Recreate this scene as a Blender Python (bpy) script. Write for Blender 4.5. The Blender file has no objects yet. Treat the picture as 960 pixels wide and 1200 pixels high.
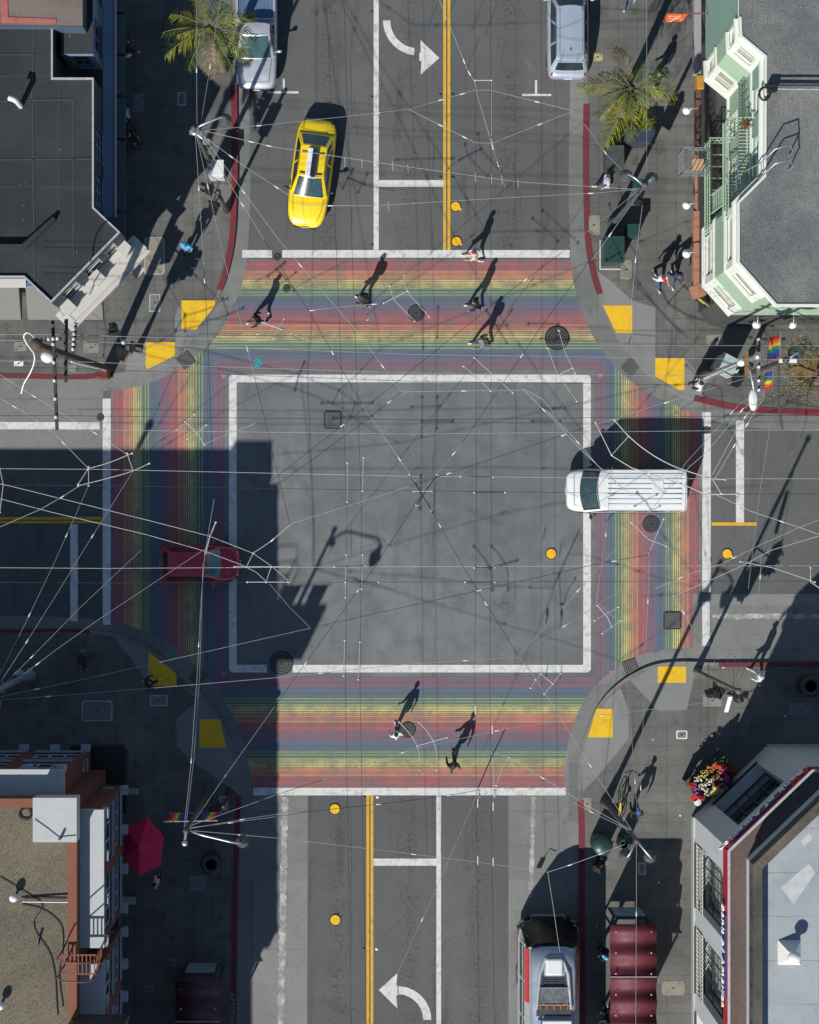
import bpy, bmesh, math, random
from mathutils import Vector, Matrix, Quaternion
random.seed(7)
R = math.radians
SC = bpy.context.scene
COL = SC.collection
# ---------------------------------------------------------------- camera geometry
CAMH, FPX, NX, NY = 78.0, 2028.0, 430.0, 600.0
def G(px, py, z=0.0):
    "ground plan position (m) of something seen at photo pixel px,py at height z"
    k = (CAMH - z) / FPX
    return Vector(((px - NX) * k, (NY - py) * k, z))
PX = CAMH / FPX                      # metres per photo pixel on the ground
SUN_DIR = Vector((0.434, 0.901))     # ground direction in which shadows fall
SUN_EL = R(37.4)

# ---------------------------------------------------------------- materials
def _new(name):
    m = bpy.data.materials.new(name); m.use_nodes = True
    nt = m.node_tree
    return m, nt, nt.nodes['Principled BSDF']
def N(nt, typ, **kw):
    n = nt.nodes.new(typ)
    for k, v in kw.items():
        if k.startswith('i_'):
            key = k[2:]
            key = int(key) if key.isdigit() else key.replace('_', ' ')
            n.inputs[key].default_value = v
        else:
            setattr(n, k, v)
    return n
def L(nt, a, ao, b, bi):
    nt.links.new(a.outputs[ao], b.inputs[bi])
def rgba(c): return (c[0], c[1], c[2], 1.0)
def mixc(nt, fac, a, b, mode='MIX'):
    n = nt.nodes.new('ShaderNodeMix'); n.data_type = 'RGBA'; n.blend_type = mode
    for sock, v in ((n.inputs[0], fac), (n.inputs[6], a), (n.inputs[7], b)):
        if isinstance(v, bpy.types.NodeSocket): nt.links.new(v, sock)
        elif isinstance(v, (int, float)): sock.default_value = v
        else: sock.default_value = rgba(v)
    return n.outputs[2]
def math_(nt, op, a, b=None, c=None, clamp=False):
    n = nt.nodes.new('ShaderNodeMath'); n.operation = op; n.use_clamp = clamp
    for i, v in enumerate((a, b, c)):
        if v is None: continue
        if isinstance(v, bpy.types.NodeSocket): nt.links.new(v, n.inputs[i])
        else: n.inputs[i].default_value = v
    return n.outputs[0]
def noise(nt, co, scale, detail=4, rough=.55, dist=0):
    n = N(nt, 'ShaderNodeTexNoise', i_Scale=scale, i_Detail=detail, i_Roughness=rough, i_Distortion=dist)
    nt.links.new(co, n.inputs['Vector'])
    return n.outputs[0]
def ramp(nt, v, lo, hi, a=0.0, b=1.0, smooth=True):
    n = nt.nodes.new('ShaderNodeMapRange'); n.interpolation_type = 'SMOOTHSTEP' if smooth else 'LINEAR'
    nt.links.new(v, n.inputs[0])
    for i, x in zip((1, 2, 3, 4), (lo, hi, a, b)): n.inputs[i].default_value = x
    return n.outputs[0]
def coords(nt, scale=None):
    t = nt.nodes.new('ShaderNodeTexCoord')
    o = t.outputs['Object']
    if scale:
        m = nt.nodes.new('ShaderNodeMapping'); m.inputs['Scale'].default_value = scale
        nt.links.new(o, m.inputs[0]); o = m.outputs[0]
    return o
def bumpto(nt, b, h, strength, dist=.01):
    n = N(nt, 'ShaderNodeBump', i_Strength=strength, i_Distance=dist)
    nt.links.new(h, n.inputs['Height']); nt.links.new(n.outputs[0], b.inputs['Normal'])
_MATS = {}
def M(name, col, rough=.65, metal=0., var=.22, scale=3., bump=.25, bscale=40., coat=0., trans=0., emit=0.):
    "plain procedural material: base colour with two scales of uneven tone and a fine bump"
    if name in _MATS: return _MATS[name]
    m, nt, b = _new(name)
    co = coords(nt)
    n1 = noise(nt, co, scale, 5, .6); n2 = noise(nt, co, scale * 9, 3, .6)
    v = math_(nt, 'ADD', math_(nt, 'MULTIPLY', n1, .65), math_(nt, 'MULTIPLY', n2, .35))
    f = ramp(nt, v, .3, .7, 1 - var, 1 + var, False)
    mul = nt.nodes.new('ShaderNodeVectorMath'); mul.operation = 'SCALE'
    mul.inputs[0].default_value = col[:3]; nt.links.new(f, mul.inputs['Scale'])
    nt.links.new(mul.outputs[0], b.inputs['Base Color'])
    b.inputs['Roughness'].default_value = rough; b.inputs['Metallic'].default_value = metal
    nt.links.new(ramp(nt, n1, .3, .7, max(0.03, rough - .1), min(1, rough + .1), False), b.inputs['Roughness'])
    b.inputs['Coat Weight'].default_value = coat; b.inputs['Coat Roughness'].default_value = .05
    if trans: b.inputs['Transmission Weight'].default_value = trans
    if bump: bumpto(nt, b, noise(nt, co, bscale, 3), bump, .006)
    _MATS[name] = m
    return m
def glass(name, col=(.012, .02, .025), rough=.04):
    if name in _MATS: return _MATS[name]
    m, nt, b = _new(name)
    co = coords(nt)
    c = mixc(nt, ramp(nt, noise(nt, co, 1.3, 2), .35, .65), col, tuple(x * 1.9 for x in col))
    nt.links.new(c, b.inputs['Base Color'])
    b.inputs['Roughness'].default_value = rough
    b.inputs['IOR'].default_value = 1.55
    b.inputs['Coat Weight'].default_value = .6; b.inputs['Coat Roughness'].default_value = .02
    _MATS[name] = m
    return m

# ---------------------------------------------------------------- mesh builder
class MB:
    def __init__(s): s.v = []; s.f = []; s.m = []; s.sm = []
    def add(s, vs, fs, mi=0, smooth=False):
        o = len(s.v); s.v += [tuple(x) for x in vs]
        for f in fs: s.f.append(tuple(i + o for i in f)); s.m.append(mi); s.sm.append(smooth)
        return s
    def box(s, cx, cy, cz, sx, sy, sz, rz=0, mi=0, rx=0, ry=0):
        q = Matrix.Rotation(rz, 3, 'Z') @ Matrix.Rotation(ry, 3, 'Y') @ Matrix.Rotation(rx, 3, 'X')
        vs = []
        for dz in (-.5, .5):
            for dx, dy in ((-.5, -.5), (.5, -.5), (.5, .5), (-.5, .5)):
                vs.append(Vector((cx, cy, cz)) + q @ Vector((dx * sx, dy * sy, dz * sz)))
        return s.add(vs, [(3, 2, 1, 0), (4, 5, 6, 7), (0, 1, 5, 4), (1, 2, 6, 5), (2, 3, 7, 6), (3, 0, 4, 7)], mi)
    def beam(s, a, b, w, h=None, mi=0, up=(0, 0, 1)):
        "rectangular bar from a to b"
        a = Vector(a); b = Vector(b); d = b - a; h = h or w
        if d.length < 1e-6: return s
        d.normalize(); u = Vector(up)
        if abs(d.dot(u)) > .95: u = Vector((0, 1, 0))
        x = d.cross(u).normalized(); y = x.cross(d).normalized()
        vs = []
        for p in (a, b):
            for i, j in ((-1, -1), (1, -1), (1, 1), (-1, 1)): vs.append(p + x * i * w / 2 + y * j * h / 2)
        return s.add(vs, [(3, 2, 1, 0), (4, 5, 6, 7), (0, 1, 5, 4), (1, 2, 6, 5), (2, 3, 7, 6), (3, 0, 4, 7)], mi)
    def prism(s, poly, z0, z1, mi=0, mside=None, bottom=True):
        n = len(poly); mside = mi if mside is None else mside
        ar = sum(poly[i][0] * poly[(i + 1) % n][1] - poly[(i + 1) % n][0] * poly[i][1] for i in range(n))
        if ar < 0: poly = list(reversed(poly))
        vs = [(p[0], p[1], z0) for p in poly] + [(p[0], p[1], z1) for p in poly]
        s.add(vs, [tuple(range(n, 2 * n))] + ([tuple(reversed(range(n)))] if bottom else []), mi)
        return s.add(vs, [(i, (i + 1) % n, n + (i + 1) % n, n + i) for i in range(n)], mside)
    def sheet(s, poly, z, mi=0):
        n = len(poly)
        ar = sum(poly[i][0] * poly[(i + 1) % n][1] - poly[(i + 1) % n][0] * poly[i][1] for i in range(n))
        if ar < 0: poly = list(reversed(poly))
        return s.add([(p[0], p[1], z) for p in poly], [tuple(range(n))], mi)
    def tube(s, pts, r, n=6, mi=0, caps=True, smooth=True):
        pts = [Vector(p) for p in pts]; k = len(pts)
        rs = r if isinstance(r, (list, tuple)) else [r] * k
        vs = []; fs = []
        up = None
        for i, p in enumerate(pts):
            d = (pts[min(i + 1, k - 1)] - pts[max(i - 1, 0)]).normalized()
            if up is None:
                up = Vector((0, 0, 1)) if abs(d.z) < .9 else Vector((1, 0, 0))
            x = d.cross(up)
            if x.length < 1e-4: x = d.cross(Vector((1, .3, 0)))
            x.normalize(); y = x.cross(d).normalized(); up = y
            for j in range(n):
                a = 2 * math.pi * j / n
                vs.append(p + (x * math.cos(a) + y * math.sin(a)) * rs[i])
        for i in range(k - 1):
            for j in range(n):
                a = i * n + j; b = i * n + (j + 1) % n
                fs.append((a, b, b + n, a + n))
        s.add(vs, fs, mi, smooth)
        if caps: s.add(vs, [tuple(reversed(range(n))), tuple(range((k - 1) * n, k * n))], mi)
        return s
    def cyl(s, x, y, z0, z1, r0, r1=None, n=16, mi=0, smooth=True):
        r1 = r0 if r1 is None else r1
        return s.lathe([(r0, z0), (r1, z1)], (x, y, 0), n, mi, smooth, True)
    def lathe(s, prof, c=(0, 0, 0), n=16, mi=0, smooth=True, caps=True):
        vs = []; fs = []
        for r, z in prof:
            for j in range(n):
                a = 2 * math.pi * j / n
                vs.append((c[0] + r * math.cos(a), c[1] + r * math.sin(a), c[2] + z))
        for i in range(len(prof) - 1):
            for j in range(n):
                a = i * n + j; b = i * n + (j + 1) % n
                fs.append((a, b, b + n, a + n))
        s.add(vs, fs, mi, smooth)
        if caps:
            k = len(prof)
            s.add(vs, [tuple(reversed(range(n))), tuple(range((k - 1) * n, k * n))], mi)
        return s
    def ell(s, c, r, n=12, m=8, mi=0, rot=None):
        if not hasattr(r, '__len__'): r = (r, r, r)
        vs = []; fs = []
        q = rot or Matrix.Identity(3)
        for i in range(m + 1):
            t = math.pi * i / m
            for j in range(n):
                a = 2 * math.pi * j / n
                vs.append(Vector(c) + q @ Vector((r[0] * math.sin(t) * math.cos(a), r[1] * math.sin(t) * math.sin(a), -r[2] * math.cos(t))))
        for i in range(m):
            for j in range(n):
                a = i * n + j; b = i * n + (j + 1) % n
                fs.append((a, b, b + n, a + n))
        return s.add(vs, fs, mi, True)
    def quad(s, a, b, c, d, mi=0, smooth=False): return s.add([a, b, c, d], [(0, 1, 2, 3)], mi, smooth)
    def grid(s, fn, nu, nv, mi=0, smooth=True, flip=False):
        vs = [fn(i / nu, j / nv) for i in range(nu + 1) for j in range(nv + 1)]
        fs = []
        for i in range(nu):
            for j in range(nv):
                a = i * (nv + 1) + j; b = a + nv + 1
                fs.append((a, b, b + 1, a + 1) if not flip else (a, a + 1, b + 1, b))
        return s.add(vs, fs, mi, smooth)
    def mesh(s, name, mats, merge=False):
        me = bpy.data.meshes.new(name)
        me.from_pydata(s.v, [], s.f)
        for m in (mats if isinstance(mats, (list, tuple)) else [mats]): me.materials.append(m)
        me.polygons.foreach_set('material_index', s.m)
        me.polygons.foreach_set('use_smooth', s.sm)
        me.validate(); me.update()
        if merge:
            bm = bmesh.new(); bm.from_mesh(me)
            bmesh.ops.remove_doubles(bm, verts=bm.verts, dist=1e-4)
            bmesh.ops.recalc_face_normals(bm, faces=bm.faces)
            bm.to_mesh(me); bm.free()
        return me
    def build(s, name, mats, parent=None, merge=False, bevel=0, thick=0, sub=0):
        o = bpy.data.objects.new(name, s.mesh(name, mats, merge))
        COL.objects.link(o)
        if parent: attach(o, parent)
        if thick:
            md = o.modifiers.new('thickness', 'SOLIDIFY'); md.thickness = thick; md.offset = -1
        if sub:
            md = o.modifiers.new('smooth', 'SUBSURF'); md.levels = sub; md.render_levels = sub
        if bevel:
            md = o.modifiers.new('bevel', 'BEVEL'); md.width = bevel; md.segments = 2; md.limit_method = 'ANGLE'
        return o
WORLD = {}      # thing -> its placement when its parts are modelled in world coordinates
def attach(o, parent):
    o.parent = parent
    w = WORLD.get(parent.name)
    if w is not None: o.matrix_parent_inverse = w.inverted()
def thing(name, label, cat, loc=(0, 0, 0), rz=0, group=None, world=False):
    o = bpy.data.objects.new(name, None); COL.objects.link(o)
    o.empty_display_size = .2
    o.location = loc; o.rotation_euler = (0, 0, rz)
    tag(o, label, cat, group)
    if world: WORLD[o.name] = Matrix.Translation(Vector(loc)) @ Matrix.Rotation(rz, 4, 'Z')
    return o
def tag(o, label, cat, group=None):
    o['label'] = label; o['category'] = cat
    if group: o['group'] = group
    return o
def structure(o): o['kind'] = 'structure'; return o
def copy_tree(o, parent=None):
    c = o.copy(); COL.objects.link(c)
    if parent: c.parent = parent
    for ch in list(o.children): copy_tree(ch, c)
    return c
def P2(lst, z=0.): return [tuple(G(x, y, z)[:2]) for x, y in lst]
def smooth_line(pts, n=6):
    "smooth curve through the points (tangents weighted by distance, so it never overshoots)"
    p = [Vector(q) for q in pts]; k = len(p); out = []; T = []
    for i in range(k):
        if i == 0: T.append((p[1] - p[0]).normalized())
        elif i == k - 1: T.append((p[-1] - p[-2]).normalized())
        else:
            a, b = p[i] - p[i - 1], p[i + 1] - p[i]; d1, d2 = max(a.length, 1e-6), max(b.length, 1e-6)
            T.append((a / d1 * d2 + b / d2 * d1) / (d1 + d2))
    for i in range(k - 1):
        L_ = (p[i + 1] - p[i]).length; m0, m1 = T[i] * L_, T[i + 1] * L_
        for q in range(n):
            t = q / n; t2, t3 = t * t, t * t * t
            out.append(p[i] * (2 * t3 - 3 * t2 + 1) + m0 * (t3 - 2 * t2 + t) + p[i + 1] * (3 * t2 - 2 * t3) + m1 * (t3 - t2))
    out.append(p[-1])
    return out
def offset_line(pts, d):
    "2-D polyline moved d to its left"
    out = []
    for i, p in enumerate(pts):
        a = Vector(pts[max(i - 1, 0)][:2]); b = Vector(pts[min(i + 1, len(pts) - 1)][:2])
        t = (b - a).normalized()
        out.append((p[0] - t.y * d, p[1] + t.x * d))
    return out
def ribbon(mb, left, right, z, mi=0):
    vs = [(p[0], p[1], z) for p in left] + [(p[0], p[1], z) for p in right]; n = len(left)
    fs = []
    for i in range(n - 1):
        f = (i, i + 1, n + i + 1, n + i)
        a, b, c = (Vector(vs[k]) for k in f[:3])
        if (b - a).cross(c - b).z < 0: f = tuple(reversed(f))
        fs.append(f)
    return mb.add(vs, fs, mi)
# ================================================================ ground, road, paint
def asphalt_nodes(nt, co):
    sx = N(nt, 'ShaderNodeSeparateXYZ'); nt.links.new(co, sx.inputs[0])
    X, Y = sx.outputs[0], sx.outputs[1]
    big = noise(nt, co, .11, 5, .6, .4); mid = noise(nt, co, .9, 6, .65); fine = noise(nt, co, 34, 2, .6); grit = noise(nt, co, 120, 1)
    c = mixc(nt, ramp(nt, big, .3, .7), (.084, .087, .088), (.122, .124, .123))
    # the middle of the crossing was resurfaced with a paler, bluer mix
    ax = math_(nt, 'ABSOLUTE', math_(nt, 'SUBTRACT', X, (480.5 - NX) * PX)); ay = math_(nt, 'ABSOLUTE', math_(nt, 'ADD', Y, (613.5 - NY) * PX))
    inbox = math_(nt, 'MULTIPLY', math_(nt, 'LESS_THAN', ax, 350 * PX), math_(nt, 'LESS_THAN', ay, 310 * PX))
    c = mixc(nt, inbox, c, mixc(nt, ramp(nt, big, .3, .7), (.118, .127, .131), (.170, .178, .179)))
    c = mixc(nt, math_(nt, 'MULTIPLY', ramp(nt, mid, .38, .72), .55), c, (.080, .085, .089))
    tyre = N(nt, 'ShaderNodeMapping'); tyre.inputs['Scale'].default_value = (1, .16, 1); tyre.inputs['Rotation'].default_value = (0, 0, .08); nt.links.new(co, tyre.inputs[0])
    tn = noise(nt, tyre.outputs[0], 1.1, 5, .65, .6); c = mixc(nt, math_(nt, 'MULTIPLY', ramp(nt, tn, .53, .69, 0, .5), math_(nt, 'SUBTRACT', 1, math_(nt, 'MULTIPLY', inbox, .65))), c, (.050, .054, .057))
    pale = noise(nt, co, .55, 4, .6, 1.2); c = mixc(nt, ramp(nt, pale, .60, .74, 0, .22), c, (.20, .205, .205))
    # long paving seams and strips laid in different years
    st = N(nt, 'ShaderNodeCombineXYZ'); nt.links.new(math_(nt, 'MULTIPLY', X, .33), st.inputs[0]); nt.links.new(math_(nt, 'MULTIPLY', Y, .012), st.inputs[1])
    strip = noise(nt, st.outputs[0], 1.6, 2, .5)
    c = mixc(nt, math_(nt, 'MULTIPLY', ramp(nt, strip, .42, .6, 0, .5), math_(nt, 'SUBTRACT', 1, math_(nt, 'MULTIPLY', inbox, .8))), c, (.088, .091, .092))
    wob = math_(nt, 'MULTIPLY', math_(nt, 'SUBTRACT', noise(nt, co, .8, 3), .5), .22)
    seam = ramp(nt, math_(nt, 'PINGPONG', math_(nt, 'ADD', math_(nt, 'ADD', X, wob), .7), 1.85), .01, .045, 1, 0)
    seam = math_(nt, 'MULTIPLY', seam, ramp(nt, noise(nt, co, .35, 2), .45, .6))
    c = mixc(nt, math_(nt, 'MULTIPLY', seam, .5), c, (.03, .032, .035))
    # cracks
    wv = N(nt, 'ShaderNodeVectorMath'); wv.operation = 'ADD'
    wn = N(nt, 'ShaderNodeTexNoise', i_Scale=1.4, i_Detail=4); nt.links.new(co, wn.inputs['Vector'])
    ws = N(nt, 'ShaderNodeVectorMath'); ws.operation = 'SCALE'; ws.inputs['Scale'].default_value = .8
    nt.links.new(wn.outputs[1], ws.inputs[0]); nt.links.new(co, wv.inputs[0]); nt.links.new(ws.outputs[0], wv.inputs[1])
    vo = N(nt, 'ShaderNodeTexVoronoi', i_Scale=.28); vo.feature = 'DISTANCE_TO_EDGE'
    nt.links.new(wv.outputs[0], vo.inputs['Vector'])
    crack = math_(nt, 'MULTIPLY', ramp(nt, vo.outputs[0], .0, .006, 1, 0), ramp(nt, noise(nt, co, .22, 2), .54, .66))
    c = mixc(nt, math_(nt, 'MULTIPLY', crack, .55), c, (.02, .022, .024))
    # oil drips along the middle of each lane
    drip = math_(nt, 'MULTIPLY', ramp(nt, noise(nt, co, 7, 5, .75), .46, .66), ramp(nt, noise(nt, co, .8, 3), .3, .6))
    tot = None
    for cx, lo, hi, w in ((385, 11.6, 60, .9), (480, 11.6, 60, .75), (598, 11.6, 60, 1.0), (395, -60, -12.7, .7), (478, -60, -12.7, .8), (560, -60, -12.7, .8)):
        d = math_(nt, 'ABSOLUTE', math_(nt, 'SUBTRACT', X, (cx - NX) * PX))
        k = ramp(nt, d, .05, w, 1, 0)
        k = math_(nt, 'MULTIPLY', k, math_(nt, 'GREATER_THAN', Y, lo) if lo > 0 else math_(nt, 'LESS_THAN', Y, hi))
        tot = k if tot is None else math_(nt, 'MAXIMUM', tot, k)
    c = mixc(nt, math_(nt, 'MULTIPLY', math_(nt, 'MULTIPLY', tot, drip), .8), c, (.026, .028, .030))
    spot = ramp(nt, noise(nt, co, 4.5, 5, .7, .5), .63, .71)  # dark spots, also painted in place of soft overhead wire shadows
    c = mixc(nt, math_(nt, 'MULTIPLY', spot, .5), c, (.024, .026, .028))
    # sealed cracks and tyre arcs, painted also for blurred shadows of overhead fittings
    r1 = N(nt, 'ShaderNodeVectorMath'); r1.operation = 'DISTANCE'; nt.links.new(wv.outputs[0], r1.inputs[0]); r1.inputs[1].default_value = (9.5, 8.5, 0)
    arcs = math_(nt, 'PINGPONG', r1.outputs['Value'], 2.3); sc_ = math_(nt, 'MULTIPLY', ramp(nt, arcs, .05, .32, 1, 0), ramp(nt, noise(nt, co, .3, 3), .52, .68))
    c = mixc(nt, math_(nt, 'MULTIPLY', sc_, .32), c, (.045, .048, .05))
    # aggregate
    c = mixc(nt, .34, c, mixc(nt, ramp(nt, noise(nt, co, 19, 5, .8), .3, .7), (.25, .25, .25), (.85, .85, .85)), 'OVERLAY')
    sp = ramp(nt, grit, .68, .76)
    c = mixc(nt, math_(nt, 'MULTIPLY', sp, .25), c, (.3, .3, .29))
    return c, fine
def make_asphalt():
    m, nt, b = _new('asphalt'); co = coords(nt)
    c, fine = asphalt_nodes(nt, co)
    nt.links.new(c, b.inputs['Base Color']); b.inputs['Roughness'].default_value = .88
    b.inputs['Specular IOR Level'].default_value = .25
    bumpto(nt, b, fine, .35, .01)
    return m
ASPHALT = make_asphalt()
def concrete(name, c0, c1, jx=None, jy=None, jw=.018, stain=.45, speck=.0, ox=0., oy=0.):
    m, nt, b = _new(name); co = coords(nt)
    big = noise(nt, co, .25, 5, .6, .3); mid = noise(nt, co, 1.7, 6, .7); fine = noise(nt, co, 45, 2)
    c = mixc(nt, ramp(nt, big, .3, .7), c0, c1)
    c = mixc(nt, ramp(nt, mid, .5, .78, 0, stain), c, tuple(x * .45 for x in c0))
    drk = ramp(nt, noise(nt, co, 5.5, 4, .7), .64, .72)
    c = mixc(nt, math_(nt, 'MULTIPLY', drk, .45), c, tuple(x * .3 for x in c0))
    if jx or jy:
        sx = N(nt, 'ShaderNodeSeparateXYZ'); nt.links.new(co, sx.inputs[0])
        line = None; cell = N(nt, 'ShaderNodeCombineXYZ')
        for k, j, of in ((0, jx, ox), (1, jy, oy)):
            if not j: continue
            v = math_(nt, 'ADD', sx.outputs[k], of + 500 * j)
            d = math_(nt, 'PINGPONG', v, j / 2)
            l = ramp(nt, d, jw * .5, jw * 1.2, 1, 0)
            line = l if line is None else math_(nt, 'MAXIMUM', line, l)
            nt.links.new(math_(nt, 'FLOOR', math_(nt, 'DIVIDE', math_(nt, 'ADD', v, j / 2), j)), cell.inputs[k])
        wn = N(nt, 'ShaderNodeTexWhiteNoise'); nt.links.new(cell.outputs[0], wn.inputs[0])
        c = mixc(nt, .3, c, mixc(nt, wn.outputs[0], (.32, .32, .32), (.68, .68, .68)), 'OVERLAY')
        c = mixc(nt, math_(nt, 'MULTIPLY', math_(nt, 'MULTIPLY', line, ramp(nt, mid, .3, .6, .35, 1)), .5), c, tuple(x * .25 for x in c0))
    c = mixc(nt, .25, c, mixc(nt, ramp(nt, fine, .3, .7), (.25, .25, .25), (.8, .8, .8)), 'OVERLAY')
    if speck:
        vo = N(nt, 'ShaderNodeTexVoronoi', i_Scale=1.15); nt.links.new(co, vo.inputs['Vector'])
        s = ramp(nt, vo.outputs[0], .045, .07, 1, 0)
        c = mixc(nt, math_(nt, 'MULTIPLY', s, speck), c, (.55, .56, .55))
    nt.links.new(c, b.inputs['Base Color']); b.inputs['Roughness'].default_value = .85
    b.inputs['Specular IOR Level'].default_value = .25
    bumpto(nt, b, fine, .25, .008)
    return m
PAVING = concrete('pavement concrete', (.090, .092, .090), (.136, .135, .128), .87, .87, stain=.7, speck=.0)
PAVING_SPECK = concrete('pavement concrete with pale specks', (.098, .099, .095), (.138, .136, .128), 1.5, .86, stain=.6, speck=.95, oy=.2)
RAMP = concrete('kerb ramp concrete', (.165, .172, .172), (.21, .214, .208), None, None, stain=.35)
GUTTER = concrete('gutter concrete', (.135, .142, .138), (.185, .19, .182), 2.6, 3.1, .014, stain=.6)
BAYCON = concrete('parking lane concrete', (.160, .168, .163), (.205, .21, .202), None, 6.2, .02, stain=.5, oy=1.1)
KERB = concrete('kerb concrete', (.15, .15, .145), (.2, .2, .19), 2.4, 2.4, .012, stain=.6)
def paint(name, col, wear=.3, scale=3.5, dark=(.05, .053, .056)):
    m, nt, b = _new(name); co = coords(nt)
    n1 = noise(nt, co, scale, 8, .72); n2 = noise(nt, co, 26, 4, .7); n3 = noise(nt, co, .5, 3)
    f = math_(nt, 'ADD', math_(nt, 'MULTIPLY', n1, .55), math_(nt, 'ADD', math_(nt, 'MULTIPLY', n2, .3), math_(nt, 'MULTIPLY', n3, .15)))
    w = ramp(nt, f, .60 - wear * .42, .76 - wear * .3)
    c = mixc(nt, math_(nt, 'MULTIPLY', w, .8), col, dark)
    c = mixc(nt, ramp(nt, n1, .35, .75, 0, .3), c, tuple(x * .5 for x in col))
    nt.links.new(c, b.inputs['Base Color']); b.inputs['Roughness'].default_value = .75
    b.inputs['Specular IOR Level'].default_value = .3
    return m
WHITE = paint('white road paint', (.58, .58, .565), .26)
WORN = paint('worn white road paint', (.62, .62, .60), .62, 2.2)
YELLOW = paint('yellow road paint', (.62, .36, .03), .24)
REDP = paint('red kerb paint', (.20, .013, .026), .5)
PINK = paint('pink road paint', (.5, .16, .27), .4)
TEAL = paint('teal spray paint', (.03, .33, .36), .3)
DISC = paint('yellow disc paint', (.75, .42, .02), .12)
FADED = paint('faded yellow disc paint', (.16, .14, .07), .5)
# rainbow colours, worn by traffic
RB = dict(red=(.310, .090, .098), orange=(.400, .160, .100), yellow=(.56, .49, .20), green=(.090, .155, .110), blue=(.088, .122, .182), purple=(.180, .102, .150))
RBM = {k: paint('rainbow %s road paint' % k, v, .48, 1.1, (.135, .138, .142)) for k, v in RB.items()}
RB_LINE = {'red': paint('rainbow pale red line', (.36, .17, .15), .4, 1.6), 'orange': paint('rainbow light orange line', (.50, .30, .17), .3, 1.6), 'yellow': paint('rainbow dark line in yellow', (.10, .095, .065), .2, 1.6),
           'green': paint('rainbow light green line', (.30, .37, .20), .3, 1.6), 'blue': paint('rainbow dark blue line', (.045, .065, .115), .3, 1.6), 'purple': paint('rainbow dark purple line', (.11, .055, .095), .3, 1.6)}

g = MB(); S = 420
g.quad((-S, -S, 0), (S, -S, 0), (S, S, 0), (-S, S, 0))
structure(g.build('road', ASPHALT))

# ---- rainbow crosswalk frame: concentric mitred rings of painted stripes
BX0, BX1, BY0, BY1 = 268.5, 692.5, 439.0, 788.0
dist = [5, 18, 29, 39, 49, 59, 69.5, 80, 91, 102, 112, 122, 134]
seq = ['purple', 'blue', 'green', 'yellow', 'orange', 'red'] * 2
cw = MB(); names = list(RB); mats = []
mi = {}
for k in names:
    mi[k] = len(mats); mats.append(RBM[k]); mi[k + '_l'] = len(mats); mats.append(RB_LINE[k])
def ring(a, b, m):
    def rect(d): return (BX0 - d * 1.015, BX1 + d * .945, BY0 - d, BY1 + d)
    A, B = rect(a), rect(b)
    o = [G(A[0], A[2]), G(A[1], A[2]), G(A[1], A[3]), G(A[0], A[3])]
    p = [G(B[0], B[2]), G(B[1], B[2]), G(B[1], B[3]), G(B[0], B[3])]
    for i in range(4):
        j = (i + 1) % 4
        q = [o[i], p[i], p[j], o[j]]
        q = [(v.x, v.y, .004) for v in q]
        if (Vector(q[1]) - Vector(q[0])).cross(Vector(q[2]) - Vector(q[1])).z < 0: q.reverse()
        cw.quad(*q, mi=m)
rr = random.Random(3)
for i, k in enumerate(seq):
    a, b = dist[i], dist[i + 1]; w = b - a
    nl = {'yellow': 4, 'green': 3, 'orange': 2, 'red': 1, 'purple': 1, 'blue': 1}[k]
    lw = {'yellow': .9, 'green': .8, 'orange': .65, 'red': .6, 'purple': .4, 'blue': .4}[k]
    cuts = [a]
    for q in range(nl):
        c = a + w * (q + .6 + rr.uniform(-.12, .12)) / nl
        cuts += [c - lw / 2, c + lw / 2]
    cuts.append(b)
    for q in range(len(cuts) - 1):
        ring(cuts[q], cuts[q + 1], mi[k] if q % 2 == 0 else mi[k + '_l'])
structure(cw.build('rainbow_crosswalk', mats))

# ---- white, yellow and red markings
mk = {'w': MB(), 'o': MB(), 'y': MB(), 'p': MB(), 't': MB(), 'fd': MB()}
def rect(key, x0, y0, x1, y1, z=.012):
    a, b = G(x0, y1), G(x1, y0)
    mk[key].quad((a.x, a.y, z), (b.x, a.y, z), (b.x, b.y, z), (a.x, b.y, z))
def disc(key, x, y, r, z=.012, n=20):
    c = G(x, y); mk[key].sheet([(c.x + r * PX * math.cos(2 * math.pi * i / n), c.y + r * PX * math.sin(2 * math.pi * i / n)) for i in range(n)], z)
w9 = 9
def framebox():
    r = 5; pts = []
    # rounded outer corners, drawn as a ribbon outer/inner
    def loop(x0, x1, y0, y1, r):
        out = []
        for cx, cy, a0 in ((x1 - r, y0 + r, 270), (x1 - r, y1 - r, 0), (x0 + r, y1 - r, 90), (x0 + r, y0 + r, 180)):
            for k in range(5):
                a = R(a0 + 22.5 * k); out.append((cx + r * math.cos(a), cy + r * math.sin(a)))
        return out
    o = loop(BX0, BX1, BY0, BY1, r); i = loop(BX0 + w9, BX1 - w9, BY0 + w9, BY1 - w9, 1.2)
    # order: top-right, bottom-right, bottom-left, top-left
    n = len(o)
    for k in range(n):
        j = (k + 1) % n
        if k == 9:      # bottom side, broken by a manhole
            mk['w'].sheet(P2([o[9], i[9], (343, BY1 - w9), (343, BY1)]), .012); mk['w'].sheet(P2([o[10], (313, BY1), (313, BY1 - w9), i[10]]), .012)
            continue
        q = [G(*o[k]), G(*o[j]), G(*i[j]), G(*i[k])]
        q = [(v.x, v.y, .012) for v in q]
        if (Vector(q[1]) - Vector(q[0])).cross(Vector(q[2]) - Vector(q[1])).z < 0: q.reverse()
        mk['w'].quad(*q)
framebox()
rect('w', 284, 293, 319, 302); rect('w', 331, 293, 668, 302)
rect('w', 438, -400, 444, 293); rect('w', 444, 211, 519.5, 219)
for x in (519.5, 524.5): rect('y', x, -400, x + 3.3, 293)
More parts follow.
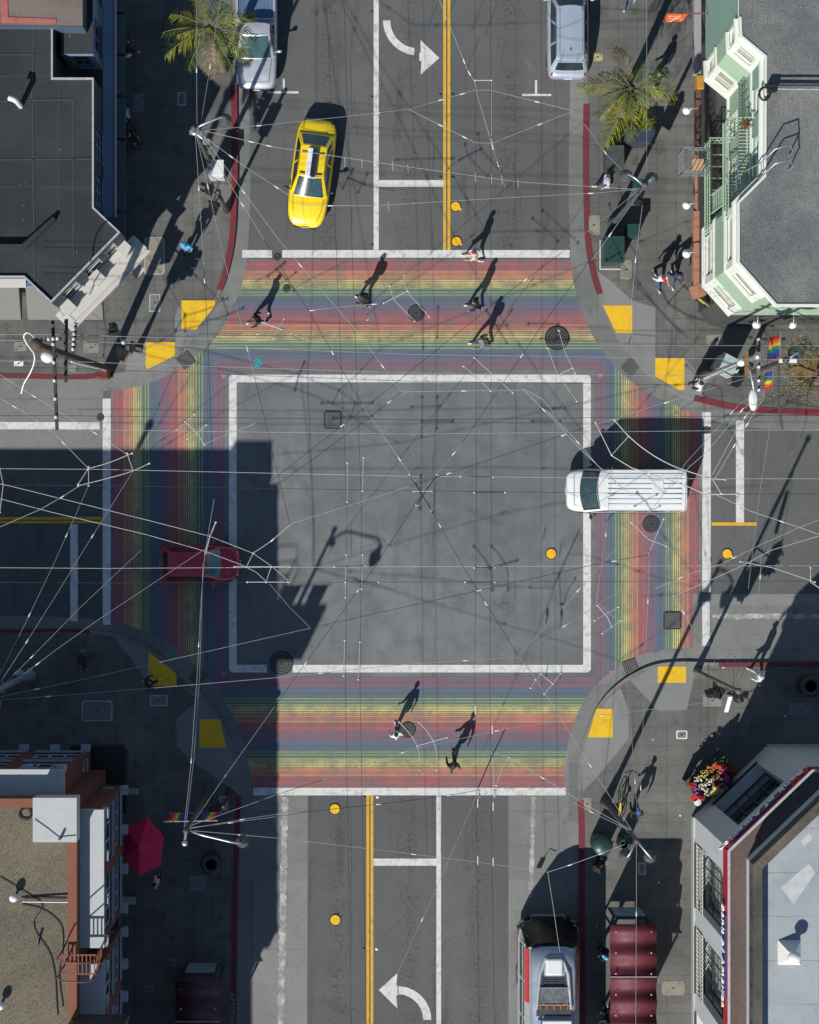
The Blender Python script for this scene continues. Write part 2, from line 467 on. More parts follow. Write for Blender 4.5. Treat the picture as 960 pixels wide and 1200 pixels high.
rect('w', 297, 923, 663, 932)
for x in (429.5, 434.3): rect('y', x, 932, x + 3.3, 1600)
rect('w', 511.5, 932, 517, 1600); rect('w', 437.8, 1006, 511.5, 1014.5)
rect('w', 120.5, 467, 130, 732); rect('w', -400, 494.5, 117, 503)
rect('y', -400, 605.8, 119.5, 609); rect('y', -400, 610.3, 119.5, 613.3)
rect('w', 82.5, 614.5, 91.5, 728)
rect('w', 823, 483, 833, 500); rect('w', 823, 508, 833, 694); rect('w', 862.5, 493, 872, 612); rect('y', 834, 612, 887, 616)
rect('w', 823, 705, 832, 757)
rect('w', 313, 107, 350, 109.6); rect('w', 331.5, 92, 334, 107)
rect('w', 612, 110, 646, 112.6); rect('w', 627, 94, 629.6, 110)
# ragged worn lines on the concrete bays
def ragged(x0, y0, x1, y1, w, seed):
    rg = random.Random(seed); n = int(math.hypot(x1 - x0, y1 - y0) / 4); 
    L_, R_ = [], []
    d = Vector((x1 - x0, y1 - y0)).normalized(); nn = Vector((-d.y, d.x))
    for i in range(n + 1):
        t = i / n; c = Vector((x0 + (x1 - x0) * t, y0 + (y1 - y0) * t))
        a = w * .5 * (1 + rg.uniform(-.45, .2)); b = w * .5 * (1 + rg.uniform(-.45, .2))
        L_.append(G(*(c - nn * a))); R_.append(G(*(c + nn * b)))
    ribbon(mk['o'], L_, R_, .012)
ragged(334, 934, 327, 1320, 8.5, 1); ragged(625, 934, 622.5, 1052, 5.5, 2); ragged(835, 722, 1200, 723, 6.5, 4)
# turn arrows
def arc(key, cx, cy, r0, r1, a0, a1, gaps=()):
    n = 18; l, rr_ = [], []
    for i in range(n + 1):
        a = R(a0 + (a1 - a0) * i / n)
        l.append(G(cx + r0 * math.cos(a), cy + r0 * math.sin(a))); rr_.append(G(cx + r1 * math.cos(a), cy + r1 * math.sin(a)))
    for i in range(n):
        if i in gaps: continue
        ribbon(mk[key], l[i:i + 2], rr_[i:i + 2], .012)
arc('w', 490, 24, 32.5, 41, 180, 97)                     # top: curls down to the right
mk['w'].sheet([tuple(G(*p)[:2]) for p in ((493, 47), (493, 62), (491.5, 62), (491.5, 71.5), (494, 71.5), (493, 87.5), (515, 68))], .012)
arc('w', 466, 1195, 30, 39.5, 270, 360)
mk['w'].sheet([tuple(G(*p)[:2]) for p in ((466, 1140), (464.5, 1155), (467, 1155), (467, 1166), (464.5, 1166), (466, 1182), (444, 1160))], .012)
for x, y, dx in ((262, 440, 1), (703, 440, -1), (262, 790, 1), (714, 788, -1)):
    mk['p'].sheet([tuple(G(*p)[:2]) for p in ((x - 4, y - 2), (x + 4, y - 2), (x, y + 4))], .012)
disc('t', 302, 425, 5); rect('t', 297, 424, 308, 427, .016)
disc('fd', 394, 1109, 5.5)
structure(mk['w'].build('road_marking', WHITE)); structure(mk['o'].build('worn_marking', WORN)); structure(mk['y'].build('centre_line', YELLOW))
structure(mk['p'].build('triangle_marking', PINK)); structure(mk['t'].build('spray_mark', TEAL)); structure(mk['fd'].build('faded_disc_marking', FADED))

# ---- concrete bays and gutter aprons
KERBS = {
 'tl': [(278, -400), (278, 100), (278, 235), (274, 290), (263, 335), (245, 372), (222, 400), (195, 424), (160, 438), (120, 443), (0, 443), (-500, 443)],
 'tr': [(684, -400), (684, 100), (684, 235), (688, 300), (698, 340), (712, 375), (733, 410), (760, 440), (795, 463), (830, 474), (870, 482), (910, 485), (1000, 487), (1500, 487)],
 'bl': [(-500, 738), (0, 738), (100, 738), (135, 742), (170, 756), (205, 780), (237, 812), (262, 848), (276, 885), (282, 915), (282, 940), (279.5, 1010), (277, 1200), (277, 1700)],
 'br': [(1500, 776), (900, 776), (830, 776), (800, 775), (765, 779), (735, 793), (705, 820), (688, 852), (679, 885), (677, 915), (678, 960), (678.5, 1050), (679, 1200), (679, 1700)]}
APRON = {
 'tl': [(292, -400), (292, 100), (292, 270), (288, 315), (276, 355), (256, 392), (226, 420), (192, 442), (157, 454), (124, 458), (0, 458), (-500, 458)],
 'tr': [(668, -400), (668, 100), (668, 280), (672, 330), (684, 372), (704, 408), (731, 440), (763, 462), (798, 478), (828, 490), (860, 498), (900, 503), (1000, 505), (1500, 505)],
 'bl': [(-500, 722), (0, 722), (110, 726), (150, 733), (185, 746), (220, 771), (254, 808), (277, 848), (289, 885), (295, 915), (296.5, 932), (297, 1010), (297, 1200), (297, 1700)],
 'br': [(1500, 758), (900, 758), (830, 758), (800, 760), (758, 765), (730, 778), (700, 801), (680, 830), (667, 865), (662, 900), (660, 932), (660, 1050), (660, 1200), (660, 1700)]}
FAR = {'tl': [(-500, -400)], 'tr': [(1500, -400)], 'bl': [(-500, 1700)], 'br': [(1500, 1700)]}
gut = MB()
KL = {}
for k in KERBS:
    kl = smooth_line([G(*p)[:2] + (0,) if False else (G(*p).x, G(*p).y, 0) for p in KERBS[k]], 6)
    al = smooth_line([(G(*p).x, G(*p).y, 0) for p in APRON[k]], 6)
    KL[k] = kl
    ribbon(gut, kl, al, .008)
structure(gut.build('gutter', GUTTER))
bay = MB()
def brect(x0, y0, x1, y1, z):
    a, b = G(x0, y1), G(x1, y0); bay.quad((a.x, a.y, z), (b.x, a.y, z), (b.x, b.y, z), (a.x, b.y, z))
bay.sheet(P2([(297, 932), (361, 932), (360, 1260), (357, 1700), (297, 1700)]), .006)
brect(596, 932, 660, 1700, .006); brect(-500, 455, 121, 526, .006); brect(812, 696, 1500, 760, .006)
structure(bay.build('parking_lane', BAYCON))

# ---- pavements with kerbs
for k, kl in KL.items():
    inner = offset_line(kl, {'tl': -.16, 'tr': .16, 'bl': -.16, 'br': .16}[k] * (1 if k in ('tl', 'tr') else 1))
    far = FAR[k]
    # decide which side is the pavement by distance to its far corner
    fc = G(*far[0]).xy
    if (Vector(inner[len(inner) // 2]) - fc).length > (kl[len(kl) // 2].xy - fc).length:
        inner = offset_line(kl, {'tl': .16, 'tr': -.16, 'bl': .16, 'br': -.16}[k])
    p = MB(); poly = [tuple(q[:2]) for q in inner] + [tuple(G(*q)[:2]) for q in far]
    p.prism(poly, -.05, .128, bottom=False)
    structure(p.build('pavement', PAVING_SPECK if k == 'br' else PAVING))
    kb = MB(); n = len(kl)
    top = [(q.x, q.y) for q in kl]
    ribbon(kb, top, inner, .135)
    for i in range(n - 1):
        a, b = top[i], top[i + 1]
        q = [(a[0], a[1], -.02), (b[0], b[1], -.02), (b[0], b[1], .135), (a[0], a[1], .135)]
        nrm = (Vector(q[1]) - Vector(q[0])).cross(Vector(q[2]) - Vector(q[1]))
        if nrm.dot(Vector((a[0], a[1], 0)) - Vector((fc.x, fc.y, 0))) < 0: q.reverse()
        kb.quad(*q)
        a, b = inner[i], inner[i + 1]
        q = [(a[0], a[1], .12), (b[0], b[1], .12), (b[0], b[1], .135), (a[0], a[1], .135)]
        kb.quad(*q)
    structure(kb.build('kerb', KERB))
    # red no-parking paint on the kerb
    def red(y0, y1, axis=1, w=.26):
        sel = [i for i in range(n) if y0 <= ((NY - top[i][1] / PX) if axis else (NX + top[i][0] / PX)) <= y1]
        if len(sel) < 2: return
        rp = MB(); l = [kl[i] for i in range(sel[0], sel[-1] + 1)]
        side = offset_line(l, w); s2 = offset_line(l, -w)
        inn = side if (Vector(side[len(l) // 2]) - fc).length < (Vector(s2[len(l) // 2]) - fc).length else s2
        s = -1 if inn is s2 else 1
        out = offset_line(l, -s * .006)
        ribbon(rp, out, inn, .142)
        for i in range(len(l) - 1):
            a, b = out[i], out[i + 1]
            q = [(a[0], a[1], .0), (b[0], b[1], .0), (b[0], b[1], .142), (a[0], a[1], .142)]
            nrm = (Vector(q[1]) - Vector(q[0])).cross(Vector(q[2]) - Vector(q[1]))
            if nrm.dot(Vector((a[0] - fc.x, a[1] - fc.y, 0))) < 0: q.reverse()
            rp.quad(*q)
        structure(rp.build('kerb_paint', REDP))
    if k == 'tl': red(96, 345); red(-500, 138, 0, .2)
    if k == 'tr': red(-100, 60); red(104, 348); red(812, 1300, 0, .26)
    if k == 'bl': red(930, 1500, 1, .22); red(-400, 110, 0, .14)
    if k == 'br': red(930, 1600, 1, .26); red(838, 1300, 0, .2)
# densify straight runs of the red paint is not needed: kerb points are every few metres

# ---- kerb ramps (lighter aprons of new concrete let into the pavement)
rp = MB()
for poly in ([(213, 352), (252, 352), (252, 362), (232, 392), (205, 419), (178, 436), (150, 438), (166, 420), (171, 401), (205, 401), (213, 386)],
             [(692, 312), (741, 352), (768, 360), (768, 395), (741, 395), (741, 390), (768, 419), (802, 419), (830, 440), (826, 470), (792, 460), (757, 436), (732, 408), (712, 373), (699, 342)],
             [(131, 745), (174, 764), (174, 804), (207, 804), (213, 800), (234, 826), (207, 845), (207, 877), (228, 894), (272, 930), (281, 915), (274, 885), (260, 848), (235, 812), (203, 780), (168, 757)],
             [(805, 800), (822, 832), (771, 833), (771, 805), (737, 796), (727, 805), (737, 832), (736, 865), (689, 865), (683, 930), (680, 886), (690, 853), (707, 821), (736, 795), (766, 781), (800, 777), (815, 778)]):
    pass
def ramp_sheet(poly, z=.131): rp.sheet(P2(poly, .13), z)
ramp_sheet([(232, 392), (248, 366), (252, 352), (213, 352), (205, 372), (206, 401), (171, 401), (150, 418), (146, 438), (176, 432), (205, 416)])
ramp_sheet([(690, 310), (712, 326), (741, 352), (768, 360), (768, 392), (741, 391), (734, 404), (714, 373), (700, 340)])
ramp_sheet([(768, 395), (768, 419), (802, 419), (820, 440), (826, 470), (795, 459), (762, 436), (736, 408), (741, 392)], .1325)
ramp_sheet([(131, 743), (168, 758), (203, 782), (207, 804), (174, 804), (174, 800)])
ramp_sheet([(209, 802), (233, 814), (259, 850), (273, 886), (279, 930), (228, 894), (207, 874), (207, 842), (234, 820)])
ramp_sheet([(683, 928), (681, 886), (691, 854), (710, 822), (727, 806), (737, 832), (737, 865), (700, 910)])
ramp_sheet([(738, 797), (766, 782), (800, 778), (816, 778), (812, 800), (805, 832), (771, 833), (752, 812)])
structure(rp.build('kerb_ramp', RAMP))
# ================================================================ common materials
STEEL = M('galvanised steel', (.40, .42, .43), .42, .7, .2, 6)
DSTEEL = M('dark painted steel', (.05, .055, .06), .5, .3, .25, 6)
BLACK = M('black plastic', (.012, .012, .014), .5, 0, .3, 8)
RUBBER = M('tyre rubber', (.014, .014, .015), .85, 0, .2, 10)
CHROME = M('bright metal', (.6, .62, .63), .22, .9, .1, 6)
PORC = M('white porcelain', (.68, .68, .66), .3, 0, .08, 10)
WOOD = M('weathered wood', (.075, .055, .04), .85, 0, .4, 5)
GREENP = M('dark green enamel', (.016, .05, .044), .4, 0, .3, 6)
GLASS = glass('dark window glass')
WINDSHIELD = glass('windscreen glass', (.02, .045, .05), .13)
WHITEP = M('white enamel', (.66, .67, .67), .3, 0, .08, 4, .05, coat=.5)
LAMPGLASS = M('frosted lamp glass', (.62, .62, .58), .25, 0, .06, 8)
REDLENS = M('red lens', (.35, .01, .012), .15, 0, .1, 8)
CLEARLENS = M('clear lens', (.6, .63, .65), .1, .2, .1, 8)
CONCW = M('pale concrete', (.34, .34, .32), .8, 0, .25, 3)

# ================================================================ vehicles (local axes: +Y forwards, Z up, ground at 0)
def superell(t, n=2.6):
    c, s = math.cos(t), math.sin(t)
    return math.copysign(abs(c) ** (2 / n), c), math.copysign(abs(s) ** (2 / n), s)
def car_body(st, name, mat, root):
    "st: stations (y, half width, bottom z, top z at the centre line)"
    mb = MB(); prof = 15; vs = []; fs = []
    for y, w, zb, zt in st:
        h = zt - zb
        ring_ = [(0, zb), (.7 * w, zb), (.93 * w, zb + .1 * h), (.995 * w, zb + .3 * h), (1. * w, zb + .5 * h), (.975 * w, zb + .74 * h), (.91 * w, zb + .87 * h), (.77 * w, zb + .935 * h), (.42 * w, zt - .025 * h), (0, zt)]
        full = ring_ + [(-x, z) for x, z in reversed(ring_[1:-1])]
        vs += [(x, y, z) for x, z in full]; prof = len(full)
    for i in range(len(st) - 1):
        for j in range(prof):
            a = i * prof + j; b = i * prof + (j + 1) % prof
            fs.append((a, a + prof, b + prof, b))
    fs.append(tuple(range(prof))); fs.append(tuple(reversed(range((len(st) - 1) * prof, len(st) * prof))))
    mb.add(vs, fs, 0, True)
    return mb.build(name, mat, root, merge=True, sub=1)
def bil(q, u, v, bulge=0.):
    a, b, c, d = q
    p = a * (1 - u) * (1 - v) + b * u * (1 - v) + c * u * v + d * (1 - u) * v
    n = (b - a).cross(d - a).normalized()
    return p + n * bulge * 4 * u * (1 - u) * (1 if bulge else 0), n
def patch(mb, q, u0, u1, v0, v1, bulge, off, nu=8, nv=4, mi=0):
    q = [Vector(x) for x in q]
    def fn(i, j):
        p, n = bil(q, u0 + (u1 - u0) * i, v0 + (v1 - v0) * j, bulge)
        return p + n * off
    mb.grid(fn, nu, nv, mi)
def wheel(root, x, y, r, w):
    t = MB(); n = 20
    s = 1 if x > 0 else -1
    prof = [(r * .62, -w / 2), (r * .93, -w / 2), (r, -w * .32), (r, w * .32), (r * .93, w / 2), (r * .62, w / 2)]
    vs = []; fs = []
    for pr, pz in prof:
        for j in range(n):
            a = 2 * math.pi * j / n; vs.append((x + pz, y + pr * math.cos(a), r + pr * math.sin(a)))
    for i in range(len(prof) - 1):
        for j in range(n):
            a = i * n + j; b = i * n + (j + 1) % n; fs.append((a, b, b + n, a + n))
    t.add(vs, fs, 0, True)
    wo = t.build('wheel', RUBBER, root)
    h = MB(); xx = x + s * w * .3
    vs = [(xx, y, r)] + [(xx, y + r * .63 * math.cos(2 * math.pi * j / n), r + r * .63 * math.sin(2 * math.pi * j / n)) for j in range(n)]
    h.add(vs, [(0, 1 + j, 1 + (j + 1) % n) if s > 0 else (0, 1 + (j + 1) % n, 1 + j) for j in range(n)])
    for k in range(5):
        a = 2 * math.pi * k / 5; h.beam((xx + s * .01, y, r), (xx + s * .01, y + r * .6 * math.cos(a), r + r * .6 * math.sin(a)), .05, .02)
    h.build('rim', CHROME, wo)
def make_car(name, label, cat, loc, rz, paintm, st, cab, wheels, rack=None, mirrors=True, lamps=True, plate=True, seams=(), group=None, rear_glass=True, tail_w=None):
    """cab: dict(f=y of windscreen base, fr=y roof front, rr=y roof rear, r=y rear glass base, wb belt half width, wr roof half width, zb belt, zr roof, zf=z at screen base, zrr=z at rear base)"""
    root = thing(name, label, cat, loc, rz, group)
    car_body(st, 'body', paintm, root)
    c = cab; wb, wr = c['wb'], c['wr']; zf, zrr, zr = c['zf'], c['zrr'], c['zr']
    F = [(wb, c['f'], zf), (-wb, c['f'], zf), (-wr, c['fr'], zr), (wr, c['fr'], zr)]
    B = [(-wb, c['r'], zrr), (wb, c['r'], zrr), (wr, c['rr'], zr), (-wr, c['rr'], zr)]
    Rt = [(wb, c['r'], zrr), (wb, c['f'], zf), (wr, c['fr'], zr), (wr, c['rr'], zr)]
    Lt = [(-wb, c['f'], zf), (-wb, c['r'], zrr), (-wr, c['rr'], zr), (-wr, c['fr'], zr)]
    # painted cabin shell: pillars and roof in one skin
    cm = MB(); bf, bb, bs = c.get('bf', .10), c.get('bb', .06), .025
    patch(cm, F, 0, 1, 0, 1, bf, 0); patch(cm, B, 0, 1, 0, 1, bb, 0); patch(cm, Rt, 0, 1, 0, 1, bs, 0); patch(cm, Lt, 0, 1, 0, 1, bs, 0)
    nu, nv = 8, 8
    def roof(i, j):
        x = wr * (2 * i - 1)
        y0 = c['rr'] - bb * 4 * i * (1 - i) * .9; y1 = c['fr'] + bf * 4 * i * (1 - i) * .9
        y = y0 + (y1 - y0) * j
        return Vector((x, y, zr + .055 * (1 - (2 * i - 1) ** 2) * (1 - .5 * (2 * j - 1) ** 2) + .0))
    cm.grid(roof, nu, nv)
    cm.build('roof', c.get('roofmat', paintm), root, merge=True)
    for nm, q, b_, (u0, u1, v0, v1) in (('windscreen', F, bf, (.07, .93, .04, .93)), ('rear_window', B, bb, (.09, .91, .12, .9)), ('side_window', Rt, bs, (.05, .95, .08, .90)), ('side_window', Lt, bs, (.05, .95, .08, .90))):
        if nm == 'rear_window' and not rear_glass: continue
        if nm == 'windscreen' and c.get('seal'):
            sl = MB(); patch(sl, q, .03, .97, .0, .985, b_, .004, 10, 4); sl.build('windscreen_seal', BLACK, root)
        w = MB(); patch(w, q, u0, u1, v0, v1, b_, .008, 10, 4)
        wo = w.build(nm, c.get('wsmat', WINDSHIELD) if nm == 'windscreen' else GLASS, root)
        if nm == 'side_window':
            for uu in c.get('pillars', (.5,)):
                pm = MB(); u = uu if q is Rt else 1 - uu
                patch(pm, q, u - .02, u + .02, .08, .9, b_, .013, 1, 2); pm.build('pillar', paintm, wo)
    for x, y, r, w in wheels: wheel(root, x, y, r, w)
    yf, wf, zbf, ztf = st[-1]; yb, wbk, zbb, ztb = st[0]
    if mirrors:
        for s in (-1, 1):
            mm = MB(); mm.ell((s * (wb + .24), c['f'] - .28, zf + .1), (.12, .075, .085), 10, 6); mm.beam((s * (wb - .0), c['f'] - .25, zf + .02), (s * (wb + .18), c['f'] - .27, zf + .06), .05)
            mm.build('wing_mirror', c.get('mirrormat', paintm), root)
    if lamps:
        f2 = st[-2]; b2 = st[1]
        for s in (-1, 1):
            h = MB(); h.ell((s * f2[1] * .70, f2[0] - .16, f2[2] + (f2[3] - f2[2]) * .80), (.15, .2, .075), 12, 8, rot=Matrix.Rotation(R(s * -25), 3, 'Z')); h.build('headlight', CLEARLENS, root)
            h = MB(); h.ell((s * b2[1] * .82, b2[0] + .10, b2[2] + (b2[3] - b2[2]) * .72), (.10, .13, .14), 10, 6); h.build('tail_light', REDLENS, root)
    if plate:
        p = MB(); p.box(0, yf + .012, zbf + .22, .34, .02, .12); p.build('number_plate', WHITEP, root)
        p = MB(); p.box(0, yb - .012, zbb + .3, .34, .02, .12); p.build('number_plate', WHITEP, root)
    return root
def seam_strip(root, pts, w=.012, nm='panel_gap'):
    m = MB()
    for i in range(len(pts) - 1): m.beam(pts[i], pts[i + 1], w, .008)
    m.build(nm, BLACK, root)

def carpaint(name, col, metal=.0, rough=.28):
    return M(name, col, rough, metal, .06, 2.5, 0, coat=.8)
# --- yellow taxi
YEL = carpaint('taxi yellow paint', (.80, .57, .008), 0, .3)
taxi_st = [(-2.42, .54, .34, .70), (-2.32, .74, .25, .88), (-2.0, .88, .2, .98), (-1.4, .915, .18, 1.0), (0, .92, .17, .98), (.9, .92, .18, .985), (1.5, .90, .2, .93), (2.02, .82, .22, .80), (2.30, .64, .27, .66), (2.43, .40, .33, .54)]
p = G(366, 206); a = R(-90 - 6.8)
taxi = make_car('taxi', 'yellow taxi with a rooftop advertising sign driving on the empty lane', 'taxi', (p.x, p.y, 0), R(180 - 7.5), YEL, taxi_st,
    dict(f=1.12, fr=.26, rr=-1.02, r=-1.66, wb=.80, wr=.57, zb=.97, zr=1.43, zf=.96, zrr=1.0, mirrormat=BLACK), [(s * .80, y, .32, .22) for s in (-1, 1) for y in (-1.42, 1.45)])
m = MB(); m.prism([(-.24, -.94), (.24, -.94), (.24, .40), (-.24, .40)], 1.49, 1.52, 0)
m.beam((.11, -.9, 1.60), (.11, .36, 1.60), .20, .2); sg = m.build('roof_sign', WHITEP, taxi, bevel=.02)
m = MB(); m.beam((-.11, -.9, 1.595), (-.11, .36, 1.595), .17, .2); m.build('sign_panel', M('dark sign panel', (.02, .022, .03), .3), sg)
for yy in (-.72, .2):
    m = MB(); m.beam((-.5, yy, 1.50), (.5, yy, 1.50), .035); m.build('roof_rail', BLACK, taxi)
seam_strip(taxi, [(-.72, 1.02, .972), (-.62, 1.8, .91), (-.5, 2.2, .80)]); seam_strip(taxi, [(.72, 1.02, .972), (.62, 1.8, .91), (.5, 2.2, .80)])
seam_strip(taxi, [(-.76, -1.78, 1.003), (.76, -1.78, 1.003)]); seam_strip(taxi, [(-.12, -2.2, .985), (.12, -2.2, .985)])
m = MB(); m.box(0, 2.43, .42, 1.0, .06, .12); m.build('grille', BLACK, taxi, bevel=.015)
# --- red hatchback
REDC = carpaint('dark red metallic paint', (.46, .012, .045), .05, .3)
hatch_st = [(-1.78, .60, .32, .78), (-1.72, .74, .25, .9), (-1.45, .82, .2, .95), (-.8, .825, .18, .94), (.4, .825, .18, .92), (.95, .82, .2, .90), (1.4, .77, .22, .82), (1.68, .64, .27, .70), (1.78, .46, .33, .6)]
p = G(234.5, 660.5, .7)
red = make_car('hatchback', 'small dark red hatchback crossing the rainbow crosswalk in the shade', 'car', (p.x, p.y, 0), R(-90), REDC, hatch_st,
    dict(f=.90, fr=.26, rr=-1.30, r=-1.66, wb=.73, wr=.55, zb=.93, zr=1.46, zf=.91, zrr=.98, wsmat=glass('sky tint windscreen', (.055, .12, .15), .1), pillars=(.45,)), [(s * .71, y, .29, .19) for s in (-1, 1) for y in (-1.12, 1.15)])  # reflected sky painted into the windscreen's base colour
seam_strip(red, [(-.6, .93, .90), (-.56, 1.4, .80), (0, 1.62, .76), (.56, 1.4, .80), (.6, .93, .90)])
m = MB(); m.box(0, 1.745, .40, .8, .05, .14); m.build('grille', BLACK, red, bevel=.015)
m = MB(); m.tube([(.3, -.9, 1.5), (.3, -1.0, 1.68)], .008, 5); m.build('aerial', BLACK, red)
# --- silver pickup
SILV = carpaint('silver metallic paint', (.48, .51, .56), .4, .33)
pick_st = [(-2.75, .80, .45, .98), (-2.70, .90, .4, 1.02), (-2.2, .94, .36, 1.03), (-.9, .95, .34, 1.04), (.6, .95, .33, 1.05), (1.2, .945, .34, 1.04), (2.0, .92, .36, .97), (2.45, .84, .4, .86), (2.68, .66, .44, .74)]
p = G(301.5, 40); 
pick = make_car('pickup_truck', 'silver pickup truck parked at the kerb under the upper left palm', 'pickup', (p.x, p.y, 0), R(180), SILV, pick_st,
    dict(f=1.36, fr=.46, rr=.02, r=-.18, wb=.82, wr=.66, zb=1.03, zr=1.72, zf=1.04, zrr=1.04, pillars=(.97,)), [(s * .82, y, .37, .25) for s in (-1, 1) for y in (-1.65, 1.7)])
BED = M('ribbed blue grey bed liner', (.10, .16, .27), .55, .2, .15, 4)
m = MB(); m.box(0, -1.5, 1.055, 1.55, 2.3, .02)
for i in range(9): m.box(-.7 + i * .175, -1.5, 1.072, .05, 2.26, .02)
bed = m.build('cargo_bed', BED, pick)
m = MB()
for s in (-1, 1): m.box(s * .82, -1.5, 1.09, .1, 2.4, .1)
m.box(0, -.36, 1.09, 1.6, .08, .12); m.box(0, -2.68, 1.09, 1.6, .08, .1); m.build('bed_rail', SILV, pick, bevel=.02)
seam_strip(pick, [(-.7, 1.3, 1.043), (-.56, 2.4, .92), (.56, 2.4, .92), (.7, 1.3, 1.043)])
m = MB(); m.box(0, 2.66, .62, 1.1, .06, .16); m.build('grille', BLACK, pick, bevel=.02)
# --- silver minivan (seen from behind)
mini_st = [(-2.38, .70, .36, .86), (-2.28, .86, .28, .98), (-1.9, .925, .23, 1.03), (-1, .935, .2, 1.03), (.4, .935, .2, 1.02), (1.2, .93, .22, 1.0), (1.9, .88, .24, .9), (2.25, .74, .3, .76), (2.36, .55, .36, .66)]
p = G(663.5, 35)
SILV_SKY = carpaint('silver paint with sky tint', (.42, .48, .58), .35, .33)  # blue of the reflected sky mixed into the silver base colour
mini = make_car('minivan', 'silver minivan parked at the right kerb below a shop front', 'car', (p.x, p.y, 0), 0, SILV_SKY, mini_st,
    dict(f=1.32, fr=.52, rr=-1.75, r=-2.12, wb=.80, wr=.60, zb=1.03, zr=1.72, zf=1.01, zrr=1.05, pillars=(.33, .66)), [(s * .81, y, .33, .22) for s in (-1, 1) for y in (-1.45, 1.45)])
for s in (-1, 1):
    m = MB(); m.beam((s * .5, -1.6, 1.775), (s * .5, .4, 1.775), .035, .03); m.build('roof_rail', SILV_SKY, mini)
m = MB(); m.ell((0, -1.35, 1.79), (.03, .08, .035), 8, 5); m.build('aerial', BLACK, mini)
m = MB(); m.box(0, -1.84, 1.70, 1.1, .16, .03); m.build('spoiler', SILV_SKY, mini, bevel=.012)
# --- white cargo van
VANW = carpaint('white van paint', (.66, .68, .69), 0, .32)
def scuffed(name, col):
    m, nt, b = _new(name); co = coords(nt); mp = N(nt, 'ShaderNodeMapping'); mp.inputs['Scale'].default_value = (1, .45, 1); nt.links.new(co, mp.inputs[0])
    n1 = noise(nt, mp.outputs[0], 5.5, 7, .75, 1.2); n2 = noise(nt, co, 1.1, 3)
    k = math_(nt, 'MULTIPLY', ramp(nt, n1, .60, .68), ramp(nt, n2, .42, .62))
    c = mixc(nt, math_(nt, 'MULTIPLY', k, .75), mixc(nt, ramp(nt, n2, .3, .7, 0, .25), col, tuple(x * .8 for x in col)), (.20, .19, .17))
    nt.links.new(c, b.inputs['Base Color']); b.inputs['Roughness'].default_value = .4; return m
VANR = scuffed('scuffed white van roof', (.66, .68, .69))
van_st = [(-2.62, .92, .4, 1.2), (-2.58, .985, .34, 1.25), (-2.2, 1.0, .3, 1.25), (0, 1.0, .28, 1.24), (1.2, 1.0, .28, 1.2), (1.72, .985, .3, 1.14), (2.3, .93, .33, 1.02), (2.54, .80, .38, .9), (2.62, .62, .42, .8)]
p = G(734, 574.5, 1.2)
van = make_car('cargo_van', 'long white cargo van crossing the right side of the intersection', 'van', (p.x, p.y, 0), R(90), VANW, van_st,
    dict(f=1.86, fr=1.22, rr=-2.52, r=-2.58, wb=.95, wr=.88, zb=1.2, zr=2.02, zf=1.14, zrr=1.2, pillars=(.2, .4, .6, .8), bf=.26, bb=.03, mirrormat=BLACK, roofmat=VANR, seal=1), [(s * .87, y, .36, .25) for s in (-1, 1) for y in (-1.6, 1.65)])
m = MB()
for i in range(7): m.beam((-.66 + .22 * i, -2.3, 2.06 + .035 * (1 - (i - 3) ** 2 / 9)), (-.66 + .22 * i, .95, 2.06 + .035 * (1 - (i - 3) ** 2 / 9)), .10, .012)
m.build('roof_rib', VANR, van, bevel=.01)
m = MB(); m.box(.12, -1.25, 2.092, .62, .5, .035); m.build('roof_vent', VANW, van, bevel=.012)
seam_strip(van, [(-.86, 1.9, 1.14), (-.7, 2.3, 1.035), (.7, 2.3, 1.035), (.86, 1.9, 1.14)])
for s in (-1, 1):
    m = MB(); m.box(s * 1.012, -.35, .62, .03, 4.0, .06); m.build('side_moulding', BLACK, van)
    m = MB(); m.beam((s * .25, 1.97, 1.10), (s * .7, 1.80, 1.22), .02); m.build('wiper', BLACK, van)
m = MB(); m.box(0, -2.64, .5, 1.8, .1, .18); m.build('bumper', DSTEEL, van, bevel=.03)
# --- city bus, front at the top, runs out of the picture at the bottom
BUSG = M('blue grey bus roof paint', (.30, .35, .43), .3, .2, .14, 2, 0, coat=.5)
BUSR = carpaint('bus red paint', (.50, .012, .02), 0, .3)
BUSS = M('silver bus side', (.42, .45, .46), .35, .2, .1, 3, 0)
p = G(640, 1075)
bus = thing('city_bus', 'silver and red trolley bus pulling up at the right kerb', 'bus', (p.x, p.y, 0), 0)
Lb = 12.2; W2 = 1.36
def bsec(y, nose=0):     # cross-section of the body: tumblehome above the window line
    return [(W2 - nose, .32), (W2 - nose * .8, 1.25), (W2 - .05 - nose, 1.3), (W2 - .17 - nose, 2.35), (W2 - .36 - nose, 2.75), (W2 - .46 - nose, 2.98), (.5, 3.06)]
m = MB(); ys = [(-.0, .3, .0), (-.12, .08, 0), (-.6, 0, 0), (-Lb + .2, 0, 0), (-Lb, .2, 0)]
vs = []; fs = []
for y, ns, _ in ys:
    s = bsec(y, ns); full = s + [(-x, z) for x, z in reversed(s)]; k = len(full)
    for x, z in full:
        yy = y - (max(0, z - 1.15) * .30 if y > -.5 else 0)
        vs.append((x, yy, z))
for i in range(len(ys) - 1):
    for j in range(k):
        a, b = i * k + j, i * k + (j + 1) % k; fs.append((a, a + k, b + k, b))
fs.append(tuple(range(k))); fs.append(tuple(reversed(range((len(ys) - 1) * k, len(ys) * k))))
m.add(vs, fs, 0, False)
m.build('body', BUSS, bus, merge=True, bevel=.04)
m = MB()      # smooth roof cap with swept shoulders
